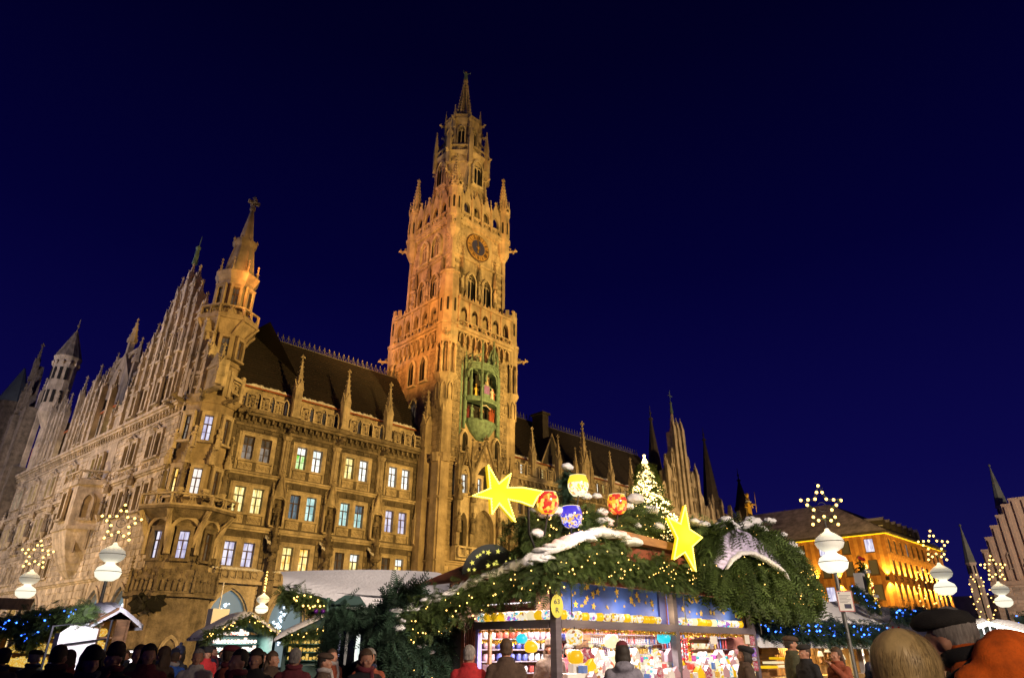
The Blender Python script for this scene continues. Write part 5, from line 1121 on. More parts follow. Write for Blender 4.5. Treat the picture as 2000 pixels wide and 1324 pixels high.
# ================================================================== kits for foliage, snow, bulbs
def frond(n=7, w=.32, droop=.25, needle=.05):
    """a flat fir spray of unit length along +x: stem and paired leaflets as narrow triangles"""
    V, F = [], []
    def tri(a, b_, c): i = len(V); V.extend([a, b_, c]); F.append((i, i + 1, i + 2))
    tri((0, -.02, 0), (0, .02, 0), (1, 0, -droop))
    for i in range(n):
        f = (i + .6) / n; x = f; z = -droop * f * f
        L = w * (1 - .75 * f) + .06
        for s in (-1, 1):
            tri((x - needle, s * .01, z), (x + needle, s * .01, z), (x + L * .55, s * L, z - .10 * L))
            tri((x, s * L * .45, z + .01), (x + needle * 1.6, s * L * .35, z), (x + L * .75, s * L * .72, z + .06))
    return np.array(V, float), np.array(F, int)
FRV, FRF = frond(); FSV, FSF = frond(4, .38, .2, .09)
def scatter(name, pos, dirs, size, m='fir', parent=None, base=(FRV, FRF), rs=nrs, tintv=.45, kind=None):
    """real spray geometry at many points: each spray points along its own direction"""
    BV, BF = base; N = len(pos); pos = np.asarray(pos, float); d = np.asarray(dirs, float); d /= np.linalg.norm(d, axis=1, keepdims=True) + 1e-9
    up = np.tile([0, 0, 1.0], (N, 1)) + rs.normal(0, .5, (N, 3)); s = np.cross(up, d); s /= np.linalg.norm(s, axis=1, keepdims=True) + 1e-9; u = np.cross(d, s)
    sz = size * rs.uniform(.6, 1.3, N); Rm = np.stack([d, s, u], axis=2) * sz[:, None, None]
    V = (np.einsum('nij,kj->nki', Rm, BV) + pos[:, None, :]).reshape(-1, 3)
    F = (BF[None] + (np.arange(N) * len(BV))[:, None, None]).reshape(-1, 3)
    t = np.repeat(rs.uniform(-tintv, tintv, N), len(BF))
    if parent is not None:
        inv = np.array(W[parent.as_pointer()].inverted()); V = V @ inv[:3, :3].T + inv[:3, 3]
        o = mk(name, np_mesh(name, V, F, t), m, parent, W[parent.as_pointer()])
    else: o = mk(name, np_mesh(name, V, F, t), m)
    if kind: o['kind'] = kind
    return o
_ic = bmesh.new(); bmesh.ops.create_icosphere(_ic, subdivisions=1, radius=1); BULB = bpy.data.meshes.new('bulb'); _ic.to_mesh(BULB); _ic.free()
_ic = bmesh.new(); bmesh.ops.create_icosphere(_ic, subdivisions=3, radius=1); ICO = bpy.data.meshes.new('ico'); _ic.to_mesh(ICO); _ic.free()
ICOV = np.array([v.co[:] for v in ICO.vertices]); ICOF = np.array([p.vertices[:] for p in ICO.polygons])
BM = {}
def bulb(parent, p, r=.02, m='bulb_warm'):
    if (m, r) not in BM:
        me = BULB.copy(); me.name = 'bulb'; me.transform(Matrix.Scale(r, 4)); me.materials.append(MATS[m]); BM[(m, r)] = me
    o = bpy.data.objects.new('bulb', BM[(m, r)]); COL.objects.link(o); o.parent = parent
    M = T(*p); o.matrix_local = W[parent.as_pointer()].inverted() @ M; W[o.as_pointer()] = M
    return o
from mathutils import noise as mnoise
def lump(parent, p, r, sx=1, sy=1, sz=.6, seed=0, name='snow', m='snow', amp=.28):
    """a settled clod of snow: rounded on top, ragged below"""
    V = ICOV * (1, 1, 1); off = Vector((seed * 3.1, seed * 1.7, 0)); out = []
    for v in V:
        q = Vector(v); k = 1 + amp * mnoise.noise(q * 1.6 + off) + amp * .5 * mnoise.noise(q * 4 + off); z = q.z * k
        if z < 0: z *= .55
        out.append((q.x * k * r * sx, q.y * k * r * sy, z * r * sz))
    me = np_mesh(name, np.array(out), ICOF); me.polygons.foreach_set('use_smooth', [True] * len(me.polygons))
    return mk(name, me, m, parent, T(*p))
def poly_in(x, z, poly):
    c = False; n = len(poly)
    for i in range(n):
        x0, z0 = poly[i]; x1, z1 = poly[i - 1]
        if (z0 > z) != (z1 > z) and x < (x1 - x0) * (z - z0) / (z1 - z0) + x0: c = not c
    return c
def star_poly(R_, r_, n=5, rot=math.pi / 2):
    return [((R_ if i % 2 == 0 else r_) * math.cos(rot + math.pi * i / n), (R_ if i % 2 == 0 else r_) * math.sin(rot + math.pi * i / n)) for i in range(2 * n)]

# ================================================================== the other sides of the square
ob = thing('orange_building', 'orange five storey building with snowy hipped roof and glowing wall lamps', 'building', (137, -6, 0))
OX0, OX1, OY0, OY1, OH = 123.6, 156.0, -19.0, 14.0, 19.8
OW = T(OX0, OY0, 0) @ rotz(R(-90)); OS = T(OX0, OY0, 0)      # west wall: local x runs to -Y ; south wall: local x runs to +X
wx = [-2.6 - 3.9 * i for i in range(8)]; sx_ = [2.2 + 3.0 * i for i in range(10)]
WZ = ((2.0, 2.2), (5.6, 2.4), (9.1, 2.4), (13.0, 2.4), (16.6, 2.2))
b = MB(); q = MB(); wall_grid(q, -33, 0, 0, OH, [(x - .75, x + .75, z, z + h) for x in wx for z, h in WZ], 0, .35); b.add(q.v, q.f, rotz(R(-90)))
q = MB(); wall_grid(q, 0, 32.4, 0, OH, [(x - .62, x + .62, z, z + h) for x in sx_ for z, h in WZ], 0, .35); b.add(q.v, q.f)
mk('wall', b, 'plaster_orange', ob, OS)
def plain_win(w, h):
    f = MB(); f.box(-w / 2, .12, 0, -w / 2 + .08, .2, h); f.box(w / 2 - .08, .12, 0, w / 2, .2, h); f.box(-w / 2 + .08, .12, h - .08, w / 2 - .08, .2, h); f.box(-w / 2 + .08, .12, 0, w / 2 - .08, .2, .08); f.box(-w / 2 - .1, -.1, -.14, w / 2 + .1, .12, -.01)
    p = MB(); p.add([(-w / 2 + .08, .17, .08), (w / 2 - .08, .17, .08), (w / 2 - .08, .17, h - .08), (-w / 2 + .08, .17, h - .08)], [(0, 1, 2, 3)]); return f.mesh('window'), p.mesh('pane')
PW = {}
def pw(F_, par, x, z, w, h, g, fr='frame_wood'):
    if (w, h) not in PW: PW[(w, h)] = plain_win(w, h)
    o = mk('window', PW[(w, h)][0], fr, par, F_ @ T(x, 0, z)); mk('pane', PW[(w, h)][1], g, o, F_ @ T(x, 0, z))
for i, x in enumerate(wx):
    for j, (z, h) in enumerate(WZ): pw(OW, ob, x, z, 1.5, h, 'pane_lilac' if (i * 3 + j * 5) % 4 == 0 or (j == 4 and i in (0, 2)) else 'dim_glass')
for i, x in enumerate(sx_):
    for j, (z, h) in enumerate(WZ): pw(OS, ob, x, z, 1.24, h, 'pane_blue' if (i * 7 + j * 3) % 11 == 0 else 'dim_glass')
sc = MB(); sc.box(-.14, -.34, -.3, .14, -.02, -.24); sc.box(-.14, -.34, .24, .14, -.02, .3); sc.box(-.16, -.36, -.238, .16, -.30, .238); sc = sc.mesh('wall_lamp')
def sconce(F_, x, z):
    s_ = mk('wall_lamp', sc, 'iron', ob, F_ @ T(x, 0, z)); M = F_ @ T(x, -.42, z); p = M.translation
    for d in (1, -1):
        lamp('wall_lamp_light', 'SPOT', (p.x, p.y, p.z + d * .35), 5200, (1, .58, .08), tuple(p + (F_.to_3x3() @ Vector((0, .2, d))) ), .12, 74, .8)
for x in [-.65 - 3.9 * i for i in range(6)]: sconce(OW, x, 12.3)
for x in [.7 + 3.0 * i for i in range(11)]: sconce(OS, x, 12.3)
b = MB(); b.tube([(OX0 - .5, OY1, OH - .45), (OX0 - .5, OY0 - .5, OH - .45), (OX1, OY0 - .5, OH - .45)], .09, 4); mk('eave_light', b, 'sign_yellow', ob)
b = MB(); e = .9; rz_ = 27.0
A, B_, C_, D_ = (OX0 - e, OY0 - e, OH), (OX1 + e, OY0 - e, OH), (OX1 + e, OY1, OH), (OX0 - e, OY1, OH); E_, F2 = (OX0 + 9, OY0 + 11, rz_), (OX1 - 8, OY0 + 11, rz_)
b.cur = 1; b.add([A, B_, F2, E_], [(0, 1, 2, 3)]); b.cur = 0; b.add([D_, A, E_, (OX0 + 9, OY1, rz_)], [(0, 1, 2, 3)]); b.cur = 1; b.add([B_, C_, F2], [(0, 1, 2)]); b.add([A, B_, C_, D_], [(3, 2, 1, 0)])
b.box(OX0 - e, OY0 - e, OH - .35, OX1 + e, OY1, OH - .02); mk('roof', b, ('roof_snow', 'roof_dark'), ob)
for i in range(7):
    x = OX0 + 5.5 + 3.1 * i; q = MB(); q.prism([(x - .7, 21.2), (x + .7, 21.2), (x + .7, 22.4), (x, 22.9), (x - .7, 22.4)], OY0 + 1.0, OY0 + 5); q.cur = 1; q.add([(x - .8, OY0 + .9, 22.35), (x, OY0 + .9, 22.95), (x, OY0 + 5, 22.95), (x - .8, OY0 + 5, 22.35)], [(0, 1, 2, 3)]); mk('dormer', q, ('roof_dark', 'snow'), ob)
for k in range(5): mk('snow', snow_lump([(OX0 + 4 + 5 * k, OY0 + 1.5 + k % 3, 21.3 + .6 * (k % 3)), (OX0 + 7.5 + 5 * k, OY0 + 2.2 + k % 3, 21.9 + .6 * (k % 3))], .5, .12, k), 'snow', ob)

oth = thing('old_town_hall', 'pale stepped gable hall with a green copper spire at the far end', 'town hall', (176, -34, 0))
b = MB(); GY = -32.2; gx = 170.0
st_ = [(0, 30.0), (1.7, 29.0), (3.2, 27.0), (4.7, 25.0), (6.2, 22.8), (7.7, 20.4), (9.0, 18.0)]
for i in range(len(st_) - 1):
    for s in (-1, 1):
        a, c = sorted((GY + s * st_[i][0], GY + s * st_[i + 1][0])); zt = st_[i][1]
        b.box(gx, a, 16, gx + 1.2, c, zt); b.box(gx - .18, a - .05, zt, gx + 1.3, c + .05, zt + .35)
        b.box(gx - .35, (a + c) / 2 - .28, 14.5, gx, (a + c) / 2 + .28, zt - .3)
b.box(gx, GY - 9, 0, gx + 18, GY + 9, 16.0); b.box(gx - .2, GY - 9.1, 13.6, gx, GY + 9.1, 14.1); mk('gable', b, 'plaster_pale', oth)
OF = T(gx, GY, 0) @ rotz(R(-90))
ashlar(oth, OF, courses(-9, 9, .3, 13.4, [(-3, 3, 0, 8)], .7, 1.4), 'old_white', single=0, jit=.03)
q = MB(); arch_ring(q, -2.2, 2.2, 0, 5, 7, .4, -.25, .1); arch_fill(q, -2.2, 2.2, 0, 5, 7, -.03); mk('gate_arch', q, 'iron_grey', oth, OF)
lancet(oth, OF, 0, 20, 1.6, 4.5, 'dim_glass', y=-.1, stone='old_white'); lancet(oth, OF, -4.4, 16.8, .6, 2.8, 'dim_glass', y=-.1, lights=1, stone='old_white'); lancet(oth, OF, 4.4, 16.8, .6, 2.8, 'dim_glass', y=-.1, lights=1, stone='old_white')
mk('statue', statue_mesh(3.0, 4), 'old_white', oth, OF @ T(-1.9, -.4, 15.2))
for x, y, z0, z1, z2, r_ in ((177.5, -28.0, 26.5, 30.0, 39.0, 1.25), (168.5, -21.0, 14, 18.0, 25.6, 1.0)):
    q = MB(); q.frus(x, y, z0 - 6, z1, r_ * .85, r_ * .85, 8); q.frus(x, y, z1 - .2, z1 + .2, r_, r_ * 1.1, 8); q.cur = 1; q.frus(x, y, z1 + .2, z2, r_, .06, 8); q.ball(x, y, z2 + .2, .28, 8, 5)
    q.cur = 2
    for k in range(8): a = k * math.pi / 4; q.box(x + .8 * r_ * math.cos(a) - .12, y + .8 * r_ * math.sin(a) - .12, z1 - 2, x + .8 * r_ * math.cos(a) + .12, y + .8 * r_ * math.sin(a) + .12, z1 - .4)
    mk('ridge_turret', q, ('old_white', 'spire_copper', 'iron'), oth)
q = MB(); q.box(171.2, -23, 0, 182, -12, 12); q.box(167.5, -22, 0, 169.5, -20, 15); mk('side_wing', q, 'old_white', oth)
for i in range(4): pw(T(171.2, -23, 0) @ rotz(R(-90)), oth, -1.5 - 2.2 * i, 8.5, .9, 1.8, 'dim_glass')

# golden figure on its column
mc = thing('column_statue', 'gilded crowned figure with a sceptre on a tall stone column', 'statue', (46.8, -33.3, 0))
q = MB(); q.box(-1, -1, 0, 1, 1, 2.2); q.frus(0, 0, 2.2, 9.4, .42, .36, 16); q.frus(0, 0, 9.4, 9.9, .38, .62, 16); q.box(-.6, -.6, 9.9, .6, .6, 10.15); mk('column', q, 'old_white', mc, T(46.8, -33.3, 0))
q = statue_mesh(1.75, 2); q.frus(0, 0, 1.74, 2.0, .10, .15, 8); q.octa(0, 0, 2.02, .07, .12); q.tube([(.42, -.28, .6), (.46, -.3, 2.1)], .022, 5); q.tube([(.24, 0, 1.26), (.42, -.2, 1.2)], .06, 5); q.ball(-.18, -.25, 1.2, .11, 7, 5); q.frus(0, 0, 0, .1, .36, .36, 10); mk('figure', q.mesh('figure', True), 'gold_paint', mc, T(46.8, -33.3, 10.15) @ rotz(R(-30)))
mk('snow', snow_lump([(46.5, -33.35, 11.55), (47.1, -33.35, 11.55)], .16, .09, 3), 'snow', mc)
lamp('unseen_flood', 'SPOT', (42, -40, 4), 3800, YELL, (46.8, -33.3, 11), .3, 20)

# ================================================================== the lit tree
tx, ty = 59.6, -15.9
tr = thing('christmas_tree', 'tall conical fir hung with hundreds of warm fairy lights', 'christmas tree', (tx, ty, 0))
q = MB(); q.frus(0, 0, 0, 19, .35, .06, 8); mk('trunk', q, 'bark', tr, T(tx, ty, 0))
P_, D__ = [], []
for i in range(6500):
    f = nrs.uniform(0, 1) ** 1.5; z = 1.4 + 18.6 * f; rr = (20.6 - z) / 19.2 * 7.3 * (1 + .13 * math.sin(z * 4.1)); a = nrs.uniform(0, 2 * math.pi); k = math.sqrt(nrs.uniform(.15, 1)) * .86
    P_.append((tx + rr * k * math.cos(a), ty + rr * k * math.sin(a), z)); D__.append((math.cos(a), math.sin(a), -.25 + nrs.uniform(-.3, .35)))
scatter('crown', P_, D__, .85, 'fir', tr, (FSV, FSF))
rest = MB(); nb = 0
for i in range(4600):
    f = (i / 4600) ** 1.35; z = 1.6 + 18.9 * f + nrs.uniform(-.3, .3); rr = (20.8 - z) / 19.2 * 7.3 * (1 + .13 * math.sin(z * 4.1)) * nrs.uniform(.86, 1.04); a = nrs.uniform(0, 2 * math.pi)
    p = (tx + rr * math.cos(a), ty + rr * math.sin(a), z); toward = (p[0] - tx) * -.72 + (p[1] - ty) * -.69
    if toward > -.2 * rr and nb < 290 and z > 9: bulb(tr, p, .075, 'bulb_far'); nb += 1
    else: rest.octa(*p, .085)
tag(mk('fairy_lights', rest, 'bulb_far', tr), kind='stuff')
bulb(tr, (tx, ty, 20.9), .16, 'bulb_far')
for z in (12, 16): lamp('fairy_glow', 'POINT', (tx - 4.5, ty - 4.2, z), 420, (1, .72, .3), None, 1.0)

# ================================================================== lamps with lit stars
def lamp_post(x, y, rz, label, bulbm='bulb_warm', grp='street lamps crowned with lit stars', br=.046):
    t = thing('street_lamp', label, 'street lamp', (x, y, 0), rz, grp); M0 = T(x, y, 0) @ rotz(rz)
    q = MB(); q.frus(0, 0, 0, .9, .11, .09, 10); q.frus(0, 0, .9, 3.55, .065, .05, 10); q.frus(0, 0, 3.5, 3.6, .12, .16, 10); mk('pole', q, 'iron_grey', t, M0)
    q = MB(); q.lathe([(.10, 3.50), (.20, 3.52), (.34, 3.62), (.385, 3.76), (.375, 3.80), (.33, 3.90), (.16, 4.0), (.12, 4.05)], 24); mk('lower_globe', q.mesh('lower_globe', True), 'globe_low', t, M0)
    q = MB(); q.lathe([(.12, 4.05), (.20, 4.08), (.33, 4.17), (.38, 4.28), (.375, 4.33), (.34, 4.42), (.20, 4.53), (.09, 4.59), (.045, 4.68)], 24); mk('upper_globe', q.mesh('upper_globe', True), 'globe_top', t, M0)
    q = MB(); q.lathe([(.385, 4.30), (.395, 4.31), (.385, 4.32)], 24); q.lathe([(.388, 3.77), (.396, 3.78), (.388, 3.79)], 24); mk('rim', q, 'iron_grey', t, M0)
    sp_ = [(a, 0, b_ + 5.28) for a, b_ in star_poly(.60, .27)]; q = MB(); q.tube(sp_, .014, 5, closed=True); q.tube([(a * .8, 0, (b_ - 5.28) * .8 + 5.28) for a, _, b_ in sp_], .011, 4, closed=True); q.tube([(0, 0, 4.66), (0, 0, 5.0)], .018, 5)
    q.tube([(.13 * math.cos(i * .6283), 0, 5.28 + .13 * math.sin(i * .6283)) for i in range(10)], .01, 4, closed=True); s_ = mk('star_frame', q, 'iron', t, M0)
    P_, D2 = [], []
    for i in range(10):
        a, c = Vector(sp_[i]), Vector(sp_[(i + 1) % 10])
        for k in range(7): P_.append(tuple(M0 @ (a.lerp(c, (k + .5) / 7)))); d = (c - a).normalized() + Vector((nrs.normal(0, .4), nrs.normal(0, .4), nrs.normal(0, .4))); D2.append(tuple(M0.to_3x3() @ d))
        for k in (0, .5): bulb(t, M0 @ a.lerp(c, k), br, bulbm)
    scatter('fir_sprigs', P_, D2, .10, 'fir', t, (FSV, FSF))
    lamp('street_lamp_light', 'POINT', (x, y, 5.0), 28, (1, .8, .5), None, .4)
    return t
lamp_post(19.42, -48.77, R(-45), 'street lamp with star and a white notice on its pole beside the snowy stall')
lamp_post(30.4, -48.63, R(-45), 'street lamp with star standing before the yellow lit orange building')
lamp_post(40.9, -48.42, R(-50), 'street lamp with star standing before the pale stepped gable', br=.05)
lamp_post(6.1, -31.37, R(-10), 'street lamp with star rising behind the blue lit stall beside the corner dragon')
lamp_post(5.97, -19.9, R(-10), 'street lamp with star nearest the left edge, before the side arcade', br=.05)
lamp_post(19.0, -14.8, R(62), 'street lamp whose star is seen edge on, before the first arcade arch', br=.05)
ls_ = thing('lamp_notice', 'white notice with a red border strapped to a lamp pole', 'sign', (19.42, -48.9, 2.74), R(-45)); M0 = T(19.36, -48.9, 2.52) @ rotz(R(-45))
q = MB(); q.box(-.21, -.02, 0, .21, 0, .52); q.cur = 1
for a in ((-.205, -.026, .005, .205, -.021, .022), (-.205, -.026, .498, .205, -.021, .515), (-.205, -.026, .0225, -.19, -.021, .4975), (.19, -.026, .0225, .205, -.021, .4975)): q.box(*a)
q.cur = 2
for i in range(6): q.box(-.15, -.024, .40 - .035 * i, .15 - .05 * (i % 3), -.021, .408 - .035 * i)
q.box(-.05, -.024, .08, .13, -.021, .19); q.ball(-.14, -.02, .46, .022, 8, 4, 1, .2, 1); mk('board', q, ('paper', 'ink_red', 'ink'), ls_, M0)
# light cascades far down the square
for x, y, lb in ((37.2, -48.3, 'cascade of fairy lights beside the last star lamp on the right'), (33.4, -47.2, 'leaning strand of fairy lights above the market roofs on the right')):
    t = thing('light_cascade', lb, 'lights', (x, y, 0)); q = MB(); q.tube([(0, 0, 0), (0, 0, 4.6)], .03, 5); mk('pole', q, 'iron', t, T(x, y, 0))
    for i in range(34): a = i * 2.4; r_ = .12 + .55 * (1 - i / 34) * (i / 34) * 2.2; bulb(t, (x + r_ * math.cos(a) + .25 * (1 - i / 34), y + r_ * math.sin(a), 2.6 + 2.2 * i / 34), .03, 'bulb_warm')
# ================================================================== MARKET: the candle stall in the middle
SX0, SX1, SXM, SY0, SY1 = 8.16, 14.45, 11.46, -48.63, -46.0
stall = thing('candle_stall', 'timber candle stall with starry blue panels, shelves of lanterns and a fir hung roof', 'market stall', (11.2, -47.3, 0))
def part(name, m, *boxes, par=None, tint=0):
    q = MB(); q.tint = tint
    for bx in boxes: q.box(*bx)
    return mk(name, q, m, par or stall)
for x in (SX0, SXM, SX1): part('post', 'beam_grey', (x - .065, SY0 - .06, 0, x + .065, SY0 + .06, 2.55))
part('beam', 'beam_grey', (SX0 + .066, SY0 - .07, 1.90, SXM - .066, SY0 + .09, 2.02)); part('beam', 'beam_grey', (SXM + .066, SY0 - .07, 1.90, SX1 - .066, SY0 + .09, 2.02))
part('beam', 'beam_grey', (SX0 - .07, SY0 + .1, 1.90, SX0 + .09, -46.80, 2.02))
part('counter', 'wood_red', (SX0, SY0 - .25, 0, SX1, SY0 + .35, 1.02)); part('counter', 'wood_red', (SX0 - .2, SY0 + .36, 0, SX0 + .3, -46.8, 1.02))
for i, x0 in enumerate((SX0 + .07, SXM + .07)):
    x1 = (SXM if i == 0 else SX1) - .07; pn = part('sky_panel', 'panel_blue', (x0, SY0 + .14, 2.02, x1, SY0 + .17, 2.62))
    for k in range(36):
        r_ = rnd.choice((.020, .026, .03, .05, .062)); px, pz = rnd.uniform(x0 + .08, x1 - .08), rnd.uniform(2.24, 2.56); q = MB(); q.prism(star_poly(r_, r_ * .42, 5, math.pi / 2 + rnd.uniform(-.3, .3))[::-1][::-1], -.012, .0); mk('star', q, 'gold_paint', pn, T(px, SY0 + .14, pz))
part('blue_board', 'beam_blue', (SX0 + .07, SY0 + .14, 2.621, SX1 - .07, SY0 + .2, 2.75), (SXM - .28, SY0 + .1, 2.03, SXM - .08, SY0 + .139, 2.6), (SX1 - .2, SY0 + .1, 2.03, SX1 - .075, SY0 + .139, 2.6))
part('fascia', 'wood_red', (SX0 - .1, SY0 + .36, 2.16, SX0 - .06, -46.75, 2.62)); part('light_strip', 'lit_white', (SX0 - .125, -48.2, 2.27, SX0 - .105, -47.0, 2.285))
for k in range(5): part('frame_rib', 'wood_red', (SX0 - .06, -46.79 + .05 * k, 0, SX0 + .05 - .01 * (k % 2), -46.76 + .05 * k, 2.1), tint=.4 if k % 2 else -.1)
part('door_frame', 'wood_red', (SX0 - .05, -46.52, 0, SX0 + .02, -46.44, 2.06), (SX0 - .05, -46.05, 0, SX0 + .02, -45.95, 2.06), (SX0 - .05, -46.44, 1.95, SX0 + .02, -46.05, 2.06)); part('door_pane', 'dim_glass', (SX0 - .02, -46.44, .9, SX0 - .01, -46.05, 1.95))
part('back_wall', 'wood_brown', (SX0, SY1 - .05, 0, SX1, SY1, 2.7)); part('side_wall', 'wood_red', (SX1 - .05, SY0 + .1, 0, SX1, SY1 - .06, 2.7)); part('ceiling', 'wood_brown', (SX0, SY0 + .2, 2.7, SX1, SY1, 2.74))
part('partition', 'wood_red', (SXM - .02, SY0 + .9, 0, SXM + .03, -47.3, 1.3)); part('lilac_post', 'wall_lilac', (SX0 - .03, -46.86, .9, SX0 + .06, -46.80, 1.9))
# shelves, each board its own part
SHZ = (1.18, 1.38, 1.58, 1.76)
for z in SHZ: part('shelf', 'beam_grey', (SX0 + .1, SY1 - .33, z, SXM + .2, SY1 - .06, z + .02))
for z in (1.42, 1.62): part('shelf', 'beam_grey', (SXM + .35, SY1 - .33, z, SX1 - .1, SY1 - .06, z + .02))
for z in (1.36, 1.6, 1.82): part('shelf', 'beam_grey', (SX1 - .33, -48.2, z, SX1 - .06, -46.4, z + .02))
def lathe_mesh(name, prof, n=10, smooth=True): q = MB(); q.lathe(prof, n); return q.mesh(name, smooth)
LANT = lathe_mesh('lantern', [(.035, 0), (.062, .012), (.078, .05), (.076, .085), (.058, .12), (.046, .128)], 14)
MUG = lathe_mesh('mug', [(.03, 0), (.042, .005), (.048, .05), (.046, .09), (.04, .1), (.034, .098)], 10)
def top(name, me, m, p, label, cat, group=None, rz=0, s=1.0):
    o = mk(name, me, m, None, T(*p) @ rotz(rz) @ Matrix.Scale(s, 4)); return tag(o, label, cat, group)
lm = ('lantern_mix', 'lit_yellow', 'lit_cream', 'lantern_violet', 'lit_yellow', 'lantern_mix')
ln = {'lit_yellow': 'plain yellow glass lantern glowing', 'lit_cream': 'plain cream glass lantern glowing', 'lantern_mix': 'patterned orange and white lantern glowing', 'lantern_violet': 'violet and turquoise patterned lantern glowing'}
for seg, (x0, x1, wh) in enumerate(((SX0 + .16, SXM - .35, 'on the front beam under the first starry panel'), (SXM + .16, SX1 - .3, 'on the front beam under the second starry panel'))):
    n = int((x1 - x0) / .178)
    for i in range(n):
        k = rnd.choice(lm); top('lantern', LANT, k, (x0 + (x1 - x0) * i / n, SY0 - .0, 2.022), ln[k] + ' ' + wh, 'lantern', ln[k] + 's ' + wh, rnd.uniform(0, 6), rnd.uniform(.92, 1.08))
for i in range(10):
    k = rnd.choice(lm); top('lantern', LANT, k, (SX0 + .01, SY0 + .2 + .17 * i, 2.022), ln[k] + ' on the short side beam left of the corner post', 'lantern', ln[k] + 's on the side beam', rnd.uniform(0, 6), 1.05)
goods = (('mug_blue', 'blue painted mug'), ('mug_white', 'white mug'), ('mug_red', 'terracotta mug'), ('mug_rose', 'rose patterned mug'))
for zi, z in enumerate(SHZ):
    for i in range(17):
        m_, nm_ = goods[(zi * 3 + i // 5 + (zi == 2)) % 4]; top('mug', MUG, m_, (SX0 + .22 + .115 * i * 1.5, SY1 - .2, z + .021), nm_ + ' in the row on the ' + ('lowest', 'second lowest', 'third', 'topmost')[zi] + ' dark shelf', 'mug', nm_ + 's on the ' + ('lowest', 'second lowest', 'third', 'topmost')[zi] + ' dark shelf', rnd.uniform(0, 6), rnd.uniform(1.1, 1.35))
CAN = {m_: lathe_mesh('candle', [(.018, 0), (.018, .16), (.004, .2)], 6) for m_ in ('box_a', 'box_c', 'box_d', 'box_b', 'mug_rose')}
for z, y_ in ((1.36, 0), (1.6, 0), (1.82, 0)):
    for i in range(26):
        m_ = rnd.choice(list(CAN)); nm_ = {'box_a': 'white', 'box_c': 'red', 'box_d': 'amber', 'box_b': 'blue', 'mug_rose': 'pink'}[m_] + ' taper candle'
        top('candle', CAN[m_], m_, (SX1 - .2, -48.1 + .065 * i, z + .021), nm_ + ' in the ' + {1.36: 'bottom', 1.6: 'middle', 1.82: 'top'}[z] + ' rack on the end wall', 'candle', nm_ + 's in the ' + {1.36: 'bottom', 1.6: 'middle', 1.82: 'top'}[z] + ' end wall rack', 0, .95)
for z in (1.42, 1.62):
    for i in range(14):
        m_ = rnd.choice(('lit_cream', 'lantern_mix', 'mug_white')); nm_ = {'lit_cream': 'glowing cream', 'lantern_mix': 'glowing patterned', 'mug_white': 'unlit white'}[m_] + ' votive glass'
        top('votive', MUG, m_, (SXM + .5 + .17 * i, SY1 - .2, z + .021), nm_ + ' on the ' + ('lower' if z < 1.5 else 'upper') + ' shelf behind the second bay', 'votive', nm_ + 'es on the ' + ('lower' if z < 1.5 else 'upper') + ' shelf', 0, 1.2)
for z in (1.30, 1.50, 1.70, 1.88):
    part('shelf', 'beam_grey', (SXM + .1 if z in (1.5, 1.7) else SXM - .9, SY1 - .62, z, SX1 - .4, SY1 - .40, z + .015))
    for i in range(40):
        x = (SXM + .15 if z in (1.5, 1.7) else SXM - .85) + .065 * i
        if x > SX1 - .45: break
        m_ = rnd.choice(list(CAN)) if (i // 6) % 2 else ('mug_rose', 'box_a', 'box_c', 'box_d')[int(z * 10) % 4]; nm_ = {'box_a': 'white', 'box_c': 'red', 'box_d': 'amber', 'box_b': 'blue', 'mug_rose': 'pink'}[m_] + ' taper candle'; top('candle', CAN[m_], m_, (x, SY1 - .5, z + .016), nm_ + ' in the ' + {1.3: 'lowest', 1.5: 'second', 1.7: 'third', 1.88: 'highest'}[z] + ' long rack along the back', 'candle', nm_ + 's in the ' + {1.3: 'lowest', 1.5: 'second', 1.7: 'third', 1.88: 'highest'}[z] + ' back rack', 0, .8)
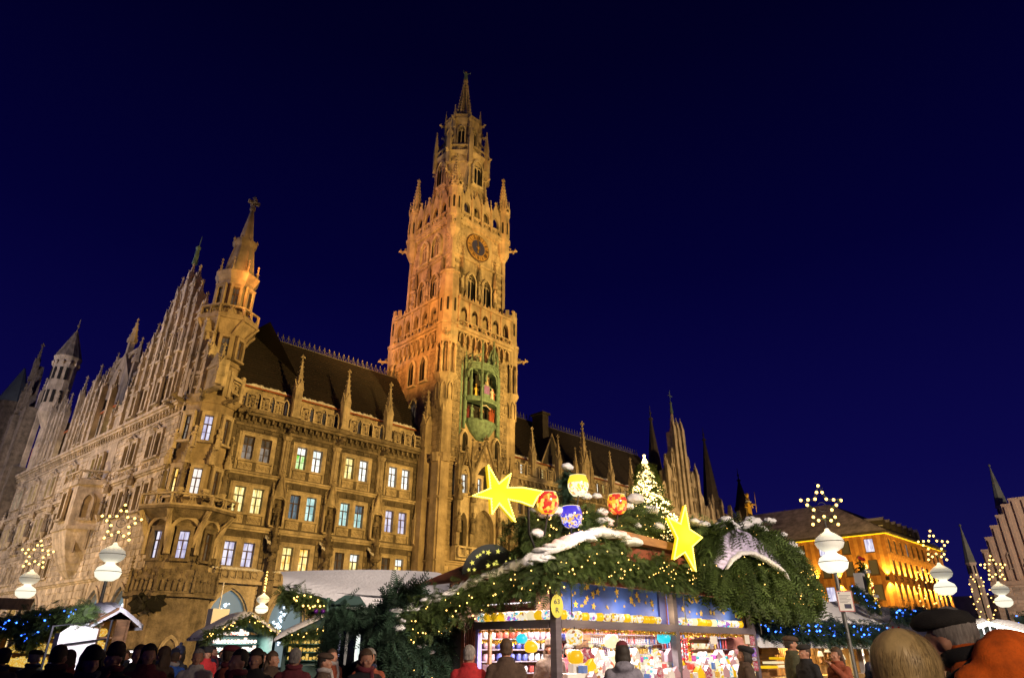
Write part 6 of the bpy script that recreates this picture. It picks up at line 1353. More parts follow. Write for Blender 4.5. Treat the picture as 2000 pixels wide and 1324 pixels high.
# counter display: little lit clay houses, boxes and candle packs in stepped rows
HOU = MB(); HOU.prism([(-.06, 0), (.06, 0), (.06, .09), (0, .16), (-.06, .09)], -.05, .05); HOU.box(.02, -.02, .1, .045, .02, .17); HOU = HOU.mesh('clay_house')
BOX = MB().box(-.06, -.04, 0, .06, .04, .09).mesh('gift_box')
bxn = {'box_a': 'white', 'box_b': 'blue', 'box_c': 'red', 'box_d': 'amber', 'box_e': 'turquoise', 'box_f': 'magenta'}
st_b = part('display_step', 'canvas', (SX0 + .3, SY0 - .1, 1.02, SX1 - .3, SY0 + .3, 1.12), (SX0 + .3, SY0 + .05, 1.121, SX1 - .3, SY0 + .3, 1.26), (SX0 + .6, SY0 + .18, 1.261, SX1 - .3, SY0 + .3, 1.40))
for row, (y, z) in enumerate(((SY0 - .05, 1.121), (SY0 + .11, 1.261), (SY0 + .24, 1.401))):
    for i in range(34):
        x = SX0 + .75 + .157 * i + rnd.uniform(-.02, .02)
        if abs(x - SXM) < .1: continue
        if rnd.random() < .62: hm_ = rnd.choice(('goods_glow', 'goods_glow', 'lit_cream', 'lantern_mix', 'lantern_violet', 'lit_yellow', 'tile_red', 'mug_white', 'mug_rose')); hn_ = {'goods_glow': 'cream and red speckled', 'lit_cream': 'plain cream', 'lantern_mix': 'orange patterned', 'lantern_violet': 'violet patterned', 'lit_yellow': 'plain yellow', 'tile_red': 'rose patterned', 'mug_white': 'unlit white', 'mug_rose': 'unlit pink'}[hm_] + ' clay house in the ' + ('front', 'middle', 'back')[row] + ' row, ' + ('left' if x < SXM else 'right') + ' bay of the counter'; top('clay_house', HOU, hm_, (x, y, z), hn_, 'clay house', hn_, rnd.uniform(-.6, .6), rnd.uniform(1, 1.35))
        else:
            m_ = rnd.choice(list(bxn)); top('gift_box', BOX, m_, (x, y, z), bxn[m_] + ' gift box in the ' + ('front', 'middle', 'back')[row] + ' counter row, ' + ('left' if x < SXM else 'right') + ' bay', 'box', bxn[m_] + ' gift boxes, ' + ('front', 'middle', 'back')[row] + ' row, ' + ('left' if x < SXM else 'right') + ' bay', rnd.uniform(-.4, .4), rnd.uniform(.9, 1.3))
# tinsel along the beams and round the goods
def tinsel(path, label, n=420, r=.05):
    P_ = [Vector(p) for p in path]; V, F, t = [], [], []
    for i in range(n):
        f = rnd.uniform(0, len(P_) - 1.001); k = int(f); p = P_[k].lerp(P_[k + 1], f - k); d = Vector((rnd.gauss(0, 1), rnd.gauss(0, 1), rnd.gauss(0, 1))).normalized() * r * rnd.uniform(.6, 1.2); s = d.cross(Vector((rnd.random(), rnd.random(), rnd.random()))).normalized() * r * .14; j = len(V)
        V += [tuple(p - s), tuple(p + s), tuple(p + d)]; F.append((j, j + 1, j + 2)); t.append(rnd.uniform(-.3, .3))
    o = mk('tinsel_garland', np_mesh('tinsel_garland', np.array(V), np.array(F), np.array(t)), 'tinsel'); return tag(o, label, 'tinsel')
tinsel([(SX0 + .07, SY0 - .05, 1.875), (SXM - .07, SY0 - .05, 1.87)], 'gold tinsel under the beam of the first bay', 1300, .055); tinsel([(SXM + .07, SY0 - .05, 1.87), (SX1 - .07, SY0 - .05, 1.87)], 'gold tinsel under the beam of the second bay', 1200, .055); tinsel([(SX0, SY0 + .15, 1.87), (SX0, -46.85, 1.87)], 'gold tinsel along the short side beam', 700, .055)
tinsel([(SX0 + .15, SY1 - .36, 1.74), (SX0 + 1.2, SY1 - .36, 1.70), (SX0 + 2.2, SY1 - .36, 1.74)], 'gold tinsel swagged across the mug shelves', 700, .06)
tinsel([(12.9, -48.0, 1.42), (12.9, -48.0, 1.85), (13.8, -48.0, 1.85), (13.8, -48.0, 1.42), (12.9, -48.0, 1.42)], 'gold tinsel frame round the small lantern cabinet', 1100, .05); tinsel([(SX1 - .28, SY0 + .05, 2.05), (SX1 - .28, SY0 + .05, 2.75)], 'gold tinsel hanging down the end post', 300, .05)
cab = thing('lantern_cabinet', 'dark little cabinet with two rows of votive glasses inside the tinsel frame', 'cabinet', (13.35, -48.0, 0)); q = MB(); q.box(12.95, -47.98, 1.42, 13.75, -47.95, 1.82); q.box(12.95, -48.12, 1.42, 13.75, -47.98, 1.44); q.box(12.95, -48.12, 1.60, 13.75, -47.98, 1.62); q.box(12.95, -48.12, 1.8, 13.75, -47.98, 1.84); mk('cabinet', q, 'wood_brown', cab)
for z in (1.441, 1.621):
    for i in range(7): top('votive', MUG, rnd.choice(('lit_cream', 'mug_white', 'lantern_mix')), (13.02 + .11 * i, -48.05, z), 'small votive glass on the ' + ('lower' if z < 1.5 else 'upper') + ' shelf of the tinsel framed cabinet', 'votive', 'votive glasses on the ' + ('lower' if z < 1.5 else 'upper') + ' cabinet shelf', 0, 1.0)
for i, (m_, nm_, x, z) in enumerate((('tile_red', 'red patterned', 14.2, 1.30), ('tile_gold', 'golden', 13.95, 1.36), ('tile_violet', 'violet patterned', 14.2, 1.56), ('paper', 'white printed', 13.98, 1.80), ('tile_red', 'rose figured', 14.2, 1.78), ('tile_violet', 'lilac dotted', 13.95, 1.58))):
    q = MB(); q.box(-.11, -.015, -.10, .11, .015, .10); q.cur = 1; q.box(-.095, -.02, -.085, .095, -.0152, .085); o = mk('framed_tile', q, ('wood_brown', m_), None, T(x, SY0 - .1, z)); tag(o, nm_ + ' square picture tile hung beside the right end post', 'picture')
for x, y, z, m_, lb, s in ((8.45, -48.75, 1.66, 'lantern_mix', 'tall pale lantern hanging just right of the corner post', 1.7), (8.46, -48.75, 1.40, 'lit_yellow', 'round orange lantern hanging below the tall pale one', 1.5), (9.7, -48.5, 1.62, 'lit_cream', 'round white lantern hanging behind the grey coated shopper', 1.6), (11.2, -48.55, 1.70, 'lit_cyan', 'turquoise bird shaped lantern by the middle post', 1.5), (8.05, -48.2, 1.55, 'lit_yellow', 'yellow lantern hanging in the short side opening', 1.3), (8.05, -48.0, 1.68, 'lit_cyan', 'small turquoise lantern hanging in the short side opening', 1.1)):
    t = thing('hanging_lantern', lb, 'lantern', (x, y, z)); q = MB(); q.lathe([(a * s, c * s) for a, c in ((.03, 0), (.065, .012), (.082, .05), (.08, .085), (.06, .12), (.03, .13))], 14); mk('glass', q.mesh('glass', True), m_, t, T(x, y, z)); q = MB(); q.tube([(0, 0, .12 * s), (0, 0, 1.92 - z)], .006, 4); mk('cord', q, 'iron', t, T(x, y, z))
    if m_ == 'lit_cyan' and s > 1.2: q = MB(); q.tube([(.08, 0, .1), (.2, 0, .16), (.3, 0, .05)], .05, 5, r1=.01); q.tube([(-.1, 0, .1), (-.2, 0, .18)], .05, 5, r1=.02); mk('wing', q, 'lit_cyan', t, T(x, y, z))
bb_ = thing('berry_bundle', 'bundle of red berry sprays hanging inside the second bay', 'decoration', (11.9, -48.5, 1.3)); q = MB(); q.tube([(11.9, -48.5, 1.9), (11.9, -48.5, 1.1)], .015, 4); mk('stem', q, 'bark', bb_)
q = MB()
for i in range(170): z = rnd.uniform(1.1, 1.8); q.octa(11.9 + rnd.gauss(0, .10), -48.5 + rnd.gauss(0, .06), z, rnd.uniform(.012, .022))
tag(mk('berries', q, 'ribbon', bb_), kind='stuff')
def text(s, size, m, M, name, par=None):
    cu = bpy.data.curves.new(name, 'FONT'); cu.body = s; cu.size = size; cu.extrude = .002; cu.align_x = 'CENTER'; cu.align_y = 'CENTER'; to = bpy.data.objects.new(name, cu); COL.objects.link(to)
    bpy.context.view_layer.update(); me = bpy.data.meshes.new_from_object(to.evaluated_get(bpy.context.evaluated_depsgraph_get())); bpy.data.objects.remove(to); me.name = name; me.transform(Matrix.Rotation(math.pi / 2, 4, 'X')); return mk(name, me, m, par, M)
tg = thing('number_tag', 'yellow rounded tag with 63 on it hanging by the corner post', 'sign', (8.03, -48.75, 2.2), R(-30)); M0 = T(8.03, -48.78, 2.2) @ rotz(R(-30)); q = MB(); q.prism([(.10 * math.cos(a), .17 * math.sin(a)) for a in [2 * math.pi * i / 16 for i in range(16)]], -.008, .008); q.octa(0, 0, .19, .03); mk('tag', q, 'tag_yellow', tg, M0)
text('63', .10, 'ink', M0 @ T(0, -.013, .06), 'number', tg); text('R', .10, 'ink', M0 @ T(0, -.013, -.06), 'letter', tg)
tf = thing('letter_ornament', 'small gilt letter F hanging at the left of the second bay', 'ornament', (11.75, -48.55, 1.8)); text('F', .12, 'gold_paint', T(11.75, -48.6, 1.80), 'letter', tf)
ye = thing('roof_emblem', 'small square yellow emblem under the roof boards', 'sign', (8.75, -49.05, 2.62)); q = MB(); q.box(-.06, -.01, -.06, .06, .01, .06); q.cur = 1; q.octa(0, -.008, 0, .03); mk('plate', q, ('tag_yellow', 'ink'), ye, T(8.78, -49.0, 2.60))
part('price_card', 'paper', (12.5, SY0 - .12, 1.70, 12.75, SY0 - .11, 1.84), (8.35, -46.9, 1.25, 8.36, -46.75, 1.36)); part('prop_rod', 'iron_grey', (8.32, SY0 - .2, 2.05, 8.335, SY0 - .185, 2.6), (SXM + .1, SY0 - .2, 2.05, SXM + .115, SY0 - .185, 2.6), (SX1 + .05, SY0 - .2, 1.9, SX1 + .065, SY0 - .185, 2.5))
# roof of the stall: boarded gable towards the square, side eaves
q = MB()
q.add([(SX0 - .6, -49.0, 2.62), (9.6, -49.0, 3.40), (9.6, -45.6, 3.40), (SX0 - .6, -45.6, 2.62)], [(0, 1, 2, 3)]); q.add([(9.6, -49.0, 3.40), (17.2, -49.0, 2.62), (17.2, -45.6, 2.62), (9.6, -45.6, 3.40)], [(0, 1, 2, 3)]); mk('roof_deck', q, 'wood_red', stall)
for k in range(4): z0 = 2.55 + .17 * k; q = MB(); q.tint = .25 * (k % 2); q.box(max(SX0 - .4, 8.0 + .25 * k), -48.92 - .02 * (k % 2), z0, 15.8 - 1.2 * k, -48.86, z0 + .163); mk('roof_board', q, 'wood_red', stall)
q = MB(); q.tint = .5; q.add([(9.2, -49.08, 3.30), (12.4, -49.08, 3.24), (12.4, -49.08, 3.36), (9.2, -49.08, 3.46), (9.2, -48.9, 3.3), (12.4, -48.9, 3.24), (12.4, -48.9, 3.36), (9.2, -48.9, 3.46)], [(0, 1, 2, 3), (3, 2, 6, 7), (1, 0, 4, 5), (0, 3, 7, 4), (2, 1, 5, 6)]); mk('roof_board', q, 'wood_brown', stall)
for x, e in ((9.6, 300), (12.6, 260)): lamp('stall_light', 'AREA', (x, -47.6, 2.66), e * 1.3, (1, .87, .78), (x, -47.5, 0), 1.4)
lamp('stall_light', 'AREA', (8.7, -47.4, 2.64), 110, (1, .86, .72), (8.9, -46.8, 0), .8)
for i in range(5): lamp('lantern_light', 'POINT', (8.7 + 1.25 * i, SY0 - .10, 2.19), 8, (1, .75, .35), None, .1)

# ---- greenery on the stall
def along(path, n, spread, down=.35, seed=0):
    P_ = [Vector(p) for p in path]; L = [(P_[i + 1] - P_[i]).length for i in range(len(P_) - 1)]; tot = sum(L); pos, dr = [], []
    for _ in range(n):
        f = nrs.uniform(0, tot); k = 0
        while f > L[k] and k < len(L) - 1: f -= L[k]; k += 1
        p = P_[k].lerp(P_[k + 1], f / L[k]); a = nrs.normal(0, 1, 3); a[2] = a[2] * .7 - down
        pos.append((p.x + nrs.normal(0, spread * .55), p.y + nrs.normal(0, spread * .5), p.z + nrs.normal(0, spread))); dr.append(a + nrs.normal(0, .2, 3) + np.array([0, -.35, -.2]))
    return pos, dr
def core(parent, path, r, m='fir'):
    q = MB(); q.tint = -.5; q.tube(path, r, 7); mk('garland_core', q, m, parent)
verge = [(9.5, -48.98, 3.12), (8.8, -48.98, 3.02), (8.2, -48.98, 2.88), (7.7, -48.95, 2.72), (7.52, -48.7, 2.58), (7.62, -48.1, 2.54), (7.66, -47.4, 2.42), (7.45, -46.7, 2.22), (7.1, -46.1, 2.02)]
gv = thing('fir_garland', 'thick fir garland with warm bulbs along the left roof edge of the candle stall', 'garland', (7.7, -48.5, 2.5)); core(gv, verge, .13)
P_, D__ = along(verge, 2600, .15); scatter('foliage', P_, D__, .17, 'fir', gv)
P_, D__ = along([(8.1, -49.0, 2.78), (9.0, -49.0, 2.84), (9.6, -49.0, 2.82)], 1000, .09, .3); scatter('foliage', P_, D__, .15, 'fir', gv)
for i in range(75):
    p = Vector(verge[0]).lerp(Vector(verge[1]), 0); k = rnd.uniform(0, len(verge) - 1.01); j = int(k); p = Vector(verge[j]).lerp(Vector(verge[j + 1]), k - j); dx = .24
    bulb(gv, (p.x + rnd.uniform(-.08, .08) - (dx * .6 if j > 3 else 0), p.y - (.22 if j <= 4 else .1) , p.z + rnd.uniform(-.42, .1)), rnd.choice((.008, .010, .013)))
sv = [(9.72, -49.02, 3.30), (9.3, -49.02, 3.40), (8.8, -49.02, 3.36), (8.3, -49.02, 3.20), (7.75, -49.02, 3.0), (7.5, -48.75, 2.80), (7.66, -48.2, 2.76), (7.76, -47.5, 2.64), (7.62, -46.8, 2.46), (7.3, -46.3, 2.22), (7.0, -45.9, 2.12)]
def drift(parent, path, r, seed, n=46):
    P_ = [Vector(p) for p in path]
    for i in range(n):
        f = (i + rnd.uniform(0, .8)) / n * (len(P_) - 1.001); k = int(f); p = P_[k].lerp(P_[k + 1], f - k)
        lump(parent, (p.x + rnd.uniform(-.05, .05), p.y + rnd.uniform(-.06, .06), p.z + rnd.uniform(-.05, .03)), r * rnd.uniform(.65, 1.25), rnd.uniform(.9, 1.6), rnd.uniform(.8, 1.2), rnd.uniform(.38, .62), seed + i)
q = snow_lump(sv, .15, .11, 5); mk('snow', q.mesh('snow', True), 'snow', gv); drift(gv, sv, .135, 100, 52)
sw_ = [(9.6, -49.0, 2.80), (10.3, -49.02, 2.86), (10.75, -49.02, 2.74), (11.3, -49.02, 2.88), (11.75, -49.02, 2.76)]
gs = thing('fir_garland', 'swag of fir with bulbs across the red boards over the blue panels', 'garland', (10.6, -49, 2.6)); P_, D__ = along(sw_, 1500, .10, .35); scatter('foliage', P_, D__, .14, 'fir', gs)
gp = thing('fir_garland', 'short peaked fir garland in the middle of the red roof boards', 'garland', (10.6, -49, 2.9)); P_, D__ = along([(10.2, -49.02, 2.72), (10.55, -49.02, 3.0), (10.95, -49.02, 2.72)], 700, .10, .5); scatter('foliage', P_, D__, .16, 'fir', gp)
for i in range(26): k = rnd.uniform(0, 3.99); j = int(k); p = Vector(sw_[j]).lerp(Vector(sw_[j + 1]), k - j); bulb(gs, (p.x, p.y - .14, p.z + rnd.uniform(-.15, .15)), rnd.choice((.008, .011)))
for i in range(9): bulb(gp, (10.3 + .07 * i, -49.16, 2.8 + .2 * (1 - abs(i - 4) / 4) + rnd.uniform(-.06, .06)), .011)
def bush(label, poly, y0, y1, n, size, nb, m='fir', outward=.9, bulbm='bulb_warm', down=.5, base=None, hole=None, br=(.008, .010, .013), dark=True):
    xs, zs = [p[0] for p in poly], [p[1] for p in poly]; cx, cz = sum(xs) / len(xs), sum(zs) / len(zs)
    t = thing('fir_bush', label, 'greenery', (cx, (y0 + y1) / 2, min(zs))); pos, dr = [], []
    while len(pos) < n:
        x, z = nrs.uniform(min(xs), max(xs)), nrs.uniform(min(zs), max(zs))
        if not poly_in(x, z, poly) or (hole and poly_in(x, z, hole)): continue
        y = y0 + (y1 - y0) * nrs.uniform(0, 1) ** 1.8
        pos.append((x, y, z)); dr.append(((x - cx) * outward + nrs.normal(0, .45), -.5 + nrs.normal(0, .35), (z - cz) * outward - down + nrs.normal(0, .45)))
    scatter('foliage', pos, dr, size, m, t, base or (FRV, FRF), tintv=.55)
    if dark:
        q = MB(); q.tint = -.45  # filler balls, darkened in colour to stand for shade inside the foliage
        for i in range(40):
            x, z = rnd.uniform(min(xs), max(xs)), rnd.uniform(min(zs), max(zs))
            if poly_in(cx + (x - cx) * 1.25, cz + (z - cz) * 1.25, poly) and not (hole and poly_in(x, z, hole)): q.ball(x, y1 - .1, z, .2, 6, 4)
        if q.v: tag(mk('dark_filler', q, m, t), kind='stuff')
    k = 0
    while k < nb:
        x, z = rnd.uniform(min(xs), max(xs)), rnd.uniform(min(zs), max(zs))
        if poly_in(x, z, poly) and not (hole and poly_in(x, z, hole)): bulb(t, (x, y0 - .08, z), rnd.choice(br), bulbm); k += 1
    return t
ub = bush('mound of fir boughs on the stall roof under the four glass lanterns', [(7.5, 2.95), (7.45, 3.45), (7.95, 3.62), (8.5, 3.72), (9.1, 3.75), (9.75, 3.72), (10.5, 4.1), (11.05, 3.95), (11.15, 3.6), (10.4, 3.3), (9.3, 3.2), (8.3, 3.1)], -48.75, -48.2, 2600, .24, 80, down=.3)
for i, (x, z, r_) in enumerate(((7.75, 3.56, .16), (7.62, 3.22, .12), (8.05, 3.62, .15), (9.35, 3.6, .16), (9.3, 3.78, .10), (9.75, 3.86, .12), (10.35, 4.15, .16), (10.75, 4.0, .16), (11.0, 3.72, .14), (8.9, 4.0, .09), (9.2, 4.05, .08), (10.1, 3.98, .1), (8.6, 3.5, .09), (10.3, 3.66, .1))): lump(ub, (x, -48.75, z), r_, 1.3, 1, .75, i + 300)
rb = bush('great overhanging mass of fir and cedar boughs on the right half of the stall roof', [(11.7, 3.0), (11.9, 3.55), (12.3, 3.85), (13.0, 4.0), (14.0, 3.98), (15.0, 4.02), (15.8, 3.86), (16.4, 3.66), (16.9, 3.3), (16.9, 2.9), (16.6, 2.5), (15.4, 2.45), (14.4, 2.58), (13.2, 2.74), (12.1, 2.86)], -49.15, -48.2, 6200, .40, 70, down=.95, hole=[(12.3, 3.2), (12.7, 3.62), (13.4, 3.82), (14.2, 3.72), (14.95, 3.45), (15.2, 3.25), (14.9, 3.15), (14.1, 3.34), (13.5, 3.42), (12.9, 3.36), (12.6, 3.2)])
for i in range(26): bulb(rb, (rnd.uniform(15.6, 17.0), -49.25, rnd.uniform(2.5, 3.6)), rnd.choice((.010, .013, .016)))
for i, (x, z, r_) in enumerate(((13.2, 4.06, 0.156), (13.5, 3.98, 0.133), (14.0, 4.04, 0.172), (14.4, 4.18, 0.187), (14.75, 4.06, 0.140), (14.2, 3.88, 0.101), (12.5, 3.73, 0.101), (12.25, 3.88, 0.109), (12.9, 3.93, 0.109), (15.2, 4.33, 0.101), (15.4, 4.34, 0.094), (15.3, 3.98, 0.101), (15.9, 4.08, 0.094), (16.3, 3.88, 0.125), (16.6, 3.73, 0.109), (16.75, 3.53, 0.094), (17.05, 3.23, 0.117), (17.2, 3.03, 0.101), (16.1, 3.73, 0.094), (11.9, 3.90, 0.094))): lump(rb, (x, -49.05, z), r_, 1.25, 1, .8, i + 340)
dp = thing('arched_drape', 'lilac and white mottled cloth arched through the fir mass', 'drape', (13.7, -48.9, 3.3)); oo = [(12.2, 3.12), (12.62, 3.68), (13.2, 3.90), (13.65, 3.87), (14.25, 3.74), (15.05, 3.5), (15.32, 3.2)]; ii = [(12.36, 3.02), (12.6, 3.2), (12.97, 3.36), (13.5, 3.42), (14.12, 3.34), (14.9, 3.15), (15.1, 3.0)]
q = MB(); q.add([(x, -49.17 - .10 * math.sin(math.pi * i / 6), z) for i, (x, z) in enumerate(oo)] + [(x, -49.28 - .12 * math.sin(math.pi * i / 6), z) for i, (x, z) in enumerate(ii)] + [(x, -48.9, z + .02) for x, z in oo], [(7 + i, 7 + i + 1, i + 1, i) for i in range(6)] + [(i, i + 1, 14 + i + 1, 14 + i) for i in range(6)]); mk('cloth', q.mesh('cloth', True), 'drape', dp)
q = snow_lump([(x, -49.36, z) for x, z in ii], .075, .06, 9); mk('snow', q.mesh('snow', True), 'snow', dp)
lb = bush('snowy fir tree leaning at the left side of the candle stall', [(6.9, 1.0), (6.8, 1.7), (6.95, 2.3), (7.3, 2.62), (7.6, 2.3), (8.05, 2.35), (8.3, 1.9), (8.25, 1.0)], -46.1, -45.4, 2600, .30, 22, 'fir_blue', down=.35)
q = MB(); q.tube([(7.6, -45.7, 0), (7.6, -45.7, 1.6)], .06, 6); mk('trunk', q, 'bark', lb)
for i, (x, z, r_) in enumerate(((7.2, 2.26, .1), (7.25, 2.1, .12), (7.1, 2.02, .1), (7.5, 1.62, .09), (7.65, 1.55, .09), (7.0, 1.9, .1), (7.8, 2.3, .14), (7.95, 2.2, .12))): lump(lb, (x, -46.15, z), r_, 1.2, 1, .7, i + 380)
for x, y, z in ((7.2, -45.7, 2.55), (7.05, -45.8, 2.3), (8.7, -46.2, 2.75), (8.45, -46.2, 2.7)):
    P_, D__ = [], []
    for k in range(14): P_.append((x + rnd.uniform(-.1, .1), y, z + rnd.uniform(-.1, .1))); D__.append((rnd.uniform(-.6, .6), rnd.uniform(-.3, .3), 1))
    scatter('sprig', P_, D__, .22, 'fir_blue', lb, (FRV, FRF))
fp = thing('fir_pole', 'slim pole wrapped in fir with a cap of snow behind the yellow lantern', 'pole', (9.02, -48.2, 3.4)); q = MB(); q.tube([(9.02, -48.2, 3.3), (9.0, -48.2, 4.6)], .03, 6); mk('pole', q, 'bark', fp); P_, D__ = along([(9.02, -48.2, 3.6), (9.0, -48.2, 4.55)], 420, .06, .5); scatter('foliage', P_, D__, .16, 'fir_blue', fp); lump(fp, (9.0, -48.25, 4.62), .10, 1.3, 1, .8, 610)
# stars and glass lanterns on the roof
cpts = [(5.77, 3.46), (6.09, 3.61), (6.04, 3.92), (6.25, 3.7), (6.48, 3.88), (6.41, 3.67), (6.72, 3.72), (7.01, 3.73), (7.15, 3.73), (7.04, 3.64), (6.93, 3.48), (6.71, 3.51), (6.43, 3.51), (6.57, 3.22), (6.26, 3.43), (6.13, 3.27), (6.11, 3.47)][::-1]
def neon_sign(name, label, pts, M, off, m='neon_yellow', rim=.011):
    t = thing(name, label, 'illuminated star', tuple((M @ T(pts[0][0], 0, pts[0][1])).translation)); q = MB(); q.prism(pts, -.025, .025); mk('face', q, 'sign_yellow', t, M)
    q = MB(); q.tube([(x, -.04, z) for x, z in pts], rim * .8, 5, closed=True); mk('light_tube', q, m, t, M)
    for i in range(len(pts)):
        a, c = Vector((pts[i][0], -.05, pts[i][1])), Vector((pts[(i + 1) % len(pts)][0], -.05, pts[(i + 1) % len(pts)][1])); k = max(1, int((c - a).length / .036))
        for j in range(k): bulb(t, tuple(M @ a.lerp(c, j / k)), .0125, m)
    return t
cs = neon_sign('comet_sign', 'glowing yellow comet with a long tail standing before the town hall', cpts, T(0, -49.3, 0), 0)
q = MB(); q.tube([(6.9, -49.28, 3.5), (7.3, -48.9, 3.2), (7.6, -48.8, 2.9)], .02, 5); mk('bracket', q, 'iron', cs)
s2 = neon_sign('star_sign', 'glowing yellow five pointed star hung before the fir mass', [(a * .62, c * .62) for a, c in star_poly(1, .42, 5, R(78))], T(11.0, -49.3, 3.47) @ rotz(R(-2)) @ Matrix.Diagonal((.92, 1, 1, 1)), 0)
q = MB(); q.tube([(11.0, -49.27, 3.6), (11.3, -48.9, 3.4)], .02, 5); mk('bracket', q, 'iron', s2)
for x, z in ((11.55, 3.95), (11.75, 3.72)): pass
lamp('comet_light', 'POINT', (6.5, -49.6, 3.5), 3, (1, .8, .2), None, .2); lamp('star_light', 'POINT', (11.4, -49.5, 3.6), 9, (1, .75, .12), None, .2)
for x, z, m_, lb_, cl_ in ((8.45, 4.09, 'glass_mosaic_yellow', 'large yellow and white painted glass lantern, highest of the four on the roof', (1, .85, .4)), (7.68, 3.69, 'glass_mosaic_red', 'large red mosaic glass lantern at the tail of the comet', (1, .25, .1)), (8.25, 3.55, 'glass_mosaic_blue', 'large blue glass lantern painted with a winter village', (.25, .25, 1)), (9.51, 3.93, 'glass_mosaic_red', 'large red mosaic glass lantern nearest the lit tree', (1, .25, .1))):
    t = thing('glass_lantern', lb_, 'lantern', (x, -48.95, z - .17)); M0 = T(x, -48.95, z)
    q = MB(); q.lathe([(.05, -.17), (.10, -.165), (.155, -.10), (.178, -.01), (.17, .08), (.14, .155), (.135, .16)], 22); mk('glass', q.mesh('glass', True), m_, t, M0); q = MB(); q.lathe([(.138, .158), (.142, .166), (.02, .168)], 22); mk('rim', q, 'lit_cream', t, M0); q = MB(); q.tube([(0, 0, -.16), (0, .08, -.5)], .015, 5); mk('stem', q, 'iron', t, M0)
    lamp('glass_lantern_light', 'POINT', (x, -49.2, z - .26), 3.0, cl_, None, .1)
for x, y, z, e in ((8.0, -49.7, 2.85, 14), (9.4, -49.7, 3.0, 12), (12.2, -49.9, 2.9, 14), (14.2, -50.0, 2.8, 16), (16.4, -50, 2.9, 14), (6.9, -47.8, 2.6, 14), (8.6, -49.4, 3.5, 8), (10.2, -49.4, 3.6, 8)): lamp('fairy_glow', 'POINT', (x, y, z), e, (1, .74, .36), None, .25)
